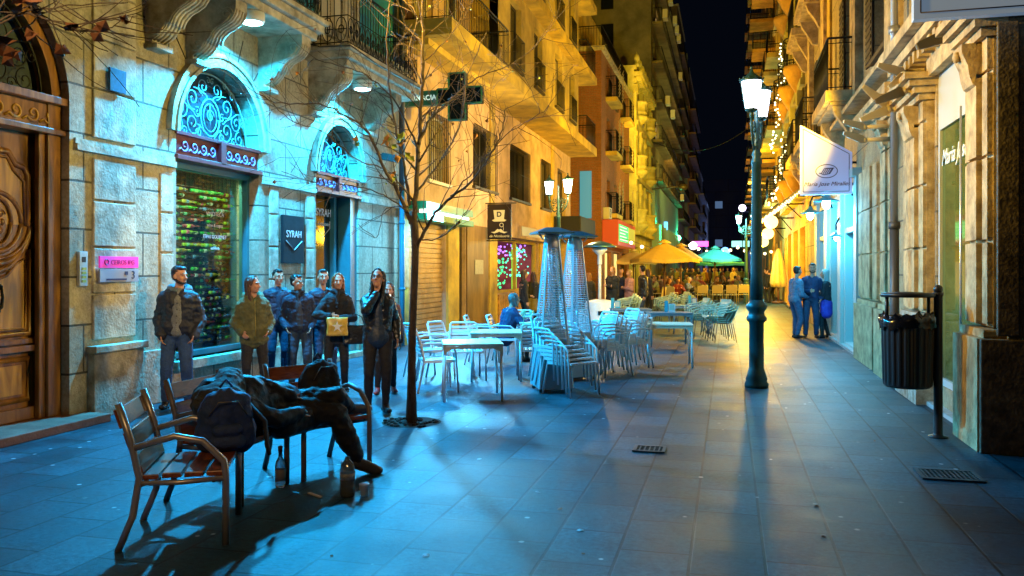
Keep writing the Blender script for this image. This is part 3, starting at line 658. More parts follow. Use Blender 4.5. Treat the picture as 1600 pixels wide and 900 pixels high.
# ================================================================== generic facade windows
FRM = M('window_frame_dark', (.05, .04, .03), .5); 
FRL = M('window_frame_light', (.45, .42, .34), .5)
PANES = {'dark': M('night_pane', (.012, .014, .016), .1), 'lit': M('lit_pane', (.5, .35, .15), .4, emit=(1, .62, .2), es=1.2), 'blind': M('roller_blind', (.25, .2, .12), .6, stretch=(1, 1, 30), var=.35), 'blue': M('blue_pane', (.05, .2, .28), .2, emit=(.1, .4, .6), es=.5)}
_wc = {}
def window(parent, X, side, a, z, w_, h, pane='dark', frame=None, grille=None, sill=True, label=None):
    """a: start along Y; origin of the window object at its bottom corner on the wall"""
    key = (side, round(w_, 2), round(h, 2), pane, frame.name if frame else '', grille, sill)
    off = V(parent.location)
    loc = V((X, a, z))-off
    if key in _wc:
        src = _wc[key]; c = src.copy(); COL.objects.link(c); c.parent = parent; c.location = loc
        for ch in src.children:
            d = ch.copy(); COL.objects.link(d); d.parent = c
        return c
    f = lambda p, q, d: (side*d, p, q)
    mb = MB(); t = .06
    mb.holed(rect(.003, w_-.003, .003, h-.003), [rect(t, w_/2-t/2, t, h-t), rect(w_/2+t/2, w_-t, t, h-t)], f, -.16, -.22)
    if sill: mb.prism(rect(-.08, w_+.08, -.08, -.004), f, -.02, .09)
    o = mb.build('window', frame or FRM, parent); o.location = loc
    mb = MB(); mb.prism(rect(t, w_-t, t, h-t), f, -.20, -.19); mb.build('pane', PANES[pane], o)
    if grille == 'bars':
        mb = MB()
        for i in range(int(w_/.13)+1): mb.tube([f(i*w_/int(w_/.13), -.02, .05), f(i*w_/int(w_/.13), h+.02, .05)], .011, 4)
        for q in (.0, h*.5, h): mb.tube([f(0, q, .05), f(w_, q, .05)], .011, 4)
        mb.build('window_grille', IRON, o)
    if grille == 'rail':
        mb = MB()
        for i in range(int(w_/.12)+1): mb.tube([f(i*w_/int(w_/.12), .02, .10), f(i*w_/int(w_/.12), .9, .10)], .010, 4)
        for q in (.05, .9): mb.tube([f(-.02, q, .10), f(w_+.02, q, .10)], .014, 4)
        for q in (-.02, w_+.02): mb.tube([f(q, .9, .10), f(q, .9, -.02)], .012, 4)
        mb.build('window_rail', IRON, o)
    if grille == 'shutter':
        for s0 in (-w_/2-.01, w_+.01):
            mb = MB(); mb.prism(rect(s0, s0+w_/2, 0, h), f, .02, .05)
            for i in range(int(h/.12)): mb.prism(rect(s0+.05, s0+w_/2-.05, .06+i*.12, .12+i*.12), f, .05, .066)
            mb.build('window_shutter', FRM, o)
    _wc[key] = o
    return o
def facade(name, label, side, X, y0, y1, h, mat, rows, depth=8, cat='building', roof_over=.15, z0w=0, trim=None, ends=None):
    """rows: list of (z, height, [(a, w, pane, frame, grille)])"""
    B = thing(name, label, cat, (X, y0, 0)); mb = MB(); f = face(X, side)
    hs = [rect(a, a+w_, z, z+hh) for (z, hh, lst) in rows for (a, w_, *_) in lst]
    mb.holed(rect(y0, y1, z0w, h), hs, f, 0, -.24)
    xb = X-side*depth; xa = X-side*.24
    mb.build('wall', mat, B, world=True)
    mb = MB(); e = .002
    for yy, s in ((y0, 1), (y1, -1)):
        mb.bb((min(xb, X-side*e), yy+s*e, z0w), (max(xb, X-side*e), yy+s*.25, h-.01))
    mb.bb((min(xb, xa), y0+.25, h-.3), (max(xb, xa), y1-.25, h-.02)); mb.bb((xb-.1, y0, z0w), (xb+.1, y1, h-.3))
    mb.build('side_wall', ends or mat, B, world=True)
    mb = MB(); mb.bb((min(xb, X+side*roof_over), y0-.02, h), (max(xb, X+side*roof_over), y1+.02, h+.22)); mb.build('roof', trim or STONEP, B, world=True)
    for (z, hh, lst) in rows:
        for (a, w_, *k) in lst: window(B, X, side, a, z, w_, hh, *k)
    return B
def bal(parent, X, side, y0, y1, z, proj, slabmat, railh=1.0, solid=None, step=.12, thick=.2):
    f = face(X, side); mb = MB(); mb.prism(rect(y0, y1, z-thick, z), f, -.05, proj); s = mb.build('balcony', slabmat, parent, world=True)
    mb = MB()
    if solid:
        mb.prism(rect(y0+.01, y1-.01, z+.003, z+railh), f, proj-.1, proj-.01); mb.build('parapet', solid, s, world=True)
    else:
        X1 = X+side*(proj-.05)
        railing(mb, (X, y0+.04), (X1, y0+.04), z, railh, False, step); railing(mb, (X1, y0+.04), (X1, y1-.04), z, railh, False, step); railing(mb, (X1, y1-.04), (X, y1-.04), z, railh, False, step)
        mb.build('railing', IRON, s, world=True)
    return s

# ---- apartment building with the pharmacy
PEACH = M('peach_render', (.56, .38, .24), .8, var=.2, vs_=1.5, bump=.25, grime=(.34, .22, .12))
YELR = M('ochre_render', (.56, .38, .05), .8, var=.25, vs_=1.2, bump=.25, grime=(.26, .18, .05))
OLIVE = M('olive_render', (.46, .33, .08), .8, var=.25, vs_=1.0, bump=.25, grime=(.22, .16, .06))
Bd = thing('apartment_building', 'ochre apartment block over the pharmacy with projecting upper floors and iron railings', 'building', (XL, 16.6, 0))
mb = MB()
gh = [rect(17.0, 19.6, -.01, 2.85), rect(20.55, 21.2, -.01, 2.9), rect(24.3, 30.0, .9, 2.6), rect(31.2, 35.6, -.01, 2.9)]
wl = [(18.3, 3.75, 1.5, 1.6, 'blind', 'bars'), (21.9, 3.95, 2.3, 1.7, 'dark', 'bars'), (25.9, 3.95, 2.6, 1.7, 'dark', 'bars'), (30.4, 3.95, 1.6, 1.8, 'blind', 'bars'), (33.6, 3.6, 1.8, 2.2, 'dark', None)]
mb.holed(rect(16.6, 36.5, -.02, 6.6), gh+[rect(a, a+w_, z, z+h) for a, z, w_, h, *_ in wl], FL, 0, -.24)
mb.build('wall', PEACH, Bd, world=True)
for a, z, w_, h, p, gr in wl: window(Bd, XL, 1, a, z, w_, h, p, FRL if a == 18.3 else FRM, gr)
# coloured pilasters
mb = MB()
for a, b in ((16.62, 16.98), (19.64, 20.5), (23.35, 24.2), (30.1, 31.1), (35.7, 36.4)): mb.bb((XL-.1, a, 0), (XL+.06, b, 2.98))
mb.bb((XL-.1, 23.5, 3.0), (XL+.05, 23.95, 6.55)); mb.bb((XL-.1, 32.3, 3.0), (XL+.05, 32.8, 6.55))
mb.build('pilaster', YELR, Bd, world=True)
mb = MB(); mb.bb((XL-.05, 16.6, 3.0), (XL+.1, 20.4, 3.1)); mb.bb((XL-.05, 24.2, 2.62), (XL+.35, 32.3, 3.05)); mb.build('string_course', PEACH, Bd, world=True)
# roller shutter, doorway
mb = MB()
for k in range(24): mb.prism(rect(17.0, 19.6, .02+k*.118, .12+k*.118), FL, -.14, -.09)
mb.bb((XL-.2, 17.0, 0), (XL-.14, 19.6, 2.85)); mb.build('roller_shutter', M('brown_roller_shutter', (.42, .27, .13), .45, .3, var=.3, vs_=3), Bd, world=True)
mb = MB(); mb.bb((XL-.2, 20.55, 0), (XL-.1, 21.2, 2.9)); dr = mb.build('door', M('black_door', (.015, .012, .01), .3), Bd, world=True)
mb = MB(); mb.tube([(XL-.06, 20.68, .9), (XL-.06, 20.68, 1.5)], .02, 8); mb.build('handle', STEEL, dr, world=True)
mb = MB(); mb.bb((XL-.02, 21.25, .05), (XL+.04, 23.3, 2.85)); mb.build('stone_cladding', M('brown_cladding', (.2, .12, .05), .5, var=.4, vs_=3, stretch=(1, 1, .3)), Bd, world=True)
mb = MB(); mb.bb((XL+.045, 21.9, 1.5), (XL+.06, 22.7, 1.9)); tag(mb.build('notice_board', M('paper', (.38, .36, .3), .6, var=.15, vs_=12)), 'pair of pale paper notices on brown cladding beside the black door', 'notice')
mb = MB(); mb.bb((XL+.065, 16.66, 1.25), (XL+.08, 16.95, 2.1)); tag(mb.build('poster_frame', M('poster', (.35, .33, .2), .4, var=.4, vs_=8)), 'framed poster on the ochre pilaster beside the blue pipe', 'poster')
# pharmacy sign canopy with garland
mb = MB(); mb.prism(rect(16.9, 20.3, 2.96, 3.12), FL, .1, .5); mb.prism(rect(16.9, 20.3, 2.72, 2.86), FL, .1, .52); cn = mb.build('pharmacy_fascia', M('green_paint', (.01, .16, .05), .4, emit=(0, .4, .12), es=.15)); tag(cn, 'green pharmacy fascia with bright tube over the roller shutter', 'sign')
mb = MB(); mb.prism(rect(17.0, 20.2, 2.875, 2.945), FL, .3, .42); mb.build('light_tube', M('tube_glow', (1, 1, 1), emit=(.9, .95, .85), es=2.5), cn)
# pharmacy cross
X0 = XL+.35
PCZ, PCY = 4.55, 17.3
def W2(u, y): return pt(u, y, 15.5)
F = thing('pharmacy_sign', 'dark green pharmacy cross sign with FARMACIA panel sticking out from the wall', 'sign', (-6.2, 17.2, 4.6))
DG = M('sign_green', (.01, .11, .07), .4, emit=(.0, .3, .15), es=.06); DGD = M('led_panel_off', (.008, .014, .02), .9, var=.5, vs_=30, spec=.05)
yq = 16.9
def sx(u): # place along the sign plane Y = yq
    a = (u-800)/FP; return yq*(a*CT-ST)/(a*ST+CT)
def sz(u, y):
    a = (u-800)/FP; t = yq/(a*ST+CT); return CH+t*(420-y)/FP
mb = MB(); x0, x1, x2, xc0, xc1, x3 = sx(631), sx(683), sx(685), sx(703), sx(729), sx(754)
zt, zb = sz(680, 142), sz(680, 165)
mb.bb((x0, yq-.08, zb), (x1, yq+.08, zt)); mb.build('text_panel', DG, F, world=True, bevel=.01)
put_text('FARMACIA', .15, ((x0+x1)/2+.03, yq-.085, (zt+zb)/2), '-Y', M('sign_white', (.7, .8, .75), .4, emit=(.6, .9, .8), es=.7), F, depth=.003, bold=.004)
cross = [(x2, sz(720, 163)), (x2, sz(720, 139)), (xc0, sz(720, 139)), (xc0, sz(720, 115)), (xc1, sz(720, 115)), (xc1, sz(720, 138)), (x3, sz(720, 138)), (x3, sz(720, 163)), (xc1, sz(720, 163)), (xc1, sz(720, 188)), (xc0, sz(720, 188)), (xc0, sz(720, 163))]
mb = MB(); mb.bb((cross[0][0], yq-.09, cross[0][1]), (cross[6][0], yq+.09, cross[7][1]*.0+cross[1][1])); mb.bb((xc0, yq-.095, cross[9][1]), (xc1, yq+.095, cross[3][1])); mb.build('cross_panel', DGD, F, world=True)
mb = MB()
for i in range(12): p, q = cross[i], cross[(i+1) % 12]; mb.tube([(p[0], yq-.095, p[1]), (q[0], yq-.095, q[1])], .02, 4)
mb.build('cross_rim', DG, F, world=True)
mb = MB(); mb.bb((XL, yq-.03, zt-.12), (x0, yq+.03, zt-.06)); mb.bb((XL, yq-.03, zb+.06), (x0, yq+.03, zb+.12)); mb.build('bracket', IRON, F, world=True)
# upper volume
mb = MB(); SO = -5.62
mb.prism(rect(16.6, 36.5, 6.6, 6.95), FL, -.2, XL*-1+SO); mb.build('floor_slab', YELR, Bd, world=True)
uh = []
for z in (7.5, 10.6): uh += [(22.9, z, 1.3, 1.9, 'dark', 'rail'), (25.9, z, 1.2, 1.9, 'dark', 'rail'), (29.2, z, 1.3, 1.9, 'blind', 'rail'), (32.0, z, 1.1, 1.9, 'dark', 'rail')]
mb = MB(); XU = -6.0; fu = face(XU, 1)
mb.holed(rect(21.6, 34.0, 6.95, 14), [rect(a, a+w_, z, z+h) for a, z, w_, h, *_ in uh], fu, 0, -.24)
mb.bb((XL-1, 21.6, 6.95), (XU-.002, 21.85, 14)); mb.bb((XL-1, 33.7, 6.95), (XU-.002, 33.98, 14)); mb.build('upper_wall', OLIVE, Bd, world=True)
for a, z, w_, h, p, gr in uh: window(Bd, XU, 1, a, z, w_, h, p, FRM, gr)
mb = MB(); lh = [(17.3, 7.0, 1.4, 2.2, 'blind', None), (19.6, 7.0, 1.3, 2.2, 'dark', None), (17.3, 10.2, 1.4, 2.2, 'blind', None), (34.6, 7.0, 1.2, 2.2, 'dark', None)]
mb.holed(rect(16.6, 36.5, 6.95, 14), [rect(a, a+w_, z, z+h) for a, z, w_, h, *_ in lh], FL, 0, -.2); mb.build('upper_wall', PEACH, Bd, world=True)
for a, z, w_, h, p, gr in lh: window(Bd, XL, 1, a, z, w_, h, p, FRL, gr)
mb = MB(); mb.bb((XL-6, 36.2, 0), (XL-.25, 36.45, 14)); mb.bb((XL-6, 16.62, 5.4), (XL-.25, 16.8, 14)); mb.build('side_wall', OLIVE, Bd, world=True)
for z in (6.95, 10.1):
    for (a, b) in ((16.7, 21.5), (34.1, 36.45)):
        mb = MB(); railing(mb, (SO-.06, a), (SO-.06, b), z, 1.05, False, .13); railing(mb, (XL, a), (SO-.06, a), z, 1.05, False, .13); railing(mb, (XL, b), (SO-.06, b), z, 1.05, False, .13); mb.build('railing', IRON, Bd, world=True)
for z in (10.0, 13.1):
    mb = MB(); mb.prism(rect(16.6, 36.5, z-.25, z+.05), FL, -.2, XL*-1+SO+.01); mb.build('floor_slab', YELR, Bd, world=True)
mb = MB(); mb.prism(rect(16.75, 21.6, 6.45, 6.596), FL, .02, .6); mb.build('soffit_step', YELR, Bd, world=True)
# air conditioner on the upper balcony
def aircon(loc, label, side=1, sc=1):
    mb = MB(); x, y, z = loc; mb.bb((x, y, z), (x+side*.3*sc, y+.8*sc, z+.55*sc)); o = mb.build('air_conditioner', M('aircon_white', (.55, .55, .5), .5), None, bevel=.01); tag(o, label, 'air conditioner', 'air conditioner boxes on the facades')
    mb = MB(); mb.tube([(x+side*.31*sc, y+.3*sc+.2*sc*math.cos(t*PI/8), z+.28*sc+.2*sc*math.sin(t*PI/8)) for t in range(17)], .012, 4)
    for k in range(5): mb.bb((x+side*.3*sc, y+.1*sc, z+(.12+k*.08)*sc), (x+side*.312*sc, y+.5*sc, z+(.135+k*.08)*sc))
    mb.build('fan_grille', FRM, o)
aircon((XL+.05, 20.9, 7.0), 'white air conditioner box on the first balcony of the ochre block')

# D hat sign
hs_y = 23.1
Hs = thing('hanging_sign', 'black hanging sign with a gold top hat, monocle and moustache', 'sign', (-6.2, hs_y, 2.6))
def hx(u):
    a = (u-800)/FP; return hs_y*(a*CT-ST)/(a*ST+CT)
xa, xb = hx(762), hx(799); zc_ = hs_y/((780-800)/FP*ST+CT)
def hz(y): return CH+zc_*(420-y)/FP
mb = MB(); mb.bb((xa, hs_y-.03, hz(374)), (xb, hs_y+.03, hz(319))); mb.build('panel', M('sign_black', (.02, .012, .01), .4), Hs, world=True)
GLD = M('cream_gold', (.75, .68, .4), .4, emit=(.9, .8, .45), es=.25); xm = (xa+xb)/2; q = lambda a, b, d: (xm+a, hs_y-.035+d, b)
mb = MB(); zh = hz(343)
mb.prism([(-.22, zh-.02), (-.16, zh-.06), (.16, zh-.06), (.22, zh-.02), (.17, zh), (.14, zh+.01), (.17, zh+.27), (-.17, zh+.27), (-.14, zh+.01), (-.17, zh)], q, -.004, .004)
mb.tube([q(.07+.055*math.cos(t*PI/6), zh-.16+.055*math.sin(t*PI/6), 0) for t in range(13)], .009, 4); mb.tube([q(.12, zh-.18, 0), q(.13, zh-.3, 0), q(.1, zh-.34, 0)], .006, 4)
mb.prism([(-.25, zh-.36), (-.14, zh-.35), (-.05, zh-.27), (0, zh-.29), (.05, zh-.27), (.14, zh-.35), (.25, zh-.36), (.15, zh-.4), (.04, zh-.37), (0, zh-.35), (-.04, zh-.37), (-.15, zh-.4)], q, -.004, .004)
mb.build('top_hat_emblem', GLD, Hs, world=True)
put_text('D', .2, (xm, hs_y-.045, zh+.14), '-Y', M('sign_black'), Hs, depth=.003, bold=.006)
put_text('de Nicolaueria', .1, (xm, hs_y-.04, hz(369)), '-Y', GLD, Hs, depth=.003, shear=.3)
mb = MB(); mb.tube([(XL, hs_y, hz(317.5)), (xb+.15, hs_y, hz(317.5))], .018, 6); mb.tube([(XL, hs_y, hz(376)), (xb+.12, hs_y, hz(376))], .015, 6); mb.tube([(XL+.02, hs_y, hz(290)), (xa+.2, hs_y, hz(317.5))], .01, 4); mb.build('bracket', IRON, Hs, world=True)
# bar window: coloured lights
Sh = thing('bar_window', 'bar window glowing with purple, green and blue decorations behind the hat sign', 'window', (XL-.3, 27, .9))
mb = MB(); mb.holed(rect(24.3, 30, .9, 2.6), [rect(24.38, 27.0, .98, 2.52), rect(27.1, 29.9, .98, 2.52)], FL, -.1, -.2); mb.build('frame', YELR, Sh, world=True)
room(XL-1.6, XL-.26, 24.3, 30, .9, 2.6, M('violet_room', (.25, .05, .12), .7, var=.8, vs_=1.5, emit=(.5, .1, .15), es=.12), Sh)
random.seed(9)
for nme, colr, n_, zr, yr in (('purple_lights', (.5, .2, 1), 60, (2.1, 2.5), (24.5, 29.8)), ('blue_lights', (.15, .25, 1), 50, (1.6, 2.2), (24.4, 26)), ('green_garland', (.05, .8, .3), 80, (1.0, 2.0), (24.5, 27)), ('green_panel', (.3, .9, .15), 6, (1.2, 2.3), (27.3, 28.2)), ('teal_garland', (.1, .9, .7), 70, (1.4, 2.4), (28, 29.8))):
    mb = MB()
    for k in range(n_): mb.ball((XL-.3-random.random()*.5, random.uniform(*yr), random.uniform(*zr)), random.uniform(.02, .05), 6)
    mb.build(nme, M(nme, colr, .4, emit=colr, es=1.6), Sh, world=True)
mb = MB(); mb.bb((XL-.5, 28.0, .9), (XL-.4, 28.35, 2.5)); mb.bb((XL-.9, 26.2, 1.0), (XL-.8, 27.2, 2.3), 1); mb.build('curtain', [M('green_drape', (.2, .6, .05), .6, emit=(.4, 1, .1), es=.5), M('red_drape', (.5, .05, .05), .6, emit=(.8, .15, .1), es=.25)], Sh, world=True)
mb = MB(); mb.bb((XL-.02, 24.3, 0), (XL+.08, 30.0, .86)); mb.build('wooden_panelling', M('carved_wood_panel', (.42, .22, .07), .5, var=.6, vs_=7), Sh, world=True)
mb = MB(); mb.bb((XL+.36, 26.0, 2.72), (XL+.38, 31.6, 3.02)); fs = mb.build('fascia_panel', M('pale_fascia', (.62, .56, .42), .5)); tag(fs, 'pale blank fascia board above the bar window', 'sign')
mb = MB()
for a in (28.4, 28.62, 28.84, 30.4, 30.62): mb.bb((XL+.385, a, 2.8), (XL+.39, a+.12, 2.96))
mb.build('vent_slots', FRM, fs)
# black awning box at the end of the block
mb = MB(); mb.bb((XL+.01, 32.6, 2.95), (XL+1.15, 36.3, 3.75)); tag(mb.build('awning_box', M('charcoal_canvas', (.008, .009, .02), .7), None, bevel=.03), 'charcoal canvas awning box behind the twin street lantern', 'awning')
# ================================================================== further left row
BRICK = masonry('red_brickwork', (.36, .12, .05), (.28, .09, .035), (.22, .15, .09), .25, .075, .012, bumpd=.01, grime=(.15, .07, .04))
BRICKY = masonry('red_brickwork_end', (.36, .12, .05), (.28, .09, .035), (.22, .15, .09), .25, .075, .012, axis='y', bumpd=.01, grime=(.15, .07, .04))
XC = -5.7
rows = [(z, 1.6, [(40.3, 1.0, 'dark', FRM, 'rail'), (43.0, 1.0, 'lit' if z == 7.4 else 'dark', FRM, 'rail'), (46.0, 1.0, 'dark', FRM, 'rail')]) for z in (4.4, 7.4, 10.0)]
rows.insert(0, (.1, 2.4, [(39.5, 2.2, 'lit', FRM, None), (42.5, 3.0, 'lit', FRM, None), (46.2, 2.2, 'dark', FRM, None)]))
C_ = facade('brick_building', 'narrow red brick house with slatted balcony shutters and a green lit shop sign', 1, XC, 38.4, 49.6, 11.8, BRICK, rows, ends=BRICKY)
for z in (4.3, 7.3, 9.9):
    for a in (39.8, 45.4): bal(C_, XC, 1, a, a+2.2, z, .55, YELR)
    for a in (39.9, 41.2, 45.6):
        mb = MB()
        for k in range(9): mb.box((XC+.6, a+.5, z+.2+k*.17), (.02, .7, .05), Matrix.Rotation(R(28), 3, 'X'))
        mb.build('slatted_screen', M('cream_slats', (.5, .4, .2), .6), C_, world=True)
window(C_, XC-1.1, 1, 38.35, 4.2, .01, .01) if False else None
mb = MB(); mb.bb((XC-1.0, 38.34, 4.0), (XC-.45, 38.38, 6.2)); mb.build('end_window', PANES['blue'], C_, world=True)
mb = MB(); mb.bb((XC-4, 38.8, 11.9), (XC-1.2, 49, 14.8)); mb.build('penthouse', YELR, C_, world=True)
bal(C_, XC-1.2, 1, 38.9, 49.2, 12.1, 1.2, YELR)
ss = MB(); ss.bb((XC+.02, 38.6, 2.75), (XC+.75, 46.0, 3.95)); s1 = ss.build('shop_sign', M('red_frame', (.45, .06, .02), .4, emit=(1, .15, .02), es=.18)); tag(s1, 'red framed box sign with green lit lettering on the brick house', 'sign')
ss = MB(); ss.bb((XC+.751, 38.9, 2.95), (XC+.77, 42.6, 3.75)); ss.build('green_screen', M('green_screen', (.05, .5, .1), emit=(.1, .9, .25), es=.9), s1)
ss = MB(); ss.bb((XC+.751, 42.7, 2.95), (XC+.77, 45.7, 3.75)); ss.build('amber_screen', M('amber_screen', (.4, .35, .05), emit=(.6, .5, .05), es=.6), s1)
ss = MB()
for k in range(5): ss.bb((XC+.771, 39.1, 3.02+k*.15), (XC+.775, 42.3-(k % 3)*.5, 3.07+k*.15))
ss.build('lettering_bars', M('bright_green', (.5, 1, .5), emit=(.5, 1, .45), es=1.6), s1)
ck = MB(); ck.lathe([(.42, 0), (.46, .06), (.42, .12)], (0, 0, 0), 28); ck.lathe([(0, .121), (.36, .121)], (0, 0, 0), 28, 1); o = ck.build('round_sign', [M('brown_rim', (.25, .08, .02), .4), M('white_lit_face', (1, 1, .9), emit=(1, .95, .8), es=2.2)]); o.location = (XC+.1, 46.7, 3.2); o.rotation_euler = (0, PI/2, 0)
tag(o, 'round white lit sign with brown rim beside the red shop sign', 'sign')
aircon((XC+.0, 39.0, 4.0), 'white air conditioner box above the red shop sign')

ORN = M('ornate_plaster', (.52, .46, .14), .8, var=.25, vs_=1.2, bump=.4, grime=(.3, .27, .07))
XD = -5.45
rows = [(z, 2.2, [(51, 1.1, 'dark', FRL, 'rail'), (54, 1.2, 'blind', FRL, 'rail'), (57.2, 1.1, 'dark', FRL, 'rail')]) for z in (4.4, 7.8, 11)]
rows.insert(0, (.1, 2.9, [(50.6, 2, 'dark', FRM, None), (54, 2, 'lit', FRM, None), (57, 2, 'dark', FRM, None)]))
D_ = facade('ornate_building', 'yellow ornate plaster house with rounded bay balconies and carved cornice', 1, XD, 49.9, 60.2, 13.6, ORN, rows, trim=ORN)
for z in (4.3, 7.6, 10.9):
    for a in (50.6, 56.6):
        mb = MB(); mb.lathe([(.1, -.55), (.22, -.5), (.25, -.4), (.45, -.3), (.5, -.2), (.66, -.12), (.7, 0), (.7, .1), (.6, .12), (.58, .3), (.6, .32), (.6, .36), (.56, .4), (.56, .8), (.6, .86), (.66, .9), (.66, 1.0), (.5, 1.0)], (XD, a+1, z), 24, flute=.05, fn=12); mb.build('bay_balcony', ORN, D_, world=True)
mb = MB()
for z, d in ((3.7, .35), (7.0, .25), (10.3, .25), (13.2, .5)): mb.bb((XD-.1, 49.95, z), (XD+d, 60.15, z+.25))
for k in range(16): mb.bb((XD, 50.2+k*.62, 12.9), (XD+.4, 50.4+k*.62, 13.19))
for k in range(7): mb.lathe([(.2, 0), (.2, .2), (.12, .25), (.2, .45), (.16, .7), (.05, .8), (0, .95)], (XD+.1, 50.4+k*1.5, 13.8), 10)
for a in (50.0, 53.0, 55.7, 59.5): mb.bb((XD-.02, a, 3.95), (XD+.14, a+.55, 13.1)); mb.bb((XD-.02, a-.08, 12.2), (XD+.24, a+.63, 12.7)); mb.bb((XD-.02, a-.08, 9.6), (XD+.22, a+.63, 9.9)); mb.bb((XD-.02, a-.08, 6.3), (XD+.22, a+.63, 6.6))
mb.build('cornice', ORN, D_, world=True)

SLAB = M('olive_concrete', (.21, .18, .10), .8, var=.3, vs_=.6, bump=.2, grime=(.1, .09, .05))
XE = -5.4
rows = [(z, 1.5, [(61.2+k*3.6, 2.6, 'dark' if (k*7+int(z)) % 9 else 'lit', FRM, None) for k in range(8)]) for z in [8.6+i*2.9 for i in range(6)]]
E_ = facade('office_block', 'tall dark office block with rows of wide windows and a pale lit lower panel', 1, XE, 60.6, 91, 26, SLAB, rows, depth=9)
mb = MB(); mb.bb((XE, 61, 5.0), (XE+.25, 90, 7.9)); mb.build('fascia', M('pale_teal_panel', (.22, .36, .32), .5), E_, world=True)
mb = MB()
for k in range(12): mb.bb((XE+.0, 61.5+k*2.4, 2.8), (XE+.5, 61.7+k*2.4, 5.0))
mb.build('column', M('pale_teal_panel'), E_, world=True)
for k in range(6): bal(E_, XE, 1, 62, 90, 8.3+k*2.9, .7, SLAB, solid=None, step=.5, thick=.18)
mb = MB(); 
for k in range(5): mb.bb((XE-3.6, 60.5, 9+k*2.9), (XE-2.7, 60.59, 10.8+k*2.9))
mb.build('end_window', PANES['dark'], E_, world=True)
random.seed(5)
for k in range(9): aircon((XE+.72, 62+k*2.9, 8.5+2.9*random.randint(0, 5)), 'white air conditioner box hung on a balcony of the tall office block', 1, 1.2)
def plainblock(name, label, side, X, y0, y1, h, mat, nz, ny, w_=1.4, hh=1.5, balc=None, lit=5, dz=3.0, z0=4.2, dep=8):
    st = (y1-y0)/ny; rows = [(z0+i*dz, hh, [(y0+st*(k+.5)-w_/2, w_, 'lit' if random.random() < 1/lit else 'dark', FRM, None) for k in range(ny)]) for i in range(nz)]
    B = facade(name, label, side, X, y0, y1, h, mat, rows, depth=dep)
    if balc:
        for i in range(nz): bal(B, X, side, y0+.6, y1-.6, z0+i*dz-.1, balc, mat, step=.35)
    return B
random.seed(21)
plainblock('apartment_block', 'dark narrow tower just beyond the tall office block', 1, -5.3, 91.3, 106, 30, M('brown_concrete', (.16, .11, .07), .8, var=.3, vs_=.5), 8, 3, balc=.7)
plainblock('apartment_block', 'slim block with pale blue end wall and brown balconies', 1, -4.9, 108, 128, 27, M('terracotta_render', (.3, .16, .07), .8, var=.3, vs_=.5), 7, 4, balc=.9)
mb = MB(); mb.bb((-12, 107.85, 0), (-5.0, 107.95, 29)); tag(mb.build('party_wall', M('pale_blue_wall', (.22, .26, .32), .8, var=.2, vs_=.4)), 'pale blue blank end wall of the slim block', 'wall')
plainblock('apartment_block', 'low pale house under the slim balcony block', 1, -4.4, 128.5, 150, 17, M('pale_render', (.4, .35, .25), .8, var=.3, vs_=.5), 4, 4, balc=.8)
plainblock('apartment_block', 'farthest block of the left row, mostly dark', 1, -4.0, 151, 185, 14, M('brown_concrete'), 3, 5)
# far end of the street
NAV = masonry('navy_block', (.05, .06, .12), (.04, .05, .1), (.03, .03, .06), 6, 3, .1, axis='y', noise_s=.1)
Z = thing('distant_block', 'dark blue apartment block closing the end of the street', 'building', (2, 215, 0))
mb = MB(); hs_ = []
for i in range(6):
    for k in range(7): hs_.append(rect(-12+k*4+.8, -12+k*4+2.6, 4+i*3.2, 5.8+i*3.2))
mb.holed(rect(-14, 18, 0, 24), hs_, lambda a, b, d: (a, 215-d, b), 0, -.3); mb.bb((-14, 215.3, 0), (18, 222, 24)); mb.build('wall', NAV, Z, world=True)
mb = MB()
for i, r_ in enumerate(hs_):
    if i in (9, 18, 30): mb.bb((r_[0][0], 215.2, r_[0][1]), (r_[1][0], 215.25, r_[2][1]))
mb.build('lit_window', M('cool_lit_window', (.3, .5, .8), emit=(.3, .55, 1), es=.2), Z, world=True)
# ================================================================== RIGHT ROW
XR = 2.42
FR = face(XR, -1)
RST = masonry('warm_limestone', (.52, .40, .22), (.45, .34, .17), (.13, .11, .07), 2.2, .78, .014, bumpd=.03, grime=(.16, .14, .09), strength=.8)
RSTY = masonry('warm_limestone_end_shade', (.34, .25, .13), (.28, .2, .1), (.1, .08, .05), 2.2, .78, .014, axis='y', bumpd=.03, grime=(.1, .08, .05), strength=.8)  # end face in darker colours, standing for its side away from the light
STONER = M('golden_limestone', (.54, .40, .20), .8, var=.25, vs_=4, bump=.5, bs=30, grime=(.24, .16, .07))
RUST = M('rough_grey_render', (.45, .42, .34), .9, var=.3, vs_=8, bump=1, bs=55, grime=(.2, .15, .09))
END_SHD = M('shaded_end_stone', (.13, .10, .06), .6, var=.6, vs_=9, bump=.6, bs=30)  # shade of the end face put into the colour of its mouldings
H = thing('limestone_building', 'tall warm limestone building with moulded piers and shop openings on the right', 'building', (XR, 8.3, 0))
op = [rect(9.2, 10.95, .28, 3.95), rect(17.2, 19.0, -.01, 3.3), rect(19.7, 21.6, -.01, 3.3), rect(22.4, 24.0, -.01, 3.3)]
up = [(10.0, 5.2, 1.3, 2.6, 'dark', 'shutter'), (14.0, 5.2, 1.3, 2.6, 'dark', 'shutter'), (17.6, 4.75, 1.3, 2.7, 'dark', 'shutter'), (23.2, 4.75, 1.3, 2.7, 'dark', 'shutter'), (26.4, 4.75, 1.2, 2.7, 'dark', 'shutter'), (10.0, 9, 1.3, 2.5, 'dark', None), (14, 9, 1.3, 2.5, 'dark', None), (17.6, 9, 1.3, 2.5, 'dark', None), (23.2, 9, 1.3, 2.5, 'dark', None)]
mb = MB(); mb.holed(rect(8.3, 28.6, -.02, 14), op+[rect(a, a+w_, z, z+h) for a, z, w_, h, *_ in up], FR, 0, -.35); mb.build('wall', RST, H, world=True)
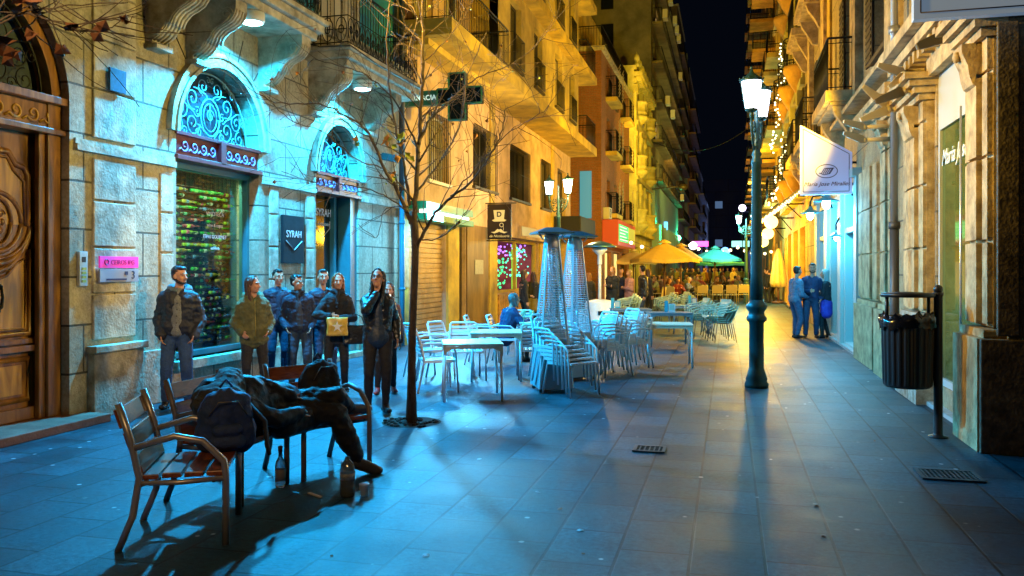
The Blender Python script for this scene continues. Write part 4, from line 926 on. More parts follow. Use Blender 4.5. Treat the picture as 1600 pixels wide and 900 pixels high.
for a, z, w_, h, p, gr in up: window(H, XR, -1, a, z, w_, h, p, FRM, gr)
mb = MB(); mb.bb((XR+.003, 8.3, 0), (XR+7, 8.5, 14)); mb.bb((XR+.4, 28.2, 0), (XR+7, 28.59, 14)); mb.build('end_wall', RSTY, H, world=True)
# corner pier: plinth, shafts, capital
def pier(y0, y1, proj, ztop, cap=True, base=True, rough=False):
    mb = MB(); f = FR; m = (y1-y0)
    mb.prism(rect(y0+.02, y1-.02, 1.12, ztop), f, -.02, proj*.55)
    for a, b in ((y0+.03, y0+.03+m*.2), (y1-.03-m*.2, y1-.03)):
        z = 1.15
        while z < ztop-.2:
            mb.prism(rect(a, b, z, min(z+.74, ztop)), f, proj*.5, proj*.8); z += .77
    z = 1.15
    while z < ztop-.2:
        mb.prism(rect(y0+m*.3, y1-m*.3, z, min(z+.74, ztop)), f, proj*.5, proj); z += .77
    mb.build('pier_shaft', STONER, H, world=True, bevel=.018)
    mb = MB(); mb.prism(rect(y0-.03, y1+.03, -.01, 1.02), f, -.02, proj+.06); mb.prism(rect(y0-.0, y1+.0, 1.024, 1.10), f, -.02, proj+.0)
    mb.build('pier_base', RUST if rough else STONER, H, world=True, bevel=.02)
    if cap:
        mb = MB()
        for k, (h_, d_) in enumerate(((0, .02), (.08, .08), (.16, .14), (.24, .2))): mb.prism(rect(y0-.04*k, y1+.04*k, ztop+h_+.004, ztop+h_+.08), f, -.02, proj+d_)
        for a in ((y0+y1)/2,):
            mb.prism([(0, 0), (.12, 0), (.12, -.08), (.10, -.13), (.07, -.2), (.055, -.3), (.03, -.38), (0, -.4)], lambda p_, r_, d_, a=a: (XR-proj-p_, a+d_, ztop+r_), -m*.2, m*.2)
            mb.ball(f(a, ztop-.09, proj+.13), (.035, .065, .055), 8)
        mb.build('capital', STONER, H, world=True)
pier(8.34, 9.12, .19, 3.75, rough=False)
mb = MB(); mb.bb((XR-.24, 8.24, -.01), (XR+5, 8.29, 1.02)); mb.bb((XR-.2, 8.22, 3.9), (XR+5, 8.29, 4.05)); mb.bb((XR+.2, 8.24, 1.05), (XR+.9, 8.29, 3.85)); mb.bb((XR-.1, 8.26, 1.05), (XR+.08, 8.295, 3.85)); mb.bb((XR+1.2, 8.24, 1.05), (XR+1.3, 8.29, 3.85)); mb.build('end_pilaster', END_SHD, H, world=True, bevel=.012)
pier(11.02, 12.25, .16, 3.7, rough=True); pier(13.3, 14.2, .13, 3.9, cap=True); pier(14.6, 16.6, .10, 3.4, cap=False)
mb = MB(); mb.prism(rect(9.0, 11.0, 3.96, 4.3), FR, -.02, .1); mb.prism(rect(8.9, 12.6, 4.32, 4.45), FR, -.02, .26); mb.prism(rect(8.9, 12.6, 4.46, 4.6), FR, -.02, .38); mb.prism(rect(8.3, 28.6, 4.62, 4.7), FR, -.02, .3); mb.prism(rect(13.2, 16.8, 4.2, 4.4), FR, -.02, .2)
for k in range(14): mb.prism(rect(9.0+k*.26, 9.12+k*.26, 4.18, 4.315), FR, .0, .22)
mb.build('cornice', STONER, H, world=True, bevel=.01)
# window surround and glass with script lettering
Gs = thing('shop_window', 'tall narrow shop window with white script lettering between stone piers', 'window', (XR+.2, 9.7, .28))
mb = MB(); mb.holed(rect(9.2, 10.95, .28, 3.95), [rect(9.27, 10.88, .36, 3.3)], FR, -.02, -.16); mb.build('frame', M('grey_white_frame', (.5, .52, .5), .4), Gs, world=True)
mb = MB(); mb.prism(rect(9.27, 10.88, .36, 3.3), FR, -.05, -.06); mb.build('pane', M('green_tinted_pane', (.06, .10, .025), .06, var=.3, vs_=1.5, spec=.9), Gs, world=True)
put_text('Maria Jose', .26, (XR+.045, 10.32, 2.95), '-X', LETW, Gs, depth=.008, shear=.35, bold=.003)
# pale threshold strip along the foot of the building
mb = MB(); mb.prism(rect(9.1, 24.5, 0, .05), FR, -.01, .10); mb.build('kerb_strip', M('pale_kerb', (.4, .4, .38), .6, var=.3), H, world=True)
# shop doorways with pale surrounds
for k, (a, b) in enumerate(((17.2, 19.0), (19.7, 21.6), (22.4, 24.0))):
    t = thing('shop_door', ('nearest', 'middle', 'far')[k]+' glazed shop door with pale frame on the right facade', 'door', (XR+.2, a, 0))
    mb = MB(); mb.holed(rect(a, b, 0, 3.3), [rect(a+.12, b-.12, .1, 2.4), rect(a+.12, b-.12, 2.5, 3.2)], FR, .02, -.2); mb.build('frame', M('pale_cream_paint', (.55, .55, .5), .5), t, world=True)
    mb = MB(); mb.prism(rect(a+.12, b-.12, .1, 3.2), FR, -.13, -.14); mb.build('pane', M('cool_shop_glass', (.05, .12, .16), .1, emit=(.1, .5, .8), es=.25), t, world=True)
mb = MB()
for a, b in ((16.8, 17.15), (19.1, 19.6), (21.7, 22.3), (24.1, 24.6)): mb.prism(rect(a, b, .02, 3.4), FR, -.02, .09); mb.prism(rect(a-.03, b+.03, 3.404, 3.56), FR, -.02, .16)
mb.build('pilaster', M('pale_cream_paint'), H, world=True, bevel=.01)
# drainpipe
mb = MB(); mb.tube([(XR-.2, 12.45, .02), (XR-.2, 12.45, 2.2)], .062, 12); mb.tube([(XR-.2, 12.45, 2.2), (XR-.2, 12.45, 13)], .05, 12, 1)
for z in (.25, 2.2, 4.9, 7.5): mb.lathe([(.075, 0), (.08, .04), (.075, .1)], (XR-.2, 12.45, z), 12, 0 if z < 3 else 1)
tag(mb.build('drainpipe', [M('iron_pipe', (.06, .06, .06), .5, .3), M('galvanised_pipe', (.35, .36, .38), .35, .5)]), 'drainpipe, dark iron below and galvanised above, on the limestone facade', 'drainpipe')
# upper pilasters and balconies
mb = MB()
for a in (9.1, 12.9, 16.6, 21.9, 25.6): mb.prism(rect(a, a+.7, 4.75, 13), FR, -.02, .14)
mb.build('pilaster', STONER, H, world=True, bevel=.01)
mb = MB(); mb.prism(rect(21.3, 22.0, 4.75, 13), FR, .0, .06); mb.build('painted_strip', YELR, H, world=True)
bm_ = STONER
for (a, b, z, pr) in ((16.9, 19.6, 4.86, .62), (22.6, 25.0, 4.86, .62), (25.9, 28.3, 4.86, .62), (16.9, 19.6, 8.6, .62), (22.6, 25, 8.6, .62), (13.4, 15.7, 8.6, .55), (26, 28.3, 8.6, .6)):
    s = bal(H, XR, -1, a, b, z+.2, pr, bm_, step=.13)
    mb = MB(); mb.prism(rect(a+.1, b-.1, z-.06, z-.004), FR, -.02, pr-.1)
    for q in (a+.35, b-.35): mb.prism([(0, 0), (pr-.15, 0), (pr-.2, -.15), (.25, -.4), (.15, -.6), (0, -.65)], lambda p, r, d, q=q: (XR-p, q+d, z-.064+r), -.1, .1)
    mb.build('console', bm_, s, world=True)
# next house, with gold scrolls and the balconies stack
R2 = facade('scrolled_house', 'narrow orange house with stacked round balconies beyond the limestone building', -1, 2.5, 28.7, 38.6, 16, M('orange_render', (.55, .30, .06), .8, var=.25, vs_=1.5, bump=.3, grime=(.3, .16, .03)),
            [(.1, 3.0, [(29.4, 2.2, 'lit', FRM, None), (32.6, 2.2, 'lit', FRM, None), (35.9, 2, 'lit', FRM, None)])]+[(z, 2.4, [(30, 1.1, 'dark', FRM, 'shutter'), (33.3, 1.1, 'lit' if z == 5.2 else 'dark', FRM, None), (36.4, 1.1, 'dark', FRM, 'shutter')]) for z in (5.2, 8.8, 12.4)], trim=ORN)
random.seed(8)
ORG = M('orange_render')
for z in (4.9, 8.5, 12.1):
    for a in (29.4, 32.8, 35.9):
        mb = MB(); mb.lathe([(.08, -.9), (.25, -.75), (.5, -.35), (.62, -.08), (.68, 0), (.68, .12)], (2.5, a+1, z), 14, flute=.04, fn=7); b_ = mb.build('bay_balcony', ORG, R2, world=True)
        mb = MB(); pts = [(2.5-.64*math.sin(t*PI/8), a+1-.64*math.cos(t*PI/8)) for t in range(9)]
        for p, q_ in zip(pts, pts[1:]): railing(mb, p, q_, z+.12, .95, False, .12)
        mb.build('railing', IRON, b_, world=True)
mb = MB()
for z, d in ((4.0, .3), (7.7, .22), (11.3, .22), (15.3, .5)): mb.prism(rect(28.75, 38.5, z, z+.22), face(2.5, -1), -.02, d)
for a in (28.8, 31.9, 35.2, 38.0):
    for z in (4.3, 7.95, 11.55): mb.prism(rect(a, a+.45, z, z+3.3), face(2.5, -1), -.02, .15); mb.prism(rect(a-.08, a+.53, z+2.7, z+3.2), face(2.5, -1), .15, .32)
mb.build('cornice', ORN, R2, world=True)
YB = M('yellow_render', (.52, .38, .10), .8, var=.25, vs_=1.2, bump=.3, grime=(.28, .2, .05))
def rblock(name, label, X, y0, y1, h, mat, nz, ny, proj=.9, z0=5.0, dz=3.3):
    st = (y1-y0)/ny
    rows = [(z0+i*dz, 2.2, [(y0+st*(k+.5)-.6, 1.2, 'lit' if random.random() < .2 else 'dark', FRM, None) for k in range(ny)]) for i in range(nz)]
    rows.insert(0, (.1, 3, [(y0+st*(k+.5)-1, 2.0, 'lit', FRM, None) for k in range(ny)]))
    B = facade(name, label, -1, X, y0, y1, h, mat, rows)
    for i in range(nz):
        for k in range(ny): bal(B, X, -1, y0+st*(k+.5)-1.2, y0+st*(k+.5)+1.2, z0+i*dz-.15, proj, mat, step=.2)
    return B
rblock('yellow_house', 'yellow rendered house with iron balconies behind the string lights', 2.6, 38.8, 50, 15, YB, 3, 3)
rblock('apartment_block', 'taller orange block with deep balconies on the right side', 2.9, 50.2, 66, 24, ORG, 6, 3, 1.5)
rblock('apartment_block', 'brown block with stacked corner balconies against the night sky on the right side', 3.1, 66.2, 84, 28, M('terracotta_render'), 7, 3, 1.6, 5, 3.1)
rblock('apartment_block', 'dim far block near the end of the right row', 3.4, 84.3, 110, 16, M('pale_render'), 3, 4, 1.0)
rblock('apartment_block', 'last dark block of the right row', 3.4, 112, 150, 14, M('brown_concrete'), 3, 4, 1.0)

# ---- signs on the right
def banner(name, label, y, x0, x1, ztl, ztr, zb, mat, rim):
    t = thing(name, label, 'sign', ((x0+x1)/2, y, zb)); q = lambda a, b, d: (a, y+d, b)
    mb = MB(); mb.prism([(x0, zb), (x1, zb), (x1, ztr), (x0, ztl)], q, -.05, .05); mb.build('panel', mat, t, world=True, bevel=.006)
    mb = MB(); e = .055; P = [(x0+e, zb+e), (x1-e, zb+e), (x1-e, ztr-e*.6), (x0+e, ztl-e*1.5)]
    for i in range(4): mb.tube([q(*P[i], -.052), q(*P[(i+1) % 4], -.052)], .006, 4)
    mb.build('painted_border', rim, t, world=True)
    mb = MB(); mb.tube([(x1-.02, y, zb+.2), (XR+.02, y, zb+.2)], .025, 6); mb.tube([(x1-.02, y, ztr-.2), (XR+.02, y, ztr-.2)], .025, 6); mb.build('bracket', IRON, t, world=True)
    return t
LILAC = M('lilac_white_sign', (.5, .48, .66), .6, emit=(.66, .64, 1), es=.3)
DKL = M('dark_lettering', (.05, .04, .08), .5)
y = 17.4; zc = y/((1290-800)/FP*ST+CT)
def rx(u, y): a = (u-800)/FP; return y*(a*CT-ST)/(a*ST+CT)
def rz(u, v, y): a = (u-800)/FP; return CH+y/(a*ST+CT)*(420-v)/FP
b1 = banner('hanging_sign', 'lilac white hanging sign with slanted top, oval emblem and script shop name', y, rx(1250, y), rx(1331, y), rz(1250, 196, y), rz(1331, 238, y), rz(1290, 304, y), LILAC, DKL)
xm = rx(1291, y); put_text('Maria Jose Miralles', .112, (xm, y-.058, rz(1290, 288, y)), '-Y', DKL, b1, depth=.003, shear=.35)
mb = MB(); zo = rz(1290, 268, y); q = lambda a, b: (xm+a, y-.058, b)
mb.tube([q(.2*math.cos(t*PI/14), zo+.13*math.sin(t*PI/14)) for t in range(29)], .007, 4)
for k in range(5): mb.tube([q(-.1+k*.035, zo-.05), q(-.04+k*.035, zo+.05), q(.02+k*.03, zo+.06)], .007, 4)
mb.tube([q(-.14, zo-.03), q(-.05, zo-.07), q(.06, zo-.05), q(.12, zo+.05)], .007, 4)
mb.build('oval_emblem', DKL, b1, world=True)
y = 8.0
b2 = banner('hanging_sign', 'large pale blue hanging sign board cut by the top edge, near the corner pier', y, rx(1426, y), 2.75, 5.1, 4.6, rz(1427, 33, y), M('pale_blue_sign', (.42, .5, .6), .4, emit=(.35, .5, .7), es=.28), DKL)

# ---- gooseneck lamps
lamp_g = [(18.0, 2.95), (21.4, 2.95), (25.8, 2.95)]
for i, (yy, z) in enumerate(((17.9, 3.02), (21.3, 3.0), (19.2, 2.35))):
    x = XR-.5 if i < 2 else XR-.16
    t = thing('gooseneck_lamp', ('white shaded wall lamp hanging just under the lilac sign', 'white shaded wall lamp left of the one under the lilac sign', 'small wall lamp set lower beside the shop door')[i], 'lamp', (x, yy, z), 0, 'wall lamps over the shop doors')
    mb = MB(); mb.tube([(XR-x, 0, .1), (XR-x-.08, 0, .3), ((XR-x)*.5, 0, .42), (.06, 0, .4), (0, 0, .26), (0, 0, .14)], .02, 8); mb.build('arm', IRON, t)
    s_ = 1 if i < 2 else .6
    mb = MB(); mb.lathe([(.04*s_, .16*s_), (.06*s_, .1*s_), (.10*s_, .07*s_), (.25*s_, .0), (.255*s_, -.012), (.1*s_, .05*s_)], n=22); mb.build('shade', M('enamel_teal', (.1, .3, .32), .3), t)
    mb = MB(); mb.ball((0, 0, -.05*s_), (.085*s_, .085*s_, .12*s_), 12); mb.build('bulb', M('cool_bulb', (1, 1, 1), emit=(.6, .95, 1), es=14), t)
    lamp('gooseneck_light', 'POINT', (x, yy, z-.22*s_), (240, 200, 50)[i], (.06, .60, 1), .1)
# ---- globes on brackets
for i, (u, v, yy, d) in enumerate(((1205, 347, 30, .23), (1200, 365, 34.5, .23), (1193, 378, 39.5, .23))):
    x = rx(u, yy); z = rz(u, v, yy)
    t = thing('globe_lamp', ('nearest and highest', 'middle', 'farthest and lowest')[i]+' of three warm glowing globes over the terrace', 'lamp', (x, yy, z), 0, 'warm globe lamps')
    mb = MB(); mb.ball((0, 0, 0), d, 18); mb.build('globe', M('warm_globe', (1, .9, .6), emit=(1, .80, .28), es=2.6), t)
    mb = MB(); mb.tube([(0, 0, d), (0, 0, d+.2), (.2, 0, d+.38), (XR-x+.1, 0, d+.38)], .03, 6); mb.tube([(.5, 0, d+.38), (XR-x, 0, d-.1)], .02, 6); mb.build('bracket', IRON, t)
    lamp('globe_light', 'POINT', (x-.35, yy, z-.3), 650, (1, .55, .02), .2)
# ---- gold slatted awning with rows of small bulbs
aw = thing('awning', 'open gold slatted awning with rows of tiny bulbs beneath the right balconies', 'awning', (2.4, 29, 3.2))
mb = MB(); q = lambda s_, yy: (2.42-1.5*s_, yy, 4.3-1.15*s_)
for k in range(7):
    a = 26.8+k*.75; mb.add([q(0, a), q(1, a), q(1, a+.4), q(0, a+.4)]+[(x, y, z+.05) for x, y, z in (q(0, a), q(1, a), q(1, a+.4), q(0, a+.4))], [(0, 1, 2, 3), (7, 6, 5, 4), (0, 4, 5, 1), (1, 5, 6, 2), (2, 6, 7, 3), (3, 7, 4, 0)])
for s_ in (0.02, .98): mb.tube([q(s_, 26.7), q(s_, 31.9)], .05, 6)
mb.build('slats', M('gold_canvas', (.6, .42, .05), .6), aw, world=True)
mb = MB()
for k in range(7):
    for j in range(12): p = q(.05+j*.08, 26.95+k*.75); mb.ball((p[0], p[1], p[2]-.04), .03, 6)
mb.build('bulb', M('tiny_warm_bulb', (1, .9, .5), emit=(1, .85, .4), es=3), aw, world=True)
# ---- strings of fairy lights
for si, (pts, n_) in enumerate((([(1221, 70), (1222, 110), (1216, 160), (1210, 210), (1205, 240)], 46), ([(1226, 205), (1222, 250), (1212, 290), (1204, 325)], 40))):
    t = thing('fairy_lights', ('upper string of tiny lights hanging down the orange facade', 'lower string of tiny lights hanging beside the gold awning')[si], 'string lights', (1.6, 36, 4))
    P = [V((rx(u, 36-i*.4), 36-i*.4, rz(u, v, 36-i*.4))) for i, (u, v) in enumerate(pts)]
    def along(s_):
        s_ *= len(P)-1; i = min(int(s_), len(P)-2); return P[i].lerp(P[i+1], s_-i)
    mb = MB(); mb.tube(P, .01, 4); mb.tube([P[0], (2.5, P[0].y, P[0].z+.3)], .01, 4); mb.build('wire', BLACKP, t, world=True)
    mb = MB(); mb.ball((0, 0, 0), .038, 6); b0 = mb.build('bulb', M('fairy_bulb', (1, .95, .6), emit=(1, .92, .5), es=5), t)
    for k in range(n_):
        b = b0 if k == 0 else b0.copy()
        if k: COL.objects.link(b)
        b.parent = t; b.location = along(k/n_)+V((random.uniform(-.13, .13), random.uniform(-.1, .1), random.uniform(-.06, .06)))-V(t.location)
# ---- floodlight heads on the facade
CREAM = M('cream_metal', (.6, .52, .36), .4, .1)
def flood(u0, v0, u1, v1, yy, label, dark=False, wd=.065):
    p0 = V((rx(u0, yy), yy, rz(u0, v0, yy))); p1 = V((rx(u1, yy), yy-.25, rz(u1, v1, yy-.25)))
    t = thing('floodlight', label, 'floodlight', p0, 0, 'long floodlight heads on the limestone facade')
    mm = p0.lerp(p1, .5); d = (p1-p0).normalized(); L = (p1-p0).length
    sd = d.cross(V((0, 1, 0))).normalized(); up = sd.cross(d).normalized()
    mb = MB(); secs = [(0, .5), (.10, 1.0), (.45, .9), (.8, .72), (1, .5)]; vs = []
    for s_, k in secs:
        c = p0+d*L*s_
        for a, b in ((-1, -.6), (1, -.6), (.8, .6), (-.8, .6)): vs.append(c+sd*wd*k*a+up*wd*.8*k*b)
    fs = [(0, 1, 2, 3), (16, 19, 18, 17)]
    for i in range(4):
        for j in range(4): fs.append((i*4+j, i*4+(j+1) % 4, i*4+4+(j+1) % 4, i*4+4+j))
    mb.add(vs, fs); mb.build('head', M('dark_bronze', (.12, .1, .06), .4, .4) if dark else CREAM, t, world=True, bevel=.01)
    mb = MB(); mb.tube([p0, (XR+.02, yy+.1, p0.z+.02)], .035, 8); mb.ball(p0, .05, 8); mb.build('arm', CREAM, t, world=True); 
    return p0, p1
flood(1412, 115, 1366, 102, 11.6, 'cream floodlight head pointing up and left, topmost of the near cluster')
flood(1412, 117, 1383, 137, 11.4, 'short cream floodlight head in the middle of the near cluster', wd=.05)
flood(1412, 142, 1362, 160, 11.2, 'bronze floodlight head pointing down and left in the near cluster', True)
flood(1386, 166, 1344, 135, 12.3, 'cream floodlight head left of the near cluster, pointing up')
flood(1388, 172, 1340, 188, 12.2, 'long cream floodlight head just above the far cluster')
flood(1350, 199, 1314, 190, 13.4, 'upper cream floodlight head of the far cluster', wd=.06)
flood(1350, 219, 1314, 208, 13.3, 'lower cream floodlight head of the far cluster', wd=.06)
flood(1492, 52, 1424, 74, 9.6, 'large bronze floodlight head beneath the pale blue sign', True, .075)
mb = MB(); mb.tube([(XR-.02, 11.9, 4.6), (XR-.12, 12.2, 4.2), (XR-.05, 12.8, 3.9), (XR-.14, 13.3, 4.1), (XR-.05, 13.7, 3.7), (XR-.02, 13.75, 2.9)], .012, 5); mb.tube([(XR-.2, 10.5, 4.75), (XR-.3, 10.9, 4.62), (XR-.3, 11.3, 4.7)], .012, 5); tag(mb.build('facade_cable', BLACKP), 'loose black cable looping between the floodlight clusters', 'cable')

# ================================================================== STREET LANTERNS
LG = M('lantern_glass', (1, 1, 1), .4, emit=(1, .93, 1.0), es=20)
LAMPG = M('lamp_green_paint', (.02, .07, .075), .4, .2, var=.2)
def lantern(parent, x, y, z):
    L = MB()
    L.lathe([(.02, .60), (.03, .56), (.05, .54), (.10, .50), (.17, .46), (.185, .44), (.185, .42), (.16, .42)], (x, y, z), 20)
    L.lathe([(.05, -.02), (.09, 0), (.10, .02), (.10, .03)], (x, y, z), 20)
    for k in range(6):
        a = 2*PI*k/6; L.tube([(x+.10*math.cos(a), y+.10*math.sin(a), z+.03), (x+.165*math.cos(a), y+.165*math.sin(a), z+.42)], .007, 4)
    for k in range(12):
        a = 2*PI*k/12; L.ball((x+.185*math.cos(a), y+.185*math.sin(a), z+.46), .014, 6)
    L.tube([(x, y, z-.1), (x, y, z)], .03, 8); L.ball((x, y, z+.62), .025, 8)
    o = L.build('lantern', LAMPG, parent)
    G = MB(); G.lathe([(.09, .035), (.15, .415)], (x, y, z), 20); G.build('lantern_glass', LG, o)
def street_lamp(name, label, loc, rz, h=4.43, sep=.36):
    t = thing(name, label, 'street lamp', loc, rz, 'twin lantern street lamps')
    mb = MB()
    mb.lathe([(.16, 0), (.165, .05), (.14, .09), (.15, .12), (.12, .2), (.105, .26), (.10, .27), (.10, .9), (.135, .93), (.14, .97), (.12, 1.0), (.105, 1.05), (.14, 1.1), (.145, 1.14), (.11, 1.18), (.09, 1.22)], n=24)
    mb.build('base', LAMPG, t)
    mb = MB(); mb.lathe([(.085, 1.2), (.078, 1.6), (.062, 3.1), (.075, 3.12), (.075, 3.16), (.05, 3.2), (.07, 3.24), (.045, 3.3), (.035, 3.6), (.05, 3.64), (.03, 3.7), (.02, 3.95), (.03, 4.0), (0, 4.1)], n=24, flute=.05, fn=12)
    for k in range(24):
        a = 2*PI*k/24
    mb.build('post', LAMPG, t)
    mb = MB(); zt = h-.62-.02
    for s in (1, -1):
        mb.tube([(0, s*.02, 3.35), (0, s*.16, 3.3), (0, s*.30, 3.42), (0, s*sep, 3.6), (0, s*sep, zt-.08)], .018, 8)
        mb.tube([(0, s*(.02+a), 3.62+b) for a, b in spiral(.12, 0, .10, 1.6, PI, 22)], .011, 6)
        mb.tube([(0, s*(.02+a), 3.45+b) for a, b in spiral(.2, -.02, .07, 1.4, 0, 18)], .010, 6)
        for k in range(4): mb.ball((0.02*(-1)**k, s*(.08+.07*k), 3.42+.07*k), (.02, .03, .03), 6)
    mb.build('scroll_arm', LAMPG, t)
    for s in (1, -1):
        k_ = len(COL.objects); lantern(t, 0, s*sep, zt)
        for o_l in [c for c in t.children if c.name.startswith('lantern') and c.scale[0] == 1]: o_l.scale = (.86, .86, .94); o_l.location = (0, s*sep*.14, zt*.06)
    return t
L1 = at(1182, 605)
street_lamp('street_lamp', 'nearest dark green twin lantern street lamp standing alone on the paving', (L1.x, L1.y, 0), R(-12))
lamp('lantern_light', 'POINT', (L1.x-.02, L1.y-.35, 3.97), 35, COOL, .12); lamp('lantern_light', 'POINT', (L1.x, L1.y+.4, 3.97), 35, COOL, .12)
street_lamp('street_lamp', 'twin lantern street lamp behind the patio heaters by the left facade', (-4.75, 23.6, 0), R(60))
lamp('lantern_light', 'POINT', (-4.3, 23.2, 3.97), 500, (1, .70, .25), .12)
p = at(1166, 474); street_lamp('street_lamp', 'far twin lantern street lamp beyond the yellow chairs', (p.x, p.y, 0), R(70))
lamp('lantern_light', 'POINT', (p.x-.5, p.y-.3, 3.97), 700, (.25, .9, .75), .12)
for (u, v, yy, side, lab) in ((1014, 354, 62, 1, 'green glowing lamp on the tall office block front'), (1059, 372, 88, 1, 'smaller green glowing lamp farther along the left row')):
    mb = MB(); x = rx(u, yy); z = rz(u, v, yy); mb.ball((x, yy, z), .32, 10); o = mb.build('green_lamp', M('green_lamp_glow', (.3, 1, .6), emit=(.2, 1, .5), es=9)); tag(o, lab, 'lamp')
    mb = MB(); mb.tube([(x, yy, z+.3), (x, yy, z+.7), (-5.35 if side > 0 else 2.6, yy, z+.7)], .04, 5); mb.build('bracket', IRON, o)
    lamp('green_light', 'POINT', (x+.6, yy, z), 500, (.05, 1, .4), .2)
# bright shop signs far down the street
for (u, v, yy, w_, h_, colr, es_, lab) in ((1032, 353, 70, 1.2, .7, (.1, .5, 1), 1.6, 'blue lit shop sign on the tall office block'), (1094, 381, 95, 1.8, .6, (1, .1, .6), 2, 'pink lit sign far down the street'), (1083, 384, 92, .7, .7, (1, .95, 1), 6, 'white glaring lamp box far down the street'), (1157, 381, 100, 2.0, .7, (.3, .9, .85), 1.6, 'pale teal lit sign far down the street'), (1133, 393, 120, 1.0, .9, (.15, .4, 1), 4, 'blue star shaped light cluster at the street end'), (1158, 360, 110, .5, .6, (.2, 1, .5), 4, 'green traffic like light far down the street'), (1160, 325, 90, .6, .7, (.8, .7, 1), 7, 'lilac white far lantern glare beside the near lamp post')):
    mb = MB(); x = rx(u, yy); z = rz(u, v, yy)
    if u in (1083, 1160, 1158, 1133): mb.ball((x, yy, z), w_*.62, 12)
    else: mb.bb((x-w_/2, yy-.1, z-h_/2), (x+w_/2, yy+.1, z+h_/2))
    o = mb.build('lit_sign', M('sign_'+str(u), colr, .4, emit=colr, es=es_), None, bevel=.05); tag(o, lab, 'sign')
    tgt = -4.9 if x < 0 else 3.0
    mb = MB(); mb.tube([(x, yy+.05, z), (tgt if u not in (1133, 1157, 1158, 1160) else x, yy+.05, z if u not in (1133, 1157, 1158, 1160) else 0)], .05, 5); mb.build('bracket', IRON, o)
# floodlight arm on the office block and its sodium spots
mb = MB(); x = -4.0; yy = 60.2; mb.tube([(-5.4, 60.8, 7.4), (-3.2, 60.2, 7.5)], .05, 6); mb.ball((-3.1, 60.2, 7.45), (.35, .3, .25), 10); tag(mb.build('floodlight', M('dark_bronze')), 'floodlight on a long arm sticking out from the tall office block', 'floodlight')
# overhead cable across the street
mb = MB(); a = V((-5.4, 62, 11)); b = V((2.9, 52, 11.5)); mb.tube([a.lerp(b, k/12)+V((0, 0, -1.6*math.sin(PI*k/12))) for k in range(13)], .025, 4); tag(mb.build('overhead_cable', BLACKP), 'thin cable sagging across the street under the night sky', 'cable')

# sodium wash: floodlights of the street aimed at the facades
def sod(loc, tgt, p, col=SOD, ang=100, size=.15): lamp('sodium_floodlight', 'SPOT', loc, p, col, size, tgt, R(ang), .8)
sod((1.9, 15.5, 4.0), (-6.8, 24, 6.6), 5200)
sod((1.6, 26, 4.4), (-6.0, 36, 9), 5500)
sod((-5.0, 24, 6.0), (2.4, 23, 7), 2000, (1, .6, .08), 90)
sod((-5.2, 30, 6.2), (2.6, 32, 6.5), 2600, (1, .6, .05), 120)
sod((1.5, 42, 6), (-5.5, 54, 9), 4200, (1, .68, .03), 110)
sod((-4.6, 44, 7), (2.8, 54, 12), 5000, (1, .55, .04), 120)
sod((1.5, 62, 7), (-5.2, 82, 14), 4200, (.9, .75, .15), 110)
sod((-3.8, 70, 8), (3.2, 84, 14), 3500, (1, .5, .05), 110)
sod((.4, 30, 6.5), (.6, 26, 0), 2800, (1, .50, .0), 90)
sod((.6, 54, 7), (0, 56, 0), 4000, (1, .55, .02), 140)
# lamp of the next street lantern behind the photographer: warms the near facades only
lamp('street_lantern_behind', 'POINT', (-2.2, -1.0, 5.6), 60, (1, .66, .20), .2)
sod((2.0, 11.6, 3.9), (-5.6, 9.9, 1.7), 1300, (1, .62, .28), 24)
lamp('pharmacy_tube_light', 'AREA', (XL+.7, 18.0, 2.8), 430, (.12, .62, 1.0), .5, (-2.8, 11.5, .5))
sod((-2.2, -1.0, 5.6), (-5.5, 9.9, 1.5), 3000, (1, .70, .38), 26)  # front fill added to brighten the standing group
sod((-.6, -2.0, 5.2), (-3.4, 5.3, .4), 420, (1, .55, .22), 34)  # weak warm fill added for the bench seats and their shadow
sod((-5.8, 7.4, 5.6), (2.3, 10.2, 1.7), 2200, (1, .62, .10), 34)
lamp('far_block_fill', 'POINT', (0, 165, 5), 3500, (.2, .35, 1), .5)  # unseen blue lamp added so the distant block shows
sod((1.7, 9.2, 4.2), (-6.8, 6.6, 3.3), 2400, (1, .72, .12), 46)
sod((1.7, 10.5, 4.2), (-6.8, 11.5, 7.0), 1300, (1, .70, .16), 60)
sod((-5.8, 7.2, 5.6), (2.4, 10.8, 4.2), 6000, (1, .60, .06), 50)
sod((-5.4, 21.5, 6.2), (2.4, 19.0, 7.0), 2200, (1, .55, .05), 80)
# ================================================================== TREES
BARK = M('bark', (.10, .065, .038), .85, var=.5, vs_=9, bump=1, bs=40, stretch=(3, 3, .8))
random.seed(31)
def grow(mb, p, d, L, r, lvl, tips):
    n = max(3, int(L/.09)); pts = [V(p)]; rr = [r]; d = V(d).normalized()
    for i in range(n):
        d = (d+V((random.gauss(0, .10), random.gauss(0, .10), random.gauss(.015, .08)))).normalized()
        pts.append(pts[-1]+d*L/n); rr.append(max(.0022, r*(1-.8*(i+1)/n)))
        if lvl > 0 and i > 0 and random.random() < (.42 if lvl > 1 else .3):
            ax = V((random.gauss(0, 1), random.gauss(0, 1), random.gauss(0, 1))); ax = (ax-d*ax.dot(d)).normalized()
            grow(mb, pts[-1], d*.8+ax*.75, L*random.uniform(.3, .6), rr[-1]*.62, lvl-1, tips)
    mb.tube(pts, rr, 5 if r < .012 else 7); tips.append(pts[-1]); tips.append(pts[len(pts)//2])
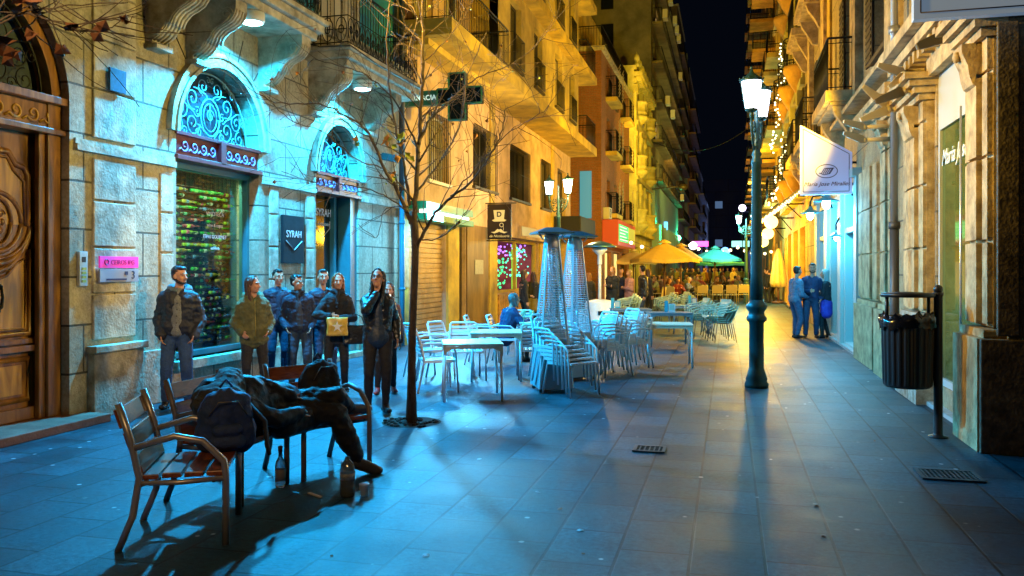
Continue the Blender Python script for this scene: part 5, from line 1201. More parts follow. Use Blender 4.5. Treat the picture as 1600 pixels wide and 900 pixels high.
def limb(mb, pix, z0, z1, r0, r1, tips, twig=2, dens=.8):
    pts = []; n = len(pix)
    raw = [pt(u, v, z0+(z1-z0)*i/(n-1)) for i, (u, v) in enumerate(pix)]
    for i in range(n-1):
        a, b = raw[i], raw[i+1]; p_ = raw[max(i-1, 0)]; q_ = raw[min(i+2, n-1)]
        for k in range(6):
            t = k/6; pts.append(.5*((2*a)+(b-p_)*t+(2*p_-5*a+4*b-q_)*t*t+(3*a-p_-3*b+q_)*t**3)+V((random.gauss(0, .006), random.gauss(0, .006), random.gauss(0, .006))))
    r0 *= .74; pts.append(raw[-1]); N = len(pts); rr = [r0+(r1-r0)*(i/(N-1))**.7 for i in range(N)]
    mb.tube(pts, rr, 8)
    for i in range(4, N):
        if random.random() < dens*.58:
            d = (pts[i]-pts[i-1]).normalized(); ax = V((random.gauss(0, 1), random.gauss(0, 1), random.gauss(.1, .8))); ax = (ax-d*ax.dot(d)).normalized()
            grow(mb, pts[i], d*.7+ax*.8, random.uniform(.28, .8), max(.004, rr[i]*.5), twig-1, tips)
    tips.append(pts[-1])
def leaves(tips, n, mats, size=.05):
    mb = MB()
    for k in range(n):
        p = random.choice(tips)+V((0, 0, -.03)); a = V([random.gauss(0, 1) for _ in range(3)]).normalized(); b = a.orthogonal().normalized(); c = a.cross(b); s_ = size*random.uniform(.6, 1.2)
        mb.add([p, p+b*s_*.5+a*s_*.4+c*.01, p+a*s_*1.1-c*.01, p-b*s_*.5+a*s_*.4+c*.012, p+a*s_*.5-c*.012], [(0, 1, 4), (1, 2, 4), (2, 3, 4), (3, 0, 4)], k % len(mats))
    return mb
T0 = at(643, 660); zc0 = FP*CH/240
T = thing('bare_tree', 'slender bare street tree with a few yellow leaves growing between the benches and the tables', 'tree', (T0.x, T0.y, 0))
mb = MB(); tips = []
tr = [pt(643, 663, zc0), pt(643, 600, zc0), pt(644, 520, zc0), pt(647, 450, zc0), pt(649, 390, zc0), pt(648, 360, zc0), pt(645, 330, zc0)]
mb.tube(tr, [.062, .046, .042, .040, .040, .044, .036], 12); mb.build('trunk', BARK, T, world=True)
mb = MB()
z = zc0
limb(mb, [(646, 352), (650, 290), (655, 220), (659, 150), (661, 80), (660, 10), (662, -50)], z, z+.1, .045, .012, tips, 3, 1)
limb(mb, [(648, 392), (672, 345), (700, 312), (735, 285), (760, 252), (783, 210), (790, 170)], z, z-.6, .03, .005, tips, 3, 1)
limb(mb, [(644, 350), (622, 300), (600, 262), (580, 215), (556, 190), (500, 163), (430, 160), (380, 130)], z, z-.5, .032, .004, tips, 3, 1)
limb(mb, [(653, 225), (675, 185), (700, 160), (745, 122), (800, 100), (850, 60)], z, z+.3, .022, .004, tips, 3, 1)
limb(mb, [(640, 320), (632, 260), (618, 200), (608, 130), (604, 60), (612, -20)], z, z+.5, .028, .006, tips, 3, 1)
limb(mb, [(655, 240), (630, 180), (590, 130), (550, 108), (490, 92)], z, z+.3, .018, .004, tips, 2, 1)
limb(mb, [(705, 308), (750, 255), (800, 205), (850, 175)], z-.2, z-.8, .012, .003, tips, 2, 1)
limb(mb, [(650, 300), (690, 250), (720, 190), (730, 120), (760, 50)], z, z+.3, .02, .005, tips, 3, 1)
limb(mb, [(600, 262), (560, 250), (510, 210), (450, 185), (418, 150)], z-.2, z-.7, .012, .003, tips, 2, 1)
limb(mb, [(636, 330), (600, 305), (550, 290), (500, 287), (440, 268)], z-.1, z-.8, .012, .003, tips, 2, .8)
limb(mb, [(650, 375), (690, 370), (730, 330), (745, 290)], z, z+.4, .012, .003, tips, 2, .6)
limb(mb, [(638, 320), (600, 330), (590, 370), (560, 350)], z-.1, z-.4, .008, .003, tips, 1, .6)
limb(mb, [(659, 130), (640, 80), (650, 20), (600, -20)], z, z+.4, .014, .004, tips, 3, 1)
limb(mb, [(659, 100), (700, 60), (730, 10)], z, z+.4, .012, .004, tips, 3, 1)
mb.build('branches', BARK, T, world=True)
LY = M('leaf_yellow_green', (.32, .36, .03), .6); LO = M('leaf_orange', (.4, .16, .02), .6); LB = M('leaf_brown', (.16, .06, .02), .7)
pp = [pt(u, v, z-.2) for u, v in ((628, 212), (632, 218), (622, 238), (616, 268), (618, 275), (555, 218), (745, 204), (612, 222), (605, 216), (640, 240))]
leaves(tips, 40, [LY, LO, LB, LB], .04).build('leaves', [LY, LO, LB, LB], T, world=True)
leaves(pp*3, 34, [LY, LO], .075).build('leaves', [LY, LO], T, world=True)
mb = MB()
n = 20; vs = [(T0.x+.32*math.cos(2*PI*k/n), T0.y+.32*math.sin(2*PI*k/n), .004) for k in range(n)]; mb.add(vs, [tuple(range(n))])
random.seed(3)
for k in range(60):
    a = random.uniform(0, 6.28); r = random.uniform(.05, .3); mb.ball((T0.x+r*math.cos(a), T0.y+r*math.sin(a), .01), (.03, .03, .015), 6)
tag(mb.build('tree_pit', M('dark_soil', (.03, .018, .01), .95, var=.5, vs_=20), None), kind='structure')
# overhanging tree at the top left, trunk just outside the picture
T2 = thing('bare_tree', 'autumn tree reaching in at the top left corner with a few curled brown leaves', 'tree', (-4.1, 1.8, 0))
mb = MB(); mb.tube([(-4.1, 1.8, 0), (-4.1, 1.82, 1.2), (-4.06, 1.9, 2.6)], [.08, .065, .05], 10); mb.build('trunk', BARK, T2, world=True)
tips = []; mb = MB(); random.seed(14); s0 = V((-4.06, 1.9, 2.6)); z2 = 4.3
for ends in ([(-60, 60), (30, 22), (110, 8), (200, 4)], [(-60, 70), (40, 20), (85, 40), (130, 50), (165, 44), (215, 25)], [(-60, 90), (20, -10), (60, 20), (110, 38), (180, 30)], [(-60, 120), (0, 60), (60, 30), (100, -10)]):
    P = [pt(u, v, z2) for u, v in ends]; mb.tube([s0, s0.lerp(P[0], .5)+V((0, 0, .1)), P[0]], [.03, .022, .014], 7)
    limb(mb, ends, z2, z2+.2, .009, .0025, tips, 1, .5)
mb.build('branches', BARK, T2, world=True)
mb = MB(); random.seed(6)
for (u, v, s_) in ((110, 38, .045), (157, 50, .065), (35, 5, .09), (100, 85, .06), (10, 70, .08), (50, 58, .05), (195, 30, .03), (20, 90, .06)):
    p = pt(u, v, z2); 
    for k in range(3):
        a = V([random.gauss(0, 1) for _ in range(3)]).normalized(); b = a.orthogonal().normalized(); c = a.cross(b)
        mb.add([p, p+b*s_*.6+a*s_*.4+c*.02, p+a*s_*1.1, p-b*s_*.6+a*s_*.4+c*.02, p+a*s_*.5-c*.02], [(0, 1, 4), (1, 2, 4), (2, 3, 4), (3, 0, 4)], 0)
mb.build('leaves', [M('leaf_rust', (.20, .07, .02), .7)], T2, world=True)

# ================================================================== BENCH SEATS
BW = woodmat('bench_wood', (.36, .11, .035), (.16, .045, .016), sc=(2, 9, 9), rough=.3, coat=.4)
def bench_seat(label, loc, rz, flat=True):
    """single armchair of the bench group; faces +Y, width along X"""
    t = thing('bench_seat', label, 'bench', loc, rz, 'wooden bench seats set in an arc')
    w_ = .31; F_ = M('grey_bench_metal', (.22, .2, .19), .5, .3, var=.2) if flat else STEEL; r = .021; fl = .45 if flat else 1
    for s in (1, -1):
        mb = MB(); mb.tube([(s*w_, .27, 0), (s*w_, .27, .42), (s*w_, .26, .50), (s*w_, .14, .625), (s*w_, -.02, .66), (s*w_, -.24, .60)], r, 10, flat=1); mb.build('armrest', F_, t)
        mb = MB(); mb.tube([(s*w_, -.33, 0), (s*w_, -.25, .2), (s*w_, -.215, .42), (s*w_, -.26, .64), (s*w_, -.33, .86)], r, 10); mb.build('leg', F_, t)
    mb = MB()
    for s in (1, -1): mb.tube([(s*w_, .27, .40), (s*w_, 0, .385), (s*w_, -.215, .39)], .016, 8)
    mb.tube([(-w_, .2, .385), (w_, .2, .385)], .012, 8); mb.tube([(-w_, -.2, .38), (w_, -.2, .38)], .012, 8); mb.build('frame', F_, t)
    mb = MB()
    for k in range(4): mb.box((0, -.165+k*.125, .425-.006*(k == 0)), (w_*2-.03, .108, .032))
    mb.build('seat', BW, t, bevel=.006)
    mb = MB()
    for k in range(3): mb.box((0, -.225-.052*k, .50+k*.135), (w_*2-.01, .03, .115), Matrix.Rotation(R(18), 3, 'X'))
    mb.build('backrest', BW, t, bevel=.006)
    return t
def facing(dx, dy): return math.atan2(dy, dx)-PI/2
bench_seat('nearest bench seat with round steel frame, empty, facing the sleeping man', (-3.29, 4.55, 0), facing(.9, .44), False)
bench_seat('middle bench seat under the torso of the sleeping man', (-3.54, 5.42, 0), facing(1, 0))
bench_seat('farthest bench seat carrying the black backpack and the legs of the sleeping man', (-3.27, 6.25, 0), facing(.866, -.5))

# ================================================================== CHAIRS AND TABLES
WPL = M('white_chair_plastic', (.8, .82, .82), .35, var=.1)
WMT = M('white_chair_tube', (.78, .82, .84), .35, .1)
def slat_chair(label, loc, rz, group):
    t = thing('slatted_chair', label, 'chair', loc, rz, group)
    for s in (1, -1):
        mb = MB(); mb.tube([(s*.27, .25, 0), (s*.262, .22, .45), (s*.262, .2, .60), (s*.262, .13, .655), (s*.26, 0, .66), (s*.25, -.16, .66), (s*.22, -.235, .64)], .0135, 8); mb.build('armrest', WMT, t)
        mb = MB(); mb.tube([(s*.25, -.29, 0), (s*.235, -.2, .43), (s*.22, -.235, .64)], .0135, 8); mb.build('leg', WMT, t)
    mb = MB()
    pr = [(-.21, .435), (-.1, .415), (.05, .415), (.17, .43), (.23, .435), (.245, .42)]
    n = 7
    for k in range(n):
        x0 = -.225+k*.064; mb.tube([(x0+.032, y, z) for y, z in pr], .026, 6, flat=.3)
    mb.box((0, .215, .425), (.46, .05, .025)); mb.box((0, -.19, .425), (.44, .04, .025)); mb.box((-.235, 0, .42), (.02, .4, .04)); mb.box((.235, 0, .42), (.02, .4, .04))
    mb.build('seat', WPL, t)
    mb = MB()
    fr = [(-.20, -.2, .44), (-.215, -.235, .62), (-.20, -.3, .80), (-.17, -.31, .825), (.17, -.31, .825), (.20, -.3, .80), (.215, -.235, .62), (.20, -.2, .44)]
    mb.tube(fr, .017, 8)
    for k in range(6):
        z = .50+k*.052; yy = -.215-.26*(z-.48)*.85; mb.box((0, yy-.008, z), (.405, .012, .037), Matrix.Rotation(R(14), 3, 'X'))
    mb.build('backrest', WPL, t)
    return t
TOPM = M('cream_table_top', (.74, .72, .52), .4, var=.1); 
def cafe_table(label, loc, rz, group, w_=.76, d=.76, top=None, leg=None, h=.72):
    t = thing('cafe_table', label, 'table', loc, rz, group)
    mb = MB(); mb.box((0, 0, h-.012), (w_, d, .026)); 
    mb.build('table_top', top or TOPM, t, bevel=.008)
    mb = MB()
    for s in (1, -1):
        q = lambda a, b, dd, s=s: (a, s*(d/2-.02)+dd, b)
        mb.prism([(-w_/2+.01, h-.03), (-w_/2+.01, h-.16), (-w_/2+.05, h-.10), (-w_/2+.13, h-.062), (w_/2-.13, h-.062), (w_/2-.05, h-.10), (w_/2-.01, h-.16), (w_/2-.01, h-.03)], q, -.008, .008)
        q = lambda a, b, dd, s=s: (s*(w_/2-.02)+dd, a, b)
        mb.prism([(-d/2+.03, h-.03), (-d/2+.03, h-.16), (-d/2+.06, h-.10), (-d/2+.13, h-.062), (d/2-.13, h-.062), (d/2-.06, h-.10), (d/2-.03, h-.16), (d/2-.03, h-.03)], q, -.008, .008)
    mb.build('apron', top or TOPM, t)
    for a in (1, -1):
        for b in (1, -1):
            mb = MB(); mb.tube([(a*(w_/2-.035), b*(d/2-.035), h-.1), (a*(w_/2-.02), b*(d/2-.02), 0)], .017, 8); mb.build('leg', leg or WMT, t)
    return t
def P2(u, y): p = at(u, y); return (p.x, p.y, 0)
def face_px(u0, y0, u1, y1):
    a, b = at(u0, y0), at(u1, y1); return facing(b.x-a.x, b.y-a.y)
yaw = TH
GT = 'cream topped cafe tables'; GC = 'white slatted chairs around the near tables'
t1 = cafe_table('nearest cream cafe table, just right of the tree', P2(737, 621), yaw+R(6), GT)
def c2(t, label, loc, rz, g=None): return dup(t, loc, rz, label, g)
c2(t1, 'second cream cafe table, pushed behind the nearest one', P2(775, 592), yaw+R(2))
c2(t1, 'cream cafe table beside the seated woman in the blue coat', P2(845, 566), yaw)
c2(t1, 'cream cafe table standing alone right of the white chair stacks', P2(1046, 571), yaw-R(8))
c2(t1, 'small cream cafe table at the left of the nearest one, half hidden by the tree', (at(690, 610).x-.1, at(690, 610).y, 0), yaw+R(16)) if False else None
s1 = slat_chair('white slatted chair nearest the tree, left of the nearest table', P2(682, 610), yaw-R(75), GC)
for (u, y, rz, l) in ((728, 592, yaw-R(170), 'white slatted chair behind the nearest table, back to the shutter'), (668, 590, yaw-R(60), 'white slatted chair behind the tree trunk'), (705, 588, yaw-R(120), 'white slatted chair left of the second table'),
                      (790, 566, yaw-R(100), 'white slatted chair under the seated woman in the blue coat'), (755, 568, yaw-R(95), 'white slatted chair left of the seated woman'), (815, 552, yaw+R(180), 'white slatted chair behind the table of the seated woman'), (836, 590, yaw+R(0), 'white slatted chair with its back to the camera between table and heater')):
    c2(s1, l, P2(u, y), rz, GC)
def stack(src, base, rz, n, dz, dy, labels, g):
    for k in range(n):
        o = V(base)+Matrix.Rotation(rz, 3, 'Z') @ V((0, dy*k, dz*k)); c2(src, labels(k, n), o, rz+R(random.uniform(-1.5, 1.5)), g)
def lab(where):
    def f(k, n):
        o = ['bottom', 'second', 'third', 'fourth', 'fifth', 'sixth'][k] if k < n-1 else 'topmost'
        return '%s white chair of the stack %s' % (o, where)
    return f
random.seed(12)
GS = 'stacked white slatted chairs'
b = at(893, 616); stack(s1, (b.x, b.y, 0), yaw-R(140), 5, .05, -.07, lab('in front of the pyramid heaters'), GS)
b = at(862, 618); stack(s1, (b.x-.42, b.y+.35, 0), yaw+R(196), 3, .06, -.07, lab('beside the base of the nearer pyramid heater'), GS) if False else None
b = at(950, 586); stack(s1, (b.x, b.y, 0), yaw+R(120), 4, .05, .085, lab('left of the lone cream table'), GS)
b = at(985, 574); stack(s1, (b.x, b.y, 0), yaw+R(115), 4, .05, .085, lab('touching the lone cream table'), GS)
b = at(905, 582); stack(s1, (b.x, b.y, 0), yaw+R(205), 4, .055, .07, lab('between the two pyramid heaters'), GS)

# far stacks: moulded shell armchairs, pale green, metal legs
SHL = M('pale_green_shell', (.42, .55, .42), .35, var=.12)
def shell_chair(label, loc, rz, group):
    t = thing('shell_chair', label, 'chair', loc, rz, group)
    mb = MB(); n = 12; vs = []; prof = [(.24, .42), (.21, .435), (.05, .42), (-.12, .415), (-.2, .45), (-.235, .55), (-.28, .70), (-.33, .82)]
    for i, (y, z) in enumerate(prof):
        wd = .23 if i < 5 else .23+.035*(i-4)
        for j in range(n+1):
            s_ = (j/n-.5)*2; up = .035*s_*s_*(1 if i < 5 else 0); cv = .07*s_*s_ if i >= 4 else 0
            vs.append((wd*s_, y+cv, z+up)); 
    fs = [(i*(n+1)+j, i*(n+1)+j+1, (i+1)*(n+1)+j+1, (i+1)*(n+1)+j) for i in range(len(prof)-1) for j in range(n)]
    mb.add(vs, fs, 0, True); o = mb.build('shell', SHL, t); so = o.modifiers.new('thickness', 'SOLIDIFY'); so.thickness = .014
    for s in (1, -1):
        mb = MB(); mb.tube([(s*.3, -.24, .74), (s*.31, -.1, .69), (s*.3, .08, .665), (s*.285, .19, .63), (s*.27, .2, .5), (s*.24, .19, .43)], [.018, .02, .022, .02, .018, .018], 8, flat=.6); mb.build('armrest', SHL, t)
        for y in (.2, -.2):
            mb = MB(); mb.tube([(s*.22, y*.9, .42), (s*.255, y*1.25, .0)], .010, 6); mb.build('leg', M('dull_leg_metal', (.12, .13, .13), .4, .6), t)
    return t
GF = 'stacked pale green shell chairs'
sc0 = shell_chair('bottom pale green shell chair of the stack beside the post of the nearest lamp', P2(1128, 534), yaw+R(95), GF)
def flab(where):
    def f(k, n): return '%s pale green shell chair of the stack %s' % (['bottom', 'second', 'third', 'fourth', 'fifth'][k] if k < n-1 else 'topmost', where)
    return f
def fstack(u, y, rz, where, n=4, first=False):
    b = at(u, y)
    for k in range(1 if first else 0, n):
        o = V((b.x, b.y, 0))+Matrix.Rotation(rz, 3, 'Z') @ V((0, .055*k, .045*k)); c2(sc0, flab(where)(k, n), o, rz, GF)
fstack(1128, 534, yaw+R(95), 'beside the post of the nearest lamp', 4, True)
fstack(1097, 528, yaw+R(88), 'left of the rightmost chair stack')
fstack(985, 512, yaw+R(84), 'just right of the mushroom heater tank')
fstack(1068, 506, yaw+R(92), 'behind the second grey table')
fstack(1044, 508, yaw+R(86), 'between the two grey tables')
GRT = M('grey_table_top', (.2, .25, .27), .35); GRL = M('blue_grey_leg', (.12, .2, .24), .4)
g1 = cafe_table('grey cafe table with the white napkin holder, behind the lone cream table', P2(1045, 540), yaw, 'grey cafe tables', .9, .7, GRT, GRL)
c2(g1, 'grey cafe table just right of the mushroom heater', P2(985, 530), yaw, 'grey cafe tables')
c2(g1, 'grey cafe table beside the rightmost chair stack', P2(1075, 520), yaw, 'grey cafe tables')
def holder(u, y, zb, label, colr):
    p = pt(u, y, zb)
    mb = MB(); mb.box((p.x, p.y, .724+.09), (.13, .1, .17)); mb.box((p.x, p.y-.052, .724+.1), (.10, .006, .12), mi=1); mb.box((p.x-.12, p.y+.02, .724+.12), (.07, .07, .24), mi=2); tag(mb.build('napkin_holder', [colr, M('menu_card', (.55, .5, .35), .5), M('teal_box', (.05, .35, .42), .4)], None, bevel=.008), label, 'napkin holder', 'napkin holders on the grey tables')
p = at(1045, 540); holder(1050, 0, 17.8, 'white and teal napkin holder on the grey table behind the lone cream table', WHITEP)
p = at(985, 530); holder(965, 0, 19.5, 'teal napkin holder on the grey table beside the mushroom heater', M('teal_box', (.05, .35, .42), .4))
holder(1085, 0, 21.4, 'dark blue napkin holder on the grey table beside the rightmost chair stack', M('blue_box', (.03, .12, .3), .4))

# far rows of yellow lit chairs
TAN = M('tan_sling', (.5, .42, .2), .6)
def sling_chair(label, loc, rz, group):
    t = thing('terrace_chair', label, 'chair', loc, rz, group)
    mb = MB(); 
    for s in (1, -1): mb.tube([(s*.24, -.22, 0), (s*.235, -.2, .45), (s*.23, -.28, .9)], .016, 6); mb.tube([(s*.24, .22, 0), (s*.235, .2, .45), (s*.235, -.22, .45)], .016, 6); mb.tube([(s*.24, .2, .45), (s*.245, .18, .66), (s*.24, -.24, .66)], .014, 6)
    mb.tube([(-.23, -.28, .9), (.23, -.28, .9)], .016, 6); mb.build('frame', TAN, t)
    mb = MB(); mb.box((0, 0, .45), (.46, .44, .02)); mb.build('seat', TAN, t)
    mb = MB(); mb.box((0, -.25, .70), (.45, .02, .36), Matrix.Rotation(R(12), 3, 'X')); mb.build('backrest', TAN, t)
    return t
k0 = sling_chair('tan terrace chair, first from the left of the yellow lit row, back to the camera', P2(1096, 476), yaw, 'tan terrace chairs')
for i, (u, y, l) in enumerate(((1119, 476, 'second'), (1141, 476, 'third'), (1160, 475, 'fourth'))):
    c2(k0, 'tan terrace chair, %s from the left of the yellow lit row, back to the camera' % l, P2(u, y), yaw)
c2(k0, 'tan terrace chair turned sideways under the orange parasol', P2(1028, 484), yaw+R(60)); c2(k0, 'tan terrace chair beside the parasol pole', P2(1048, 482), yaw-R(30))

# ================================================================== PATIO HEATERS
HD = M('heater_hood', (.08, .2, .26), .35, .7); HM = M('heater_metal', (.78, .8, .82), .4, .1)
def pyramid_heater(label, loc, rz):
    t = thing('patio_heater', label, 'heater', loc, rz, 'pyramid patio heaters')
    h0, h1 = .62, 2.02; w0, w1 = .225, .07
    mb = MB(); mb.box((0, 0, .33), (.45, .45, .56), taper=.9); mb.box((0, 0, .66), (.38, .38, .1), taper=.9); mb.build('base', M('heater_base', (.30, .42, .48), .4, .2), t, bevel=.012)
    mb = MB()
    for a in (1, -1):
        for b in (1, -1): mb.ball((a*.2, b*.2, .03), .03, 8)
    mb.build('wheels', BLACKP, t)
    for a in (1, -1):
        for b in (1, -1): 
            mb = MB(); mb.tube([(a*w0*1.02, b*w0*1.02, .06), (a*w1, b*w1, h1+.05)], .017, 4, sm=False); mb.build('corner_post', HM, t)
    for k in range(4):
        mb = MB(); Q = Matrix.Rotation(PI/2*k, 3, 'Z')
        for i in range(38):
            z = .74+i*(h1-.8)/37; w_ = w0+(w1-w0)*(z-.06)/(h1-.06); mb.tube([Q @ V((-w_, -w_, z)), Q @ V((w_, -w_, z))], .0045, 4)
        for s in (-.33, .33): mb.tube([Q @ V((s*w0, -w0*.9, .74)), Q @ V((s*w1, -w1*1.02, h1))], .004, 4)
        mb.build('mesh_guard', HM, t)
    mb = MB(); mb.lathe([(.055, .7), (.055, 1.95)], n=16); mb.build('glass_tube', M('tube_glass', (.75, .85, .9), .1, .2, alpha=.35), t)
    mb = MB(); mb.lathe([(.09, 1.93), (.11, 1.95), (.10, 2.08), (.07, 2.12)], n=16); mb.tube([(.1, .1, 2.05), (.14, .14, 2.13)], .01, 5); mb.tube([(-.1, -.1, 2.05), (-.14, -.14, 2.13)], .01, 5); mb.tube([(-.1, .1, 2.05), (-.14, .14, 2.13)], .01, 5); mb.tube([(.1, -.1, 2.05), (.14, -.14, 2.13)], .01, 5); mb.build('burner', HM, t)
    mb = MB(); mb.box((0, 0, 2.13), (.5, .5, .02)); mb.box((0, 0, 2.175), (.5, .5, .07), taper=.32); mb.build('hood', HD, t)
    return t
ph = pyramid_heater('nearer pyramid patio heater with flat square hood', (at(862, 610).x, at(862, 610).y, 0), yaw+R(12))
p = at(898, 592); c2(ph, 'pyramid patio heater just right of and behind the nearer one', (p.x, p.y, 0), yaw+R(30))
p = at(937, 522); mh = thing('patio_heater', 'mushroom patio heater with round hood and white gas cylinder housing', 'heater', (p.x, p.y, 0))
mb = MB(); mb.lathe([(.44, 0), (.45, .06), (.40, .08), (.38, .09), (.38, .78), (.33, .84), (.12, .88), (.0, .88)], n=24); mb.build('cylinder_housing', WPL, mh)
mb = MB(); mb.lathe([(.04, .86), (.04, 1.75)], n=12); mb.build('pole', M('white_paint'), mh)
mb = MB(); mb.lathe([(.05, 1.75), (.06, 1.78), (.06, 2.0), (.09, 2.02), (.19, 2.12), (.19, 2.18), (.0, 2.2)], n=20); mb.build('burner', HM, mh)
mb = MB(); mb.lathe([(.42, 2.19), (.43, 2.2), (.3, 2.28), (.1, 2.34), (0, 2.35)], n=28); mb.build('hood', HD, mh)
mb = MB(); mb.box((.1, -.385, .55), (.16, .03, .1)); mb.build('badge', BLACKP, mh)

# ================================================================== PARASOLS
def parasol(label, loc, rr, h, drop, mat, n=8, rz=0, lean=0):
    t = thing('parasol', label, 'parasol', loc, rz, 'terrace parasols')
    mb = MB(); vs = [(0, 0, h)]; m = 4
    for i in range(1, m+1):
        for k in range(n*4):
            a = 2*PI*k/(n*4); ph_ = abs(((k/4) % 1)-.5)*2; sag = (1-ph_)*.06*(i/m); r = rr*i/m*(1-.045*(1-ph_)*1)
            vs.append((r*math.cos(a), r*math.sin(a), h-drop*(i/m)**1.15-sag))
    N = n*4; fs = [(0, 1+k, 1+(k+1) % N) for k in range(N)]
    for i in range(m-1): fs += [(1+i*N+k, 1+(i+1)*N+k, 1+(i+1)*N+(k+1) % N, 1+i*N+(k+1) % N) for k in range(N)]
    k0_ = len(vs)
    for k in range(N): x, y, z = vs[1+(m-1)*N+k]; vs.append((x*1.003, y*1.003, z-.14))
    fs += [(1+(m-1)*N+k, k0_+k, k0_+(k+1) % N, 1+(m-1)*N+(k+1) % N) for k in range(N)]
    mb.add(vs, fs, 0, False); mb.lathe([(.3, h-.02), (.05, h+.12), (0, h+.13)], n=8); o = mb.build('canopy', mat, t); so = o.modifiers.new('thickness', 'SOLIDIFY'); so.thickness = .01
    mb = MB(); mb.tube([(0, 0, 0), (0, 0, h+.05)], .035, 10); mb.build('pole', M('dark_wood_pole', (.12, .05, .02), .5), t)
    mb = MB()
    for k in range(n): a = 2*PI*k/n; mb.tube([(0, 0, h-.1), (rr*.97*math.cos(a), rr*.97*math.sin(a), h-drop-.02)], .015, 4); mb.tube([(0, 0, h-drop-.35), (rr*.5*math.cos(a), rr*.5*math.sin(a), h-drop*.5-.08)], .012, 4)
    mb.build('ribs', M('dark_wood_pole'), t)
    mb = MB(); mb.lathe([(.32, 0), (.32, .08), (.06, .1), (.05, .3)], n=14); mb.build('base', BLACKP, t)
    return t
ORC = M('orange_canvas', (.55, .37, .10), .8, var=.12, vs_=3); TEC = M('teal_canvas', (.04, .38, .42), .8, var=.12, vs_=3)
def par_at(u, zc, label, rr, vt, ve, mat, rz):
    p = pt(u, 420, zc); ht = CH+(420-vt)*zc/FP; he = CH+(420-ve)*zc/FP
    parasol(label, (p.x, p.y, 0), rr, ht, ht-he, mat, 4, rz)
par_at(1038, 33, 'large orange square parasol above the terrace tables', 1.42, 379, 404, ORC, R(45)+TH-R(8))
par_at(1064, 38, 'second orange parasol half hidden behind the large one', 1.0, 384, 403, ORC, R(40)+TH)
par_at(1117, 42, 'pale teal parasol behind the orange ones', 1.35, 388, 404, TEC, R(45)+TH)
par_at(1128, 52, 'far dark teal parasol low behind the pale teal one', 1.6, 399, 411, TEC, R(30))
par_at(990, 46, 'small orange parasol glimpsed beside the ornate house', 1.3, 392, 408, ORC, R(30))
# festoon of small lamps over the far terrace
ft = thing('festoon_lights', 'line of small warm lamps strung over the far terrace', 'string lights', (-1, 44, 2.9))
P = [V((-4.5+.42*k, 40+.9*k, 3.0-.35*math.sin(PI*((k % 6)/6)))) for k in range(19)]
mb = MB(); mb.tube(P, .012, 4); mb.tube([P[0], (-5.6, 40, 3.3)], .012, 4); mb.tube([P[-1], (3.0, 57, 3.3)], .012, 4); mb.build('wire', BLACKP, ft, world=True)
mb = MB(); mb.ball((0, 0, 0), .085, 8); b0 = mb.build('bulb', M('festoon_bulb', (1, .9, .6), emit=(1, .8, .4), es=7), ft)
for k, q in enumerate(P):
    b = b0 if k == 0 else b0.copy()
    if k: COL.objects.link(b)
    b.parent = ft; b.location = q-V(ft.location)-V((0, 0, .1))
# closed parasol
p = at(1216, 474); cp = thing('closed_parasol', 'closed yellow parasol tied beside the right facade', 'parasol', (p.x, p.y, 0))
mb = MB(); prof = []
mb.lathe([(.12, .75), (.30, .8), (.34, 1.0), (.30, 1.4), (.26, 1.6), (.24, 1.9), (.16, 2.3), (.05, 2.6), (0, 2.62)], n=32, flute=.16, fn=8); mb.build('canopy', M('yellow_canvas', (.6, .45, .12), .8, var=.15, vs_=4), cp)
mb = MB(); mb.tube([(0, 0, 0), (0, 0, .9)], .04, 8); mb.lathe([(.3, 0), (.3, .1), (.06, .12)], n=14); mb.build('pole', M('dark_wood_pole'), cp)
# ================================================================== BIN, POSTS, GRATES
bx_, by_ = 1.99, 8.94
lb = thing('litter_bin', 'black ribbed litter bin with flat lid and torn bag edge on a round post', 'litter bin', (bx_, by_, 0))
BINM = M('bin_black', (.018, .018, .02), .4, .2)
mb = MB(); mb.lathe([(.09, 0), (.09, .012), (.05, .02), (.042, .04), (.04, 1.38), (.05, 1.39), (.05, 1.42)], n=18); mb.ball((0, 0, 1.45), .045, 12); mb.build('post', BINM, lb)
cx_, cy_ = -.27, .03
mb = MB(); n = 96; vs = []
for (r, z) in ((.20, .48), (.222, .50), (.225, .55), (.238, 1.12), (.245, 1.16)):
    for j in range(n): a = 2*PI*j/n; rr = r*(1+(.02 if (j % 4) < 2 else -.02)*(1 if .5 < z < 1.15 else .3)); vs.append((cx_+rr*math.cos(a), cy_+rr*math.sin(a), z))
mb.add(vs, [(i*n+j, i*n+(j+1) % n, (i+1)*n+(j+1) % n, (i+1)*n+j) for i in range(4) for j in range(n)]+[tuple(range(n))]); mb.build('bin_body', BINM, lb)
mb = MB(); mb.lathe([(.0, 1.385), (.24, 1.37), (.255, 1.385), (.25, 1.41), (0, 1.425)], (cx_, cy_, 0), 28)
mb.tube([(cx_-.19, cy_, 1.12), (cx_-.19, cy_, 1.38)], .018, 6); mb.tube([(cx_+.19, cy_, 1.12), (cx_+.19, cy_, 1.38)], .018, 6); mb.build('lid', BINM, lb)
mb = MB(); random.seed(4); n = 40; vs = []
for i, (r, z) in enumerate(((.215, 1.15), (.25, 1.2), (.26, 1.13), (.255, 1.06))):
    for j in range(n): a = 2*PI*j/n; rr = r+random.uniform(-.012, .012); vs.append((cx_+rr*math.cos(a), cy_+rr*math.sin(a), z+random.uniform(-.03, .03)))
mb.add(vs, [(i*n+j, i*n+(j+1) % n, (i+1)*n+(j+1) % n, (i+1)*n+j) for i in range(3) for j in range(n)], 0, True); mb.build('bin_bag', M('bin_bag', (.006, .006, .008), .18), lb)
mb = MB(); mb.bb((cx_+.22, cy_-.03, .62), (-.03, cy_+.0, .66)); mb.bb((cx_+.22, cy_-.03, 1.02), (-.03, cy_+.0, 1.06)); mb.build('bracket', BINM, lb)
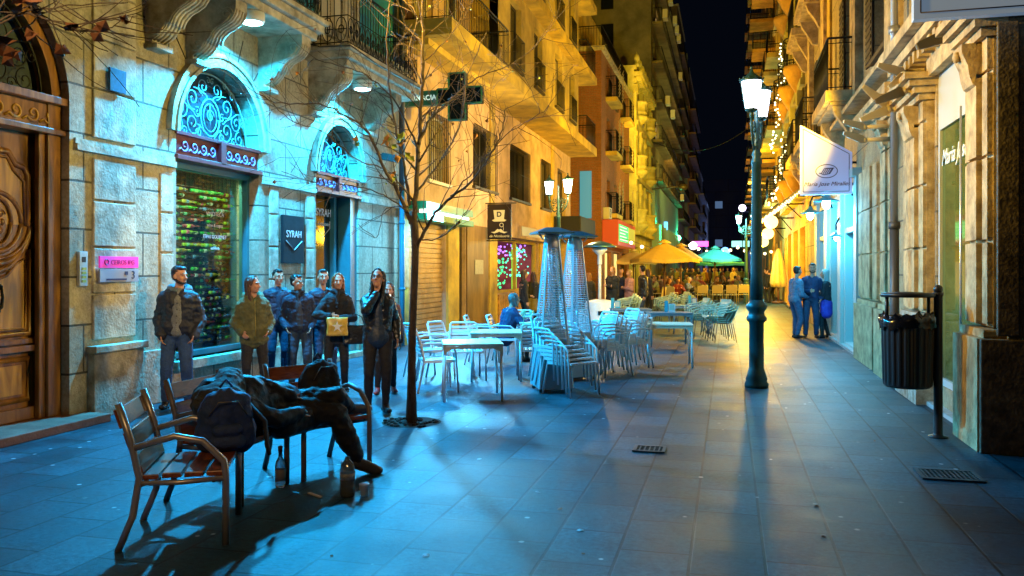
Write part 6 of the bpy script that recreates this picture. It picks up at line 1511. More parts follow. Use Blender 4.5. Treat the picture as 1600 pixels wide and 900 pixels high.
mb = MB(); X_ = 2.32-.06; mb.tube([(X_+.02, 9.3, .02), (X_+.02, 9.3, 3.3)], .012, 6); tag(mb.build('window_post', STEEL), 'thin steel upright at the near edge of the tall shop window', 'rod')
DK = M('grate_void', (.006, .006, .006), .9); GM = M('cast_iron_grate', (.10, .10, .10), .5, .4, var=.3)
def grate(label, c, w_, d, rz, nx, ny, name='drain_grate'):
    t = thing(name, label, 'drain cover', (c.x, c.y, .004), rz)
    mb = MB(); mb.box((0, 0, .001), (w_, d, .002)); mb.build('pit', DK, t)
    mb = MB()
    for s in (1, -1): mb.box((0, s*d/2, .006), (w_+.03, .03, .012)); mb.box((s*w_/2, 0, .006), (.03, d, .012))
    for i in range(1, nx): mb.box((-w_/2+w_*i/nx, 0, .005), (.012, d, .008))
    for i in range(1, ny): mb.box((0, -d/2+d*i/ny, .0055), (w_, .012, .008))
    mb.build('bars', GM, t)
grate('small square drain grate in the middle of the paving', at(1015, 703), .26, .22, 0, 6, 4)
grate('larger cast iron drain cover near the right corner pier', at(1482, 744), .42, .32, 0, 12, 7)
# bottles and cup by the sleeping man's foot
def revolve_thing(name, label, cat, loc, parts):
    t = thing(name, label, cat, loc)
    for nme, prof, mat in parts: MBx = MB(); MBx.lathe(prof, n=20); MBx.build(nme, mat, t)
    return t
BG = M('clear_bottle', (.5, .62, .66), .05, trans=.85)
p = at(438, 761); revolve_thing('glass_bottle', 'clear glass bottle with dark cap standing under the bench seats', 'bottle', (p.x, p.y, 0), (('bottle_body', [(.0, .0), (.036, .002), (.038, .02), (.038, .17), (.03, .2), (.015, .225), (.013, .27), (.0, .27)], BG), ('cap', [(.016, .262), (.017, .31), (0, .312)], M('dark_cap', (.03, .01, .01), .4)), ('bottle_label', [(.0388, .05), (.0388, .14)], M('pale_label', (.2, .22, .22), .6))))
p = at(543, 776); revolve_thing('cola_bottle', 'big plastic bottle half full of dark drink beside the outstretched foot', 'bottle', (p.x, p.y, 0), (('bottle_body', [(0, 0), (.045, .002), (.053, .02), (.052, .09), (.055, .15), (.054, .19), (.045, .235), (.02, .27), (.016, .29), (0, .29)], BG), ('drink', [(0, .004), (.05, .02), (.05, .12), (0, .121)], M('cola', (.02, .01, .01), .1)), ('bottle_label', [(.0545, .13), (.0555, .175)], M('printed_label', (.25, .3, .32), .5, var=.6, vs_=40))))
p = at(569, 775); cup_o = MB(); cup_o.lathe([(0, .004), (.026, .004), (.036, .085), (.038, .087), (.038, .09)], n=20); cup_o.lathe([(.034, .07), (0, .07)], n=20); o = cup_o.build('plastic_cup', M('translucent_plastic', (.7, .8, .85), .3, alpha=.8)); o.location = (p.x, p.y, 0); tag(o, 'white plastic cup standing beside the big bottle', 'cup')
mb = MB(); p = at(492, 775); mb.box((p.x, p.y, .008), (.16, .02, .008), R(-30)); tag(mb.build('paper_scrap', M('litter_white', (.6, .6, .6), .6)), 'white paper strip lying in the bench shadow', 'litter')

# small litter on the slabs
random.seed(44)
for k in range(16):
    u, y = random.uniform(420, 1450), random.uniform(640, 880); p = at(u, y); mb = MB(); s_ = random.uniform(.012, .03)
    vs = [(p.x+s_*math.cos(a_*PI/3)*random.uniform(.6, 1.2), p.y+s_*math.sin(a_*PI/3)*random.uniform(.6, 1.2), .002+random.uniform(0, .008)) for a_ in range(6)]; mb.add(vs+[(p.x, p.y, .012)], [(i, (i+1) % 6, 6) for i in range(6)])
    tag(mb.build('litter_scrap', (M('litter_white'), M('leaf_brown'), M('leaf_rust'))[k % 3]), ('tiny white paper scrap on the paving', 'tiny dry brown leaf on the paving', 'tiny rust coloured leaf on the paving')[k % 3], 'litter', 'scraps and leaves on the paving')
# ================================================================== PEOPLE
def capsule(mb, p0, r0, p1, r1, n=12, fx=1.0):
    p0 = V(p0); p1 = V(p1); d = p1-p0; L = d.length
    if L < 1e-5: mb.ball(p0, r0, n); return
    d.normalize(); pts = []; rr = []
    for k in range(4): a = PI/2*(1-k/4); pts.append(p0-d*r0*math.sin(a)); rr.append(max(.0008, r0*math.cos(a)))
    for k in range(5): t = k/4; pts.append(p0.lerp(p1, t)); rr.append(r0+(r1-r0)*t)
    for k in range(1, 5): a = PI/2*k/4; pts.append(p1+d*r1*math.sin(a)); rr.append(max(.0008, r1*math.cos(a)))
    mb.tube(pts, rr, n, flat=fx)
def skin_mesh(mb, name, mat, parent, vox, wrinkle=0, ws=9, smooth=4, bev=None):
    me = bpy.data.meshes.new(name); me.from_pydata(mb.v, [], mb.f)
    bm = bmesh.new(); bm.from_mesh(me); bmesh.ops.recalc_face_normals(bm, faces=bm.faces); bm.to_mesh(me); bm.free()
    o = bpy.data.objects.new(name, me); COL.objects.link(o)
    m = o.modifiers.new('r', 'REMESH'); m.mode = 'VOXEL'; m.voxel_size = vox; m.use_smooth_shade = True
    s = o.modifiers.new('s', 'SMOOTH'); s.iterations = smooth; s.factor = .5
    dg = bpy.context.evaluated_depsgraph_get(); m2 = bpy.data.meshes.new_from_object(o.evaluated_get(dg))
    bpy.data.objects.remove(o); bpy.data.meshes.remove(me)
    if wrinkle:
        ns = [v.normal.copy() for v in m2.vertices]
        for v, nn in zip(m2.vertices, ns):
            c = v.co; k = noise.noise(V((c.x*ws, c.y*ws, c.z*ws*1.6)))+.5*noise.noise(V((c.x*ws*2.6+5, c.y*ws*2.6, c.z*ws*3.2)))
            v.co = c+nn*k*wrinkle
    m2.name = name; m2.materials.clear(); m2.materials.append(mat)
    for p in m2.polygons: p.use_smooth = True
    o = bpy.data.objects.new(name, m2); COL.objects.link(o); o.parent = parent
    return o
def ik(a, b, l1, l2, hint):
    a = V(a); b = V(b); d = b-a; L = min(d.length, (l1+l2)*.999); dn = d.normalized(); b2 = a+dn*L
    c = (l1*l1-l2*l2+L*L)/(2*L); h = math.sqrt(max(0, l1*l1-c*c)); hn = V(hint); hn = hn-dn*hn.dot(dn)
    hn = hn.normalized() if hn.length > 1e-4 else dn.orthogonal().normalized()
    return a+dn*c+hn*h, b2
SKIN = M('skin', (.50, .25, .15), .5, var=.1); 
def cloth(name, c=(.1, .1, .1), rough=.8, bump=.3, **k): return M(name, c, rough, var=.25, vs_=14, bump=bump, bs=60, **k)
def person(label, loc, rz, h=1.7, vox=.009, female=False, sit=False, pelvis=None, chest=None, lean=0, hands=(None, None), feet=(None, None), elbow=(None, None), knee=(None, None), head_yaw=0, head_pitch=0, top=None, top_len=.80, puff=.012, shirt=None, legs=None, skirt=None,
           shoes=None, hair='short', hairc=None, skin=None, collar=None, scarf=None, glasses=False, beard=False, group=None, coat_open=False, boots=False, hood=False, bare=False, fingers=True):
    """faces +Y; metres for a 1.75 m body, scaled to h"""
    s = h/1.75; t = thing('person', label, 'person', loc, rz, group); t.scale = (s, s, s)
    sk = skin or SKIN; hc = hairc or M('dark_hair', (.02, .012, .008), .45, bump=.6, bs=90)
    sway = (len(label)*37 % 11-5)/5*.022
    P = V(pelvis or (sway, 0, .945)); Cn = V(chest or (-sway*.7, .01+lean*.5, P.z+.50)); up = (Cn-P).normalized()
    sw = .142 if female else .168; fwd = V((0, 1, 0)); side = V((1, 0, 0))
    if abs(up.y) > .9 or abs(up.x) > .9: fwd = V((0, 0, 1)) if False else fwd
    if pelvis and chest:
        fwd = (V((0, 1, 0))-up*up.y); fwd = fwd.normalized() if fwd.length > .2 else V((0, 0, -1))
    side = fwd.cross(up).normalized()
    sh = {+1: Cn-up*.075+side*sw, -1: Cn-up*.075-side*sw}
    hip = {+1: P+side*.09-up*.03, -1: P-side*.09-up*.03}
    Hc = Cn+up*.075+V((0, .01, 0)); hd = Cn+up*.20+fwd*.03
    arms = {}; lg = {}
    for i, q in enumerate((-1, 1)):
        hp = V(hands[i]) if hands[i] is not None else sh[q]+V((q*.07, .03, -.54))
        arms[q] = ik(sh[q], hp, .29, .26, elbow[i] or (q*.5, -1, 0))
        fp = V(feet[i]) if feet[i] is not None else V((q*.11+(.03*q if sway*q > 0 else 0), (.07 if sway*q > 0 else -.03), .085))
        lg[q] = ik(hip[q], fp, .43, .42, knee[i] or (q*.1, 1, 0))
    # --- the body itself
    b = MB()
    capsule(b, P-side*.05, .115, P+side*.05, .115); capsule(b, P, .12, P.lerp(Cn, .5), .115, fx=1)
    capsule(b, P.lerp(Cn, .45)-side*.05, .115, P.lerp(Cn, .8)-side*.07, .12); capsule(b, P.lerp(Cn, .45)+side*.05, .115, P.lerp(Cn, .8)+side*.07, .12)
    capsule(b, sh[-1], .058, sh[1], .058); capsule(b, Cn-up*.03, .062, Hc+up*.05, .05)
    for q in (-1, 1):
        e, hnd = arms[q]; capsule(b, sh[q], .055, e, .042); capsule(b, e, .042, hnd, .028)
        k, f = lg[q]; capsule(b, hip[q], .088, k, .058); capsule(b, k, .058, f, .038)
    Q = Matrix.Rotation(head_yaw, 3, 'Z') @ Matrix.Rotation(-head_pitch, 3, 'X')
    if pelvis and chest and abs(up.z) < .5: Q = V((0, 0, 1)).rotation_difference(up).to_matrix() @ Q
    hq = lambda x, y, z: hd+Q @ V((x, y, z))
    b.ball(hq(0, -.012, .035), (.076, .095, .095), 18, rot=Q); b.ball(hq(0, .02, -.03), (.060, .072, .088), 18, rot=Q)
    b.ball(hq(0, .05, -.085), (.034, .034, .028), 12, rot=Q)
    capsule(b, hq(0, .09, .018), .009, hq(0, .112, -.026), .015, 10); b.ball(hq(.013, .096, -.03), .010, 8); b.ball(hq(-.013, .096, -.03), .010, 8)
    capsule(b, hq(-.042, .082, .03), .011, hq(.042, .082, .03), .011, 8)
    b.ball(hq(.038, .062, -.022), (.022, .022, .024), 10); b.ball(hq(-.038, .062, -.022), (.022, .022, .024), 10)
    capsule(b, hq(-.018, .083, -.058), .0085, hq(.018, .083, -.058), .0085, 8)
    for q in (-1, 1): b.ball(hq(q*.076, -.005, -.005), (.012, .022, .032), 10, rot=Q)
    # hands: palm, four unequal curled fingers, thumb from the side of the palm
    for q in (-1, 1):
        e, w_ = arms[q]; d = (w_-e).normalized(); sd = d.cross(V((0, 1, 0))); sd = (side*q if sd.length < .2 else sd.normalized()); 
        thumbdir = V((0, 1, .1)) if abs(d.z) > .5 else V((-q*.3, .2, 1)); th_ = (thumbdir-d*thumbdir.dot(d)).normalized(); nrm = d.cross(th_).normalized()*(1 if q > 0 else -1)
        pc = w_+d*.045
        for k in range(4):
            o_f = th_*(.027-.018*k); base = w_+d*.07+o_f; L1 = (.038, .042, .040, .032)[k]; cur = .45+.12*k
            m1 = base+(d*math.cos(cur*.5)-nrm*math.sin(cur*.5)*-1*(-1))*L1; d2 = (d*math.cos(cur*1.5)-nrm*math.sin(cur*1.5)).normalized(); m2_ = m1+d2*L1*.8
            capsule(b, w_+d*.015+o_f*.7, .012, base, .0105, 8); capsule(b, base, .0095, m1, .0085, 8); capsule(b, m1, .0085, m2_, .0068, 8)
        tb = w_+d*.02+th_*.02; t1_ = tb+(th_*.75+d*.65)*.036; capsule(b, tb, .014, t1_, .0105, 8); capsule(b, t1_, .0105, t1_+(d*.9+th_*.2)*.032, .008, 8)
    skin_mesh(b, 'body', sk, t, min(vox, .007) if vox < .012 else vox, 0, smooth=3 if vox < .012 else 2)
    # --- trousers or skirt
    lm = legs or cloth('black_trousers', (.012, .012, .016))
    b = MB(); capsule(b, P-side*.055, .128, P+side*.055, .128); capsule(b, P, .125, P+up*.10, .12)
    for q in (-1, 1):
        k, f = lg[q]; x = .0 if female else .009
        capsule(b, hip[q], .098+x*.5, k, .066+x); capsule(b, k, .066+x, k.lerp(f, .45), .060+x); capsule(b, k.lerp(f, .45), .060+x, f+(k-f).normalized()*(.02 if not boots else .12), .042+x*1.4)
    if not bare: skin_mesh(b, 'trousers', lm, t, vox, .006, 11)
    if skirt:
        b = MB(); capsule(b, P+up*.05, .12, P-up*.05, .14); capsule(b, P-up*.05-side*.05, .15, P-up*.30-side*.06, .15); capsule(b, P-up*.05+side*.05, .15, P-up*.30+side*.06, .15); skin_mesh(b, 'skirt', skirt, t, vox, .01, 8)
    # --- shoes
    sm_ = shoes or M('black_shoe', (.012, .011, .01), .35); 
    for q in (-1, 1):
        k, f = lg[q]; dn = (f-k).normalized(); ft = fwd if abs(dn.z) > .5 else V((0, 0, 1)); ft = (ft-dn*ft.dot(dn)*.6).normalized(); 
        if abs(dn.z) > .5: ft = (V((q*.25, 1, 0))).normalized()
        b = MB(); sole = f+dn*.048
        capsule(b, sole-ft*.045, .038, sole+ft*.12, .036, fx=1); capsule(b, f, .046, sole+ft*.05, .042); b.ball(sole+ft*.14, (.04, .045, .032), 10)
        if boots: capsule(b, f+dn*-.2, .06, f, .05)
        skin_mesh(b, 'shoe', sm_, t, max(vox, .009), 0)
    # --- top
    tm = top or cloth('black_coat', (.012, .012, .015)); pf = puff
    b = MB(); zb_ = top_len-.95
    lowp = P+up*zb_
    for q in (-1, 1):
        o2 = side*q
        capsule(b, lowp+o2*(.052 if not female else .045)+up*.09, .128+pf, P+up*.12+o2*.045, .118+pf); capsule(b, P+up*.12+o2*.045, .115+pf, P.lerp(Cn, .82)+o2*.075, .115+pf)
        capsule(b, Cn-up*.045, .058+pf*.7, sh[q]-up*.005, .058+pf*.9)
        e, w_ = arms[q]; capsule(b, sh[q], .060+pf*.9, e, .050+pf*.9); capsule(b, e, .052+pf, w_+(e-w_).normalized()*.015, .038+pf*.8)
    skin_mesh(b, 'jacket', tm, t, vox, .005+pf*.35, 12 if pf < .02 else 9)
    # collar / hood / scarf
    if collar or hood:
        b = MB(); n = 16
        for k in range(n):
            a = 2*PI*k/n; a2 = 2*PI*(k+1)/n; r = .082 if not hood else .115
            if (hood or coat_open) and math.sin(a) > .75: continue
            p_ = lambda a: Cn+up*(.045-.03*math.sin(a))+side*r*math.cos(a)+fwd*(r*.9*math.sin(a)-.005-(.03 if hood else 0))
            capsule(b, p_(a), .024 if not hood else .042, p_(a2), .024 if not hood else .042, 8)
        skin_mesh(b, 'collar' if not hood else 'hood', collar or tm, t, vox, .006, 18)
    if scarf:
        b = MB(); n = 14
        for k in range(n):
            a = 2*PI*k/n; a2 = 2*PI*(k+1)/n
            p_ = lambda a: Cn+up*(.055+.01*math.sin(3*a))+side*.075*math.cos(a)+fwd*(.075*math.sin(a))
            capsule(b, p_(a), .036, p_(a2), .036, 8)
        capsule(b, Cn+fwd*.09+up*.03, .035, Cn+fwd*.12-up*.18, .03); skin_mesh(b, 'scarf', scarf, t, vox, .008, 18)
    if shirt:
        b = MB()
        capsule(b, P+up*.02+fwd*(.052+pf), .086, P.lerp(Cn, .74)+fwd*(.048+pf), .082); capsule(b, P.lerp(Cn, .74)+fwd*(.048+pf), .080, Cn+fwd*.035+up*.015, .054)
        skin_mesh(b, 'shirt', shirt, t, vox, .003, 14)
    # --- hair
    b = MB()
    b.ball(hq(0, -.030, .050), (.083, .092, .090), 18, rot=Q)
    if hair == 'short':
        b.ball(hq(0, -.035, .01), (.083, .075, .08), 14, rot=Q); b.ball(hq(0, .045, .098), (.056, .04, .030), 12, rot=Q)
    if hair == 'thin': b = MB(); b.ball(hq(0, -.035, .03), (.084, .082, .085), 14, rot=Q)
    if hair in ('long', 'bob'):
        L = .34 if hair == 'long' else .13
        for q in (-1, 1):
            capsule(b, hq(q*.062, -.03, .05), .034, hq(q*.078, -.03, -.07), .026)
            capsule(b, hq(q*.078, -.03, -.07), .026, hq(q*.080, -.02+(.05 if hair == 'long' else .015), -L), .020)
            capsule(b, hq(q*.01, .030, .118), .020, hq(q*.06, .040, .075), .016); capsule(b, hq(q*.06, .040, .075), .014, hq(q*.079, .015, .0), .013)
        capsule(b, hq(-.03, -.065, .04), .050, hq(-.035, -.06, -L+.02), .036); capsule(b, hq(.03, -.065, .04), .050, hq(.035, -.06, -L+.02), .036)
    if hair == 'bun': b.ball(hq(0, -.1, .1), .045, 10); b.ball(hq(0, -.03, .01), (.083, .075, .08), 14, rot=Q)
    skin_mesh(b, 'hair', hc, t, max(vox*.8, .006), .004, 40, smooth=2)
    if beard:
        b = MB()
        for k in range(11): a = PI*(k/10); b.ball(hq(.060*math.cos(a), .010+.062*math.sin(a), -.055-.030*math.sin(a)), (.014, .014, .030-.010*math.sin(a)), 8)
        capsule(b, hq(-.02, .09, -.046), .006, hq(.02, .09, -.046), .006, 6)
        skin_mesh(b, 'beard', hc, t, .006, .002, 60, smooth=1)
    if vox < .012:
        b = MB()
        for q in (-1, 1): b.ball(hq(q*.03, .083, .010), (.010, .005, .0045), 8, rot=Q)
        b.build('eyes', M('eye_white', (.3, .28, .26), .3), t); b = MB()
        for q in (-1, 1): b.ball(hq(q*.03, .089, .010), (.005, .003, .006), 8, rot=Q); b.tube([hq(q*.016, .095, .031), hq(q*.03, .096, .036), hq(q*.046, .086, .031)], [.003, .0045, .003], 6)
        b.build('eyebrows', hc, t)
        b = MB(); b.tube([hq(-.024, .087, -.057), hq(0, .094, -.055), hq(.024, .087, -.057)], [.002, .005, .002], 6); b.build('lips', M('lips', (.35, .09, .07), .4), t)
    if glasses:
        b = MB()
        for q in (-1, 1):
            b.tube([hq(q*.032+.021*math.cos(a_*PI/6), .104, .008+.016*math.sin(a_*PI/6)) for a_ in range(13)], .0028, 5); b.tube([hq(q*.053, .1, .012), hq(q*.08, .01, .012)], .0025, 5)
        b.tube([hq(-.011, .106, .012), hq(.011, .106, .012)], .0025, 5); b.build('glasses', M('dark_frame', (.02, .01, .008), .3), t)
    return t, dict(arms=arms, legs=lg, P=P, C=Cn, up=up, fwd=fwd, side=side, hq=hq, s=s, sh=sh)
def vcam(x, y): return math.atan2(-y, -x)-PI/2     # facing the camera from x, y
random.seed(1)
NAVYC = cloth('navy_cloth', (.012, .018, .04)); DEN = cloth('blue_denim', (.022, .04, .085), .85); DENL = cloth('mid_denim', (.05, .09, .17), .85); LEA = M('black_leather', (.012, .012, .013), .28, bump=.5, bs=35, coat=.3)
GREYK = cloth('grey_knit', (.16, .17, .17), .9, .6); OLV = cloth('olive_parka', (.10, .10, .035), .8); BRH = M('brown_hair', (.06, .025, .012), .4, bump=.6, bs=90); AUB = M('auburn_hair', (.22, .08, .02), .4, bump=.6, bs=90); BLH = M('black_hair', (.008, .006, .006), .3, bump=.6, bs=90)
GRYH = M('grey_hair', (.13, .12, .11), .5, bump=.6, bs=90); BLO = M('blonde_hair', (.45, .28, .08), .45, bump=.6, bs=90)
def pp_(u, y): p = at(u, y); return (p.x, p.y, 0)
def buttons(t, d, zs, mat, name='buttons', off=.0, r=.009):
    b = MB()
    for z in zs: p = d['P'].lerp(d['C'], z)+d['fwd']*(.172+off); b.ball(p, r, 8)
    b.build(name, mat, t)
# 1 man with the open padded jacket
p = pp_(279, 636); t, d = person('young man in an open dark padded jacket and grey buttoned cardigan, hands in jeans pockets', p, vcam(p[0], p[1])-R(6), 1.66, hands=((-.19, .10, .90), (.19, .10, .90)), elbow=((-.45, -1, 0), (.45, -1, 0)), head_yaw=R(48), top=cloth('navy_padded', (.010, .013, .024), .6), puff=.034, top_len=.93, shirt=GREYK, legs=cloth('bright_denim', (.025, .065, .17), .85), hair='short', hairc=BLH, beard=True, hood=True, collar=cloth('fur_trim', (.10, .15, .18), .95, 1))
buttons(t, d, (.25, .42, .58, .74), BLACKP, off=-.0)
# 2 woman in olive parka
p = pp_(396, 626); t, d = person('smiling young woman with dark hair in a zipped olive green parka', p, vcam(p[0], p[1])+R(8), 1.54, female=True, hands=((-.17, .13, .98), (.17, .13, .98)), elbow=((-.45, -1, 0), (.45, -1, 0)), head_yaw=R(52), top=OLV, puff=.03, top_len=.80, hair='long', hairc=BRH, hood=True)
b = MB(); b.tube([d['P'].lerp(d['C'], k/8)+V((0, .162+.008*math.sin(k), 0)) for k in range(-1, 9)], .006, 5); b.build('zip', M('brass'), t)
# 3 tall man behind
p = pp_(434, 593); person('middle aged man in a blue jacket between the parka woman and the youth in glasses', p, vcam(p[0], p[1])+R(10), 1.62, head_yaw=R(15), top=cloth('blue_jacket', (.012, .018, .04), .6), puff=.016, top_len=.86, shirt=NAVYC, legs=DEN, hair='short', hairc=BLH, hands=((-.26, .05, .85), (.24, .05, .85)))
# 4 young man with glasses
p = pp_(467, 604); t, d = person('short haired young person in glasses with a dark jacket, hands in pockets, looking aside', p, vcam(p[0], p[1]), 1.55, hands=((-.18, .11, .93), (.19, .11, .93)), elbow=((-.45, -1, 0), (.45, -1, 0)), head_yaw=R(50), top=NAVYC, puff=.018, top_len=.88, shirt=cloth('dark_grey_shirt', (.03, .035, .045)), legs=cloth('dark_denim', (.02, .04, .07)), hair='short', hairc=BLH, glasses=True, scarf=cloth('dark_scarf', (.015, .015, .02)))
# 5 man behind
p = pp_(503, 597); person('dark haired man in a blue jacket standing behind the woman with the yellow bag', p, vcam(p[0], p[1])+R(30), 1.62, head_yaw=-R(20), top=cloth('blue_jacket'), puff=.018, legs=DEN, hairc=BLH)
# 6 woman with yellow bag
p = pp_(527, 611); t, d = person('auburn haired woman in a black coat and scarf clutching a yellow carrier bag', p, vcam(p[0], p[1]), 1.57, female=True, hands=((-.02, .27, 1.10), (.10, .26, 1.14)), elbow=((-1, -.5, -.3), (1, -.5, -.3)), head_yaw=R(4), top=cloth('black_coat', (.012, .012, .015)), puff=.02, top_len=.72, hair='bob', hairc=AUB, scarf=cloth('black_scarf', (.01, .01, .012)), boots=True, legs=cloth('black_trousers'))
B6 = t
M6 = Matrix.LocRotScale(V(p), Matrix.Rotation(t.rotation_euler.z, 3, 'Z'), V((t.scale[0],)*3))
def bagmesh(w_, h_, d_, sd=1, n=10, slack=.012):
    mb = MB(); vs = []; random.seed(sd)
    for i in range(n+1):
        z = i/n
        for j in range(4*n):
            a = 2*PI*j/(4*n); cx, cy = math.cos(a), math.sin(a); e = .45; x = w_/2*math.copysign(abs(cx)**e, cx); y = d_/2*math.copysign(abs(cy)**e, cy)*(1-.45*z)
            k = noise.noise(V((x*14+sd, y*14, z*3)))*slack; vs.append((x+k, y+k, z*h_+.3*k))
    N = 4*n; fs = [(i*N+j, i*N+(j+1) % N, (i+1)*N+(j+1) % N, (i+1)*N+j) for i in range(n) for j in range(N)]+[tuple(range(N)), tuple(n*N+j for j in range(N-1, -1, -1))]
    mb.add(vs, fs, 0, True); return mb
bg_ = thing('carrier_bag', 'yellow plastic carrier bag with pale star print held by the auburn haired woman', 'bag', M6 @ V((-.0, .33, .86)), t.rotation_euler.z)
bagmesh(.27, .24, .10, 3).build('bag_body', M('yellow_plastic', (.5, .34, .05), .35, var=.3, vs_=14), bg_)
mb = MB(); st = [( (.075 if k % 2 == 0 else .028)*math.cos(PI/2+k*PI/5), .12+(.075 if k % 2 == 0 else .028)*math.sin(PI/2+k*PI/5)) for k in range(10)]; mb.prism(st, lambda a, b_, dd: (a, .058+dd-.018*b_/.24, b_), -.002, .004); mb.build('star_print', M('pale_print', (.6, .62, .6), .5), bg_)
hb = thing('handbag', 'black rectangular handbag hanging at the side of the auburn haired woman', 'bag', M6 @ V((-.27, .16, .72)), t.rotation_euler.z+R(12))
bagmesh(.34, .25, .11, 5, slack=.006).build('bag_body', M('black_leather'), hb)
mb = MB(); mb.tube([(-.12, 0, .24), (-.08, 0, .36), (0, 0, .40), (.08, 0, .36), (.12, 0, .24)], .008, 6); mb.build('handle', M('black_leather'), hb)
# 7 woman on the phone
p = pp_(590, 643); t, d = person('long haired woman in glasses and black leather jacket raising a hand to her cheek', p, vcam(p[0], p[1])+R(5), 1.63, female=True, hands=((-.24, .03, .90), (.03, .17, 1.47)), elbow=((-.3, -1, 0), (.7, .5, -1)), head_yaw=-R(18), head_pitch=-R(16), top=LEA, puff=.012, top_len=.95, shirt=cloth('navy_blouse', (.015, .03, .06), .5), legs=cloth('black_trousers'), hair='long', hairc=BLH, glasses=True, feet=((-.09, .06, .085), (.11, -.05, .085)))
b = MB(); capsule(b, d['P']+V((0, .03, -.02)), .15, d['P']+V((0, .03, .06)), .14); skin_mesh(b, 'blouse_hem', cloth('navy_blouse'), t, .01, .006, 12)
# 8 person hidden behind her
p = pp_(604, 614); person('person in a reddish brown jacket mostly hidden behind the woman in the leather jacket', p, vcam(p[0], p[1]), 1.45, female=True, top=cloth('reddish_jacket', (.12, .05, .04)), puff=.015, hair='long', hairc=BRH, shoes=M('pink_shoe', (.4, .08, .08), .4))
# sleeping man on the bench seats -------------------------------------------------
SL = thing('person', 'man in black sleeping slumped over the bench seats with one leg down', 'person', (-3.45, 5.5, 0))
o0 = V((-3.45, 5.5, 0)); W_ = lambda x, y, z: V((x, y, z))-o0
def lay(mb, chain):
    for (a, ra), (b_, rb) in zip(chain, chain[1:]): capsule(mb, a, ra, b_, rb)
neck = W_(-3.45, 5.18, .66); head = W_(-3.35, 5.03, .64); pel = W_(-3.36, 5.86, .57); kL = W_(-3.05, 6.12, .62); fL = W_(-3.06, 6.38, .50); kR = W_(-2.93, 5.93, .50); fR = W_(-2.98, 6.12, .13)
kR = W_(-3.02, 6.12, .50); hipR = pel+V((.1, .0, -.02)); fR = W_(-2.88, 6.13, .12); kR = W_(-3.0, 6.02, .50)
b = MB(); b.ball(head, (.09, .1, .1), 14); capsule(b, head, .055, neck, .06); capsule(b, neck, .12, pel, .13)
for c in ([(pel, .1), (kL, .06), (fL, .04)], [(hipR, .1), (kR, .06), (fR, .04)], [(neck+V((.12, .05, .03)), .055), (W_(-3.2, 5.42, .56), .045), (W_(-3.12, 5.66, .56), .03)], [(neck+V((-.1, .1, .1)), .055), (W_(-3.4, 5.5, .78), .045), (W_(-3.22, 5.72, .68), .03)]): lay(b, c)
for c0 in (W_(-3.12, 5.66, .56), W_(-3.22, 5.72, .68)):
    for k in range(4): capsule(b, c0+V((.01*k-.015, .02, -.005*k)), .011, c0+V((.02*k-.02, .085, -.02-.004*k)), .008, 8)
    capsule(b, c0, .014, c0+V((.045, .03, .01)), .009, 8)
skin_mesh(b, 'body', SKIN, SL, .009)
b = MB()
lay(b, [(neck+V((0, .0, .02)), .17), (W_(-3.45, 5.5, .64), .19), (pel+V((0, -.02, .02)), .17)]); capsule(b, neck+V((-.06, -.02, .08)), .15, W_(-3.42, 5.42, .74), .14)
lay(b, [(neck+V((-.1, .1, .1)), .09), (W_(-3.4, 5.52, .78), .075), (W_(-3.23, 5.72, .68), .05)]); lay(b, [(neck+V((.12, .05, .0)), .085), (W_(-3.19, 5.42, .56), .07), (W_(-3.12, 5.64, .56), .05)])
capsule(b, W_(-3.25, 5.6, .5), .13, W_(-3.2, 5.95, .50), .12)
skin_mesh(b, 'jacket', M('black_shiny_jacket', (.006, .008, .012), .6, bump=.6, bs=16), SL, .011, .014, 8)
b = MB(); b.ball(head+V((-.05, .02, .08)), (.19, .2, .15), 16); capsule(b, head+V((-.08, .1, .12)), .14, neck+V((-.05, .15, .15)), .13); b.ball(head+V((.04, -.02, .02)), (.15, .13, .12), 14)
skin_mesh(b, 'hood', cloth('dark_hood', (.045, .045, .035), .8), SL, .011, .018, 9)
b = MB(); lay(b, [(pel, .135), (kL, .088), (fL+V((0, -.03, .0)), .06)]); lay(b, [(hipR, .13), (kR+V((0, 0, .0)), .09), (kR.lerp(fR, .55), .085), (fR+V((0, -.0, .03)), .062)]); capsule(b, pel+V((0, -.1, 0)), .135, pel, .135)
skin_mesh(b, 'trousers', M('black_shiny_trousers', (.008, .010, .014), .65, bump=.6, bs=22), SL, .011, .013, 11)
for f_, dd in ((fL, V((.5, .85, -.05)).normalized()), (fR, V((.75, .5, -.35)).normalized())):
    b = MB(); capsule(b, f_+V((0, 0, -.02)), .052, f_+dd*.15+V((0, 0, -.03)), .045); b.ball(f_+dd*.18+V((0, 0, -.03)), (.05, .05, .038), 10)
    sh_ = skin_mesh(b, 'shoe', M('dark_shoe', (.05, .055, .06), .4), SL, .009)
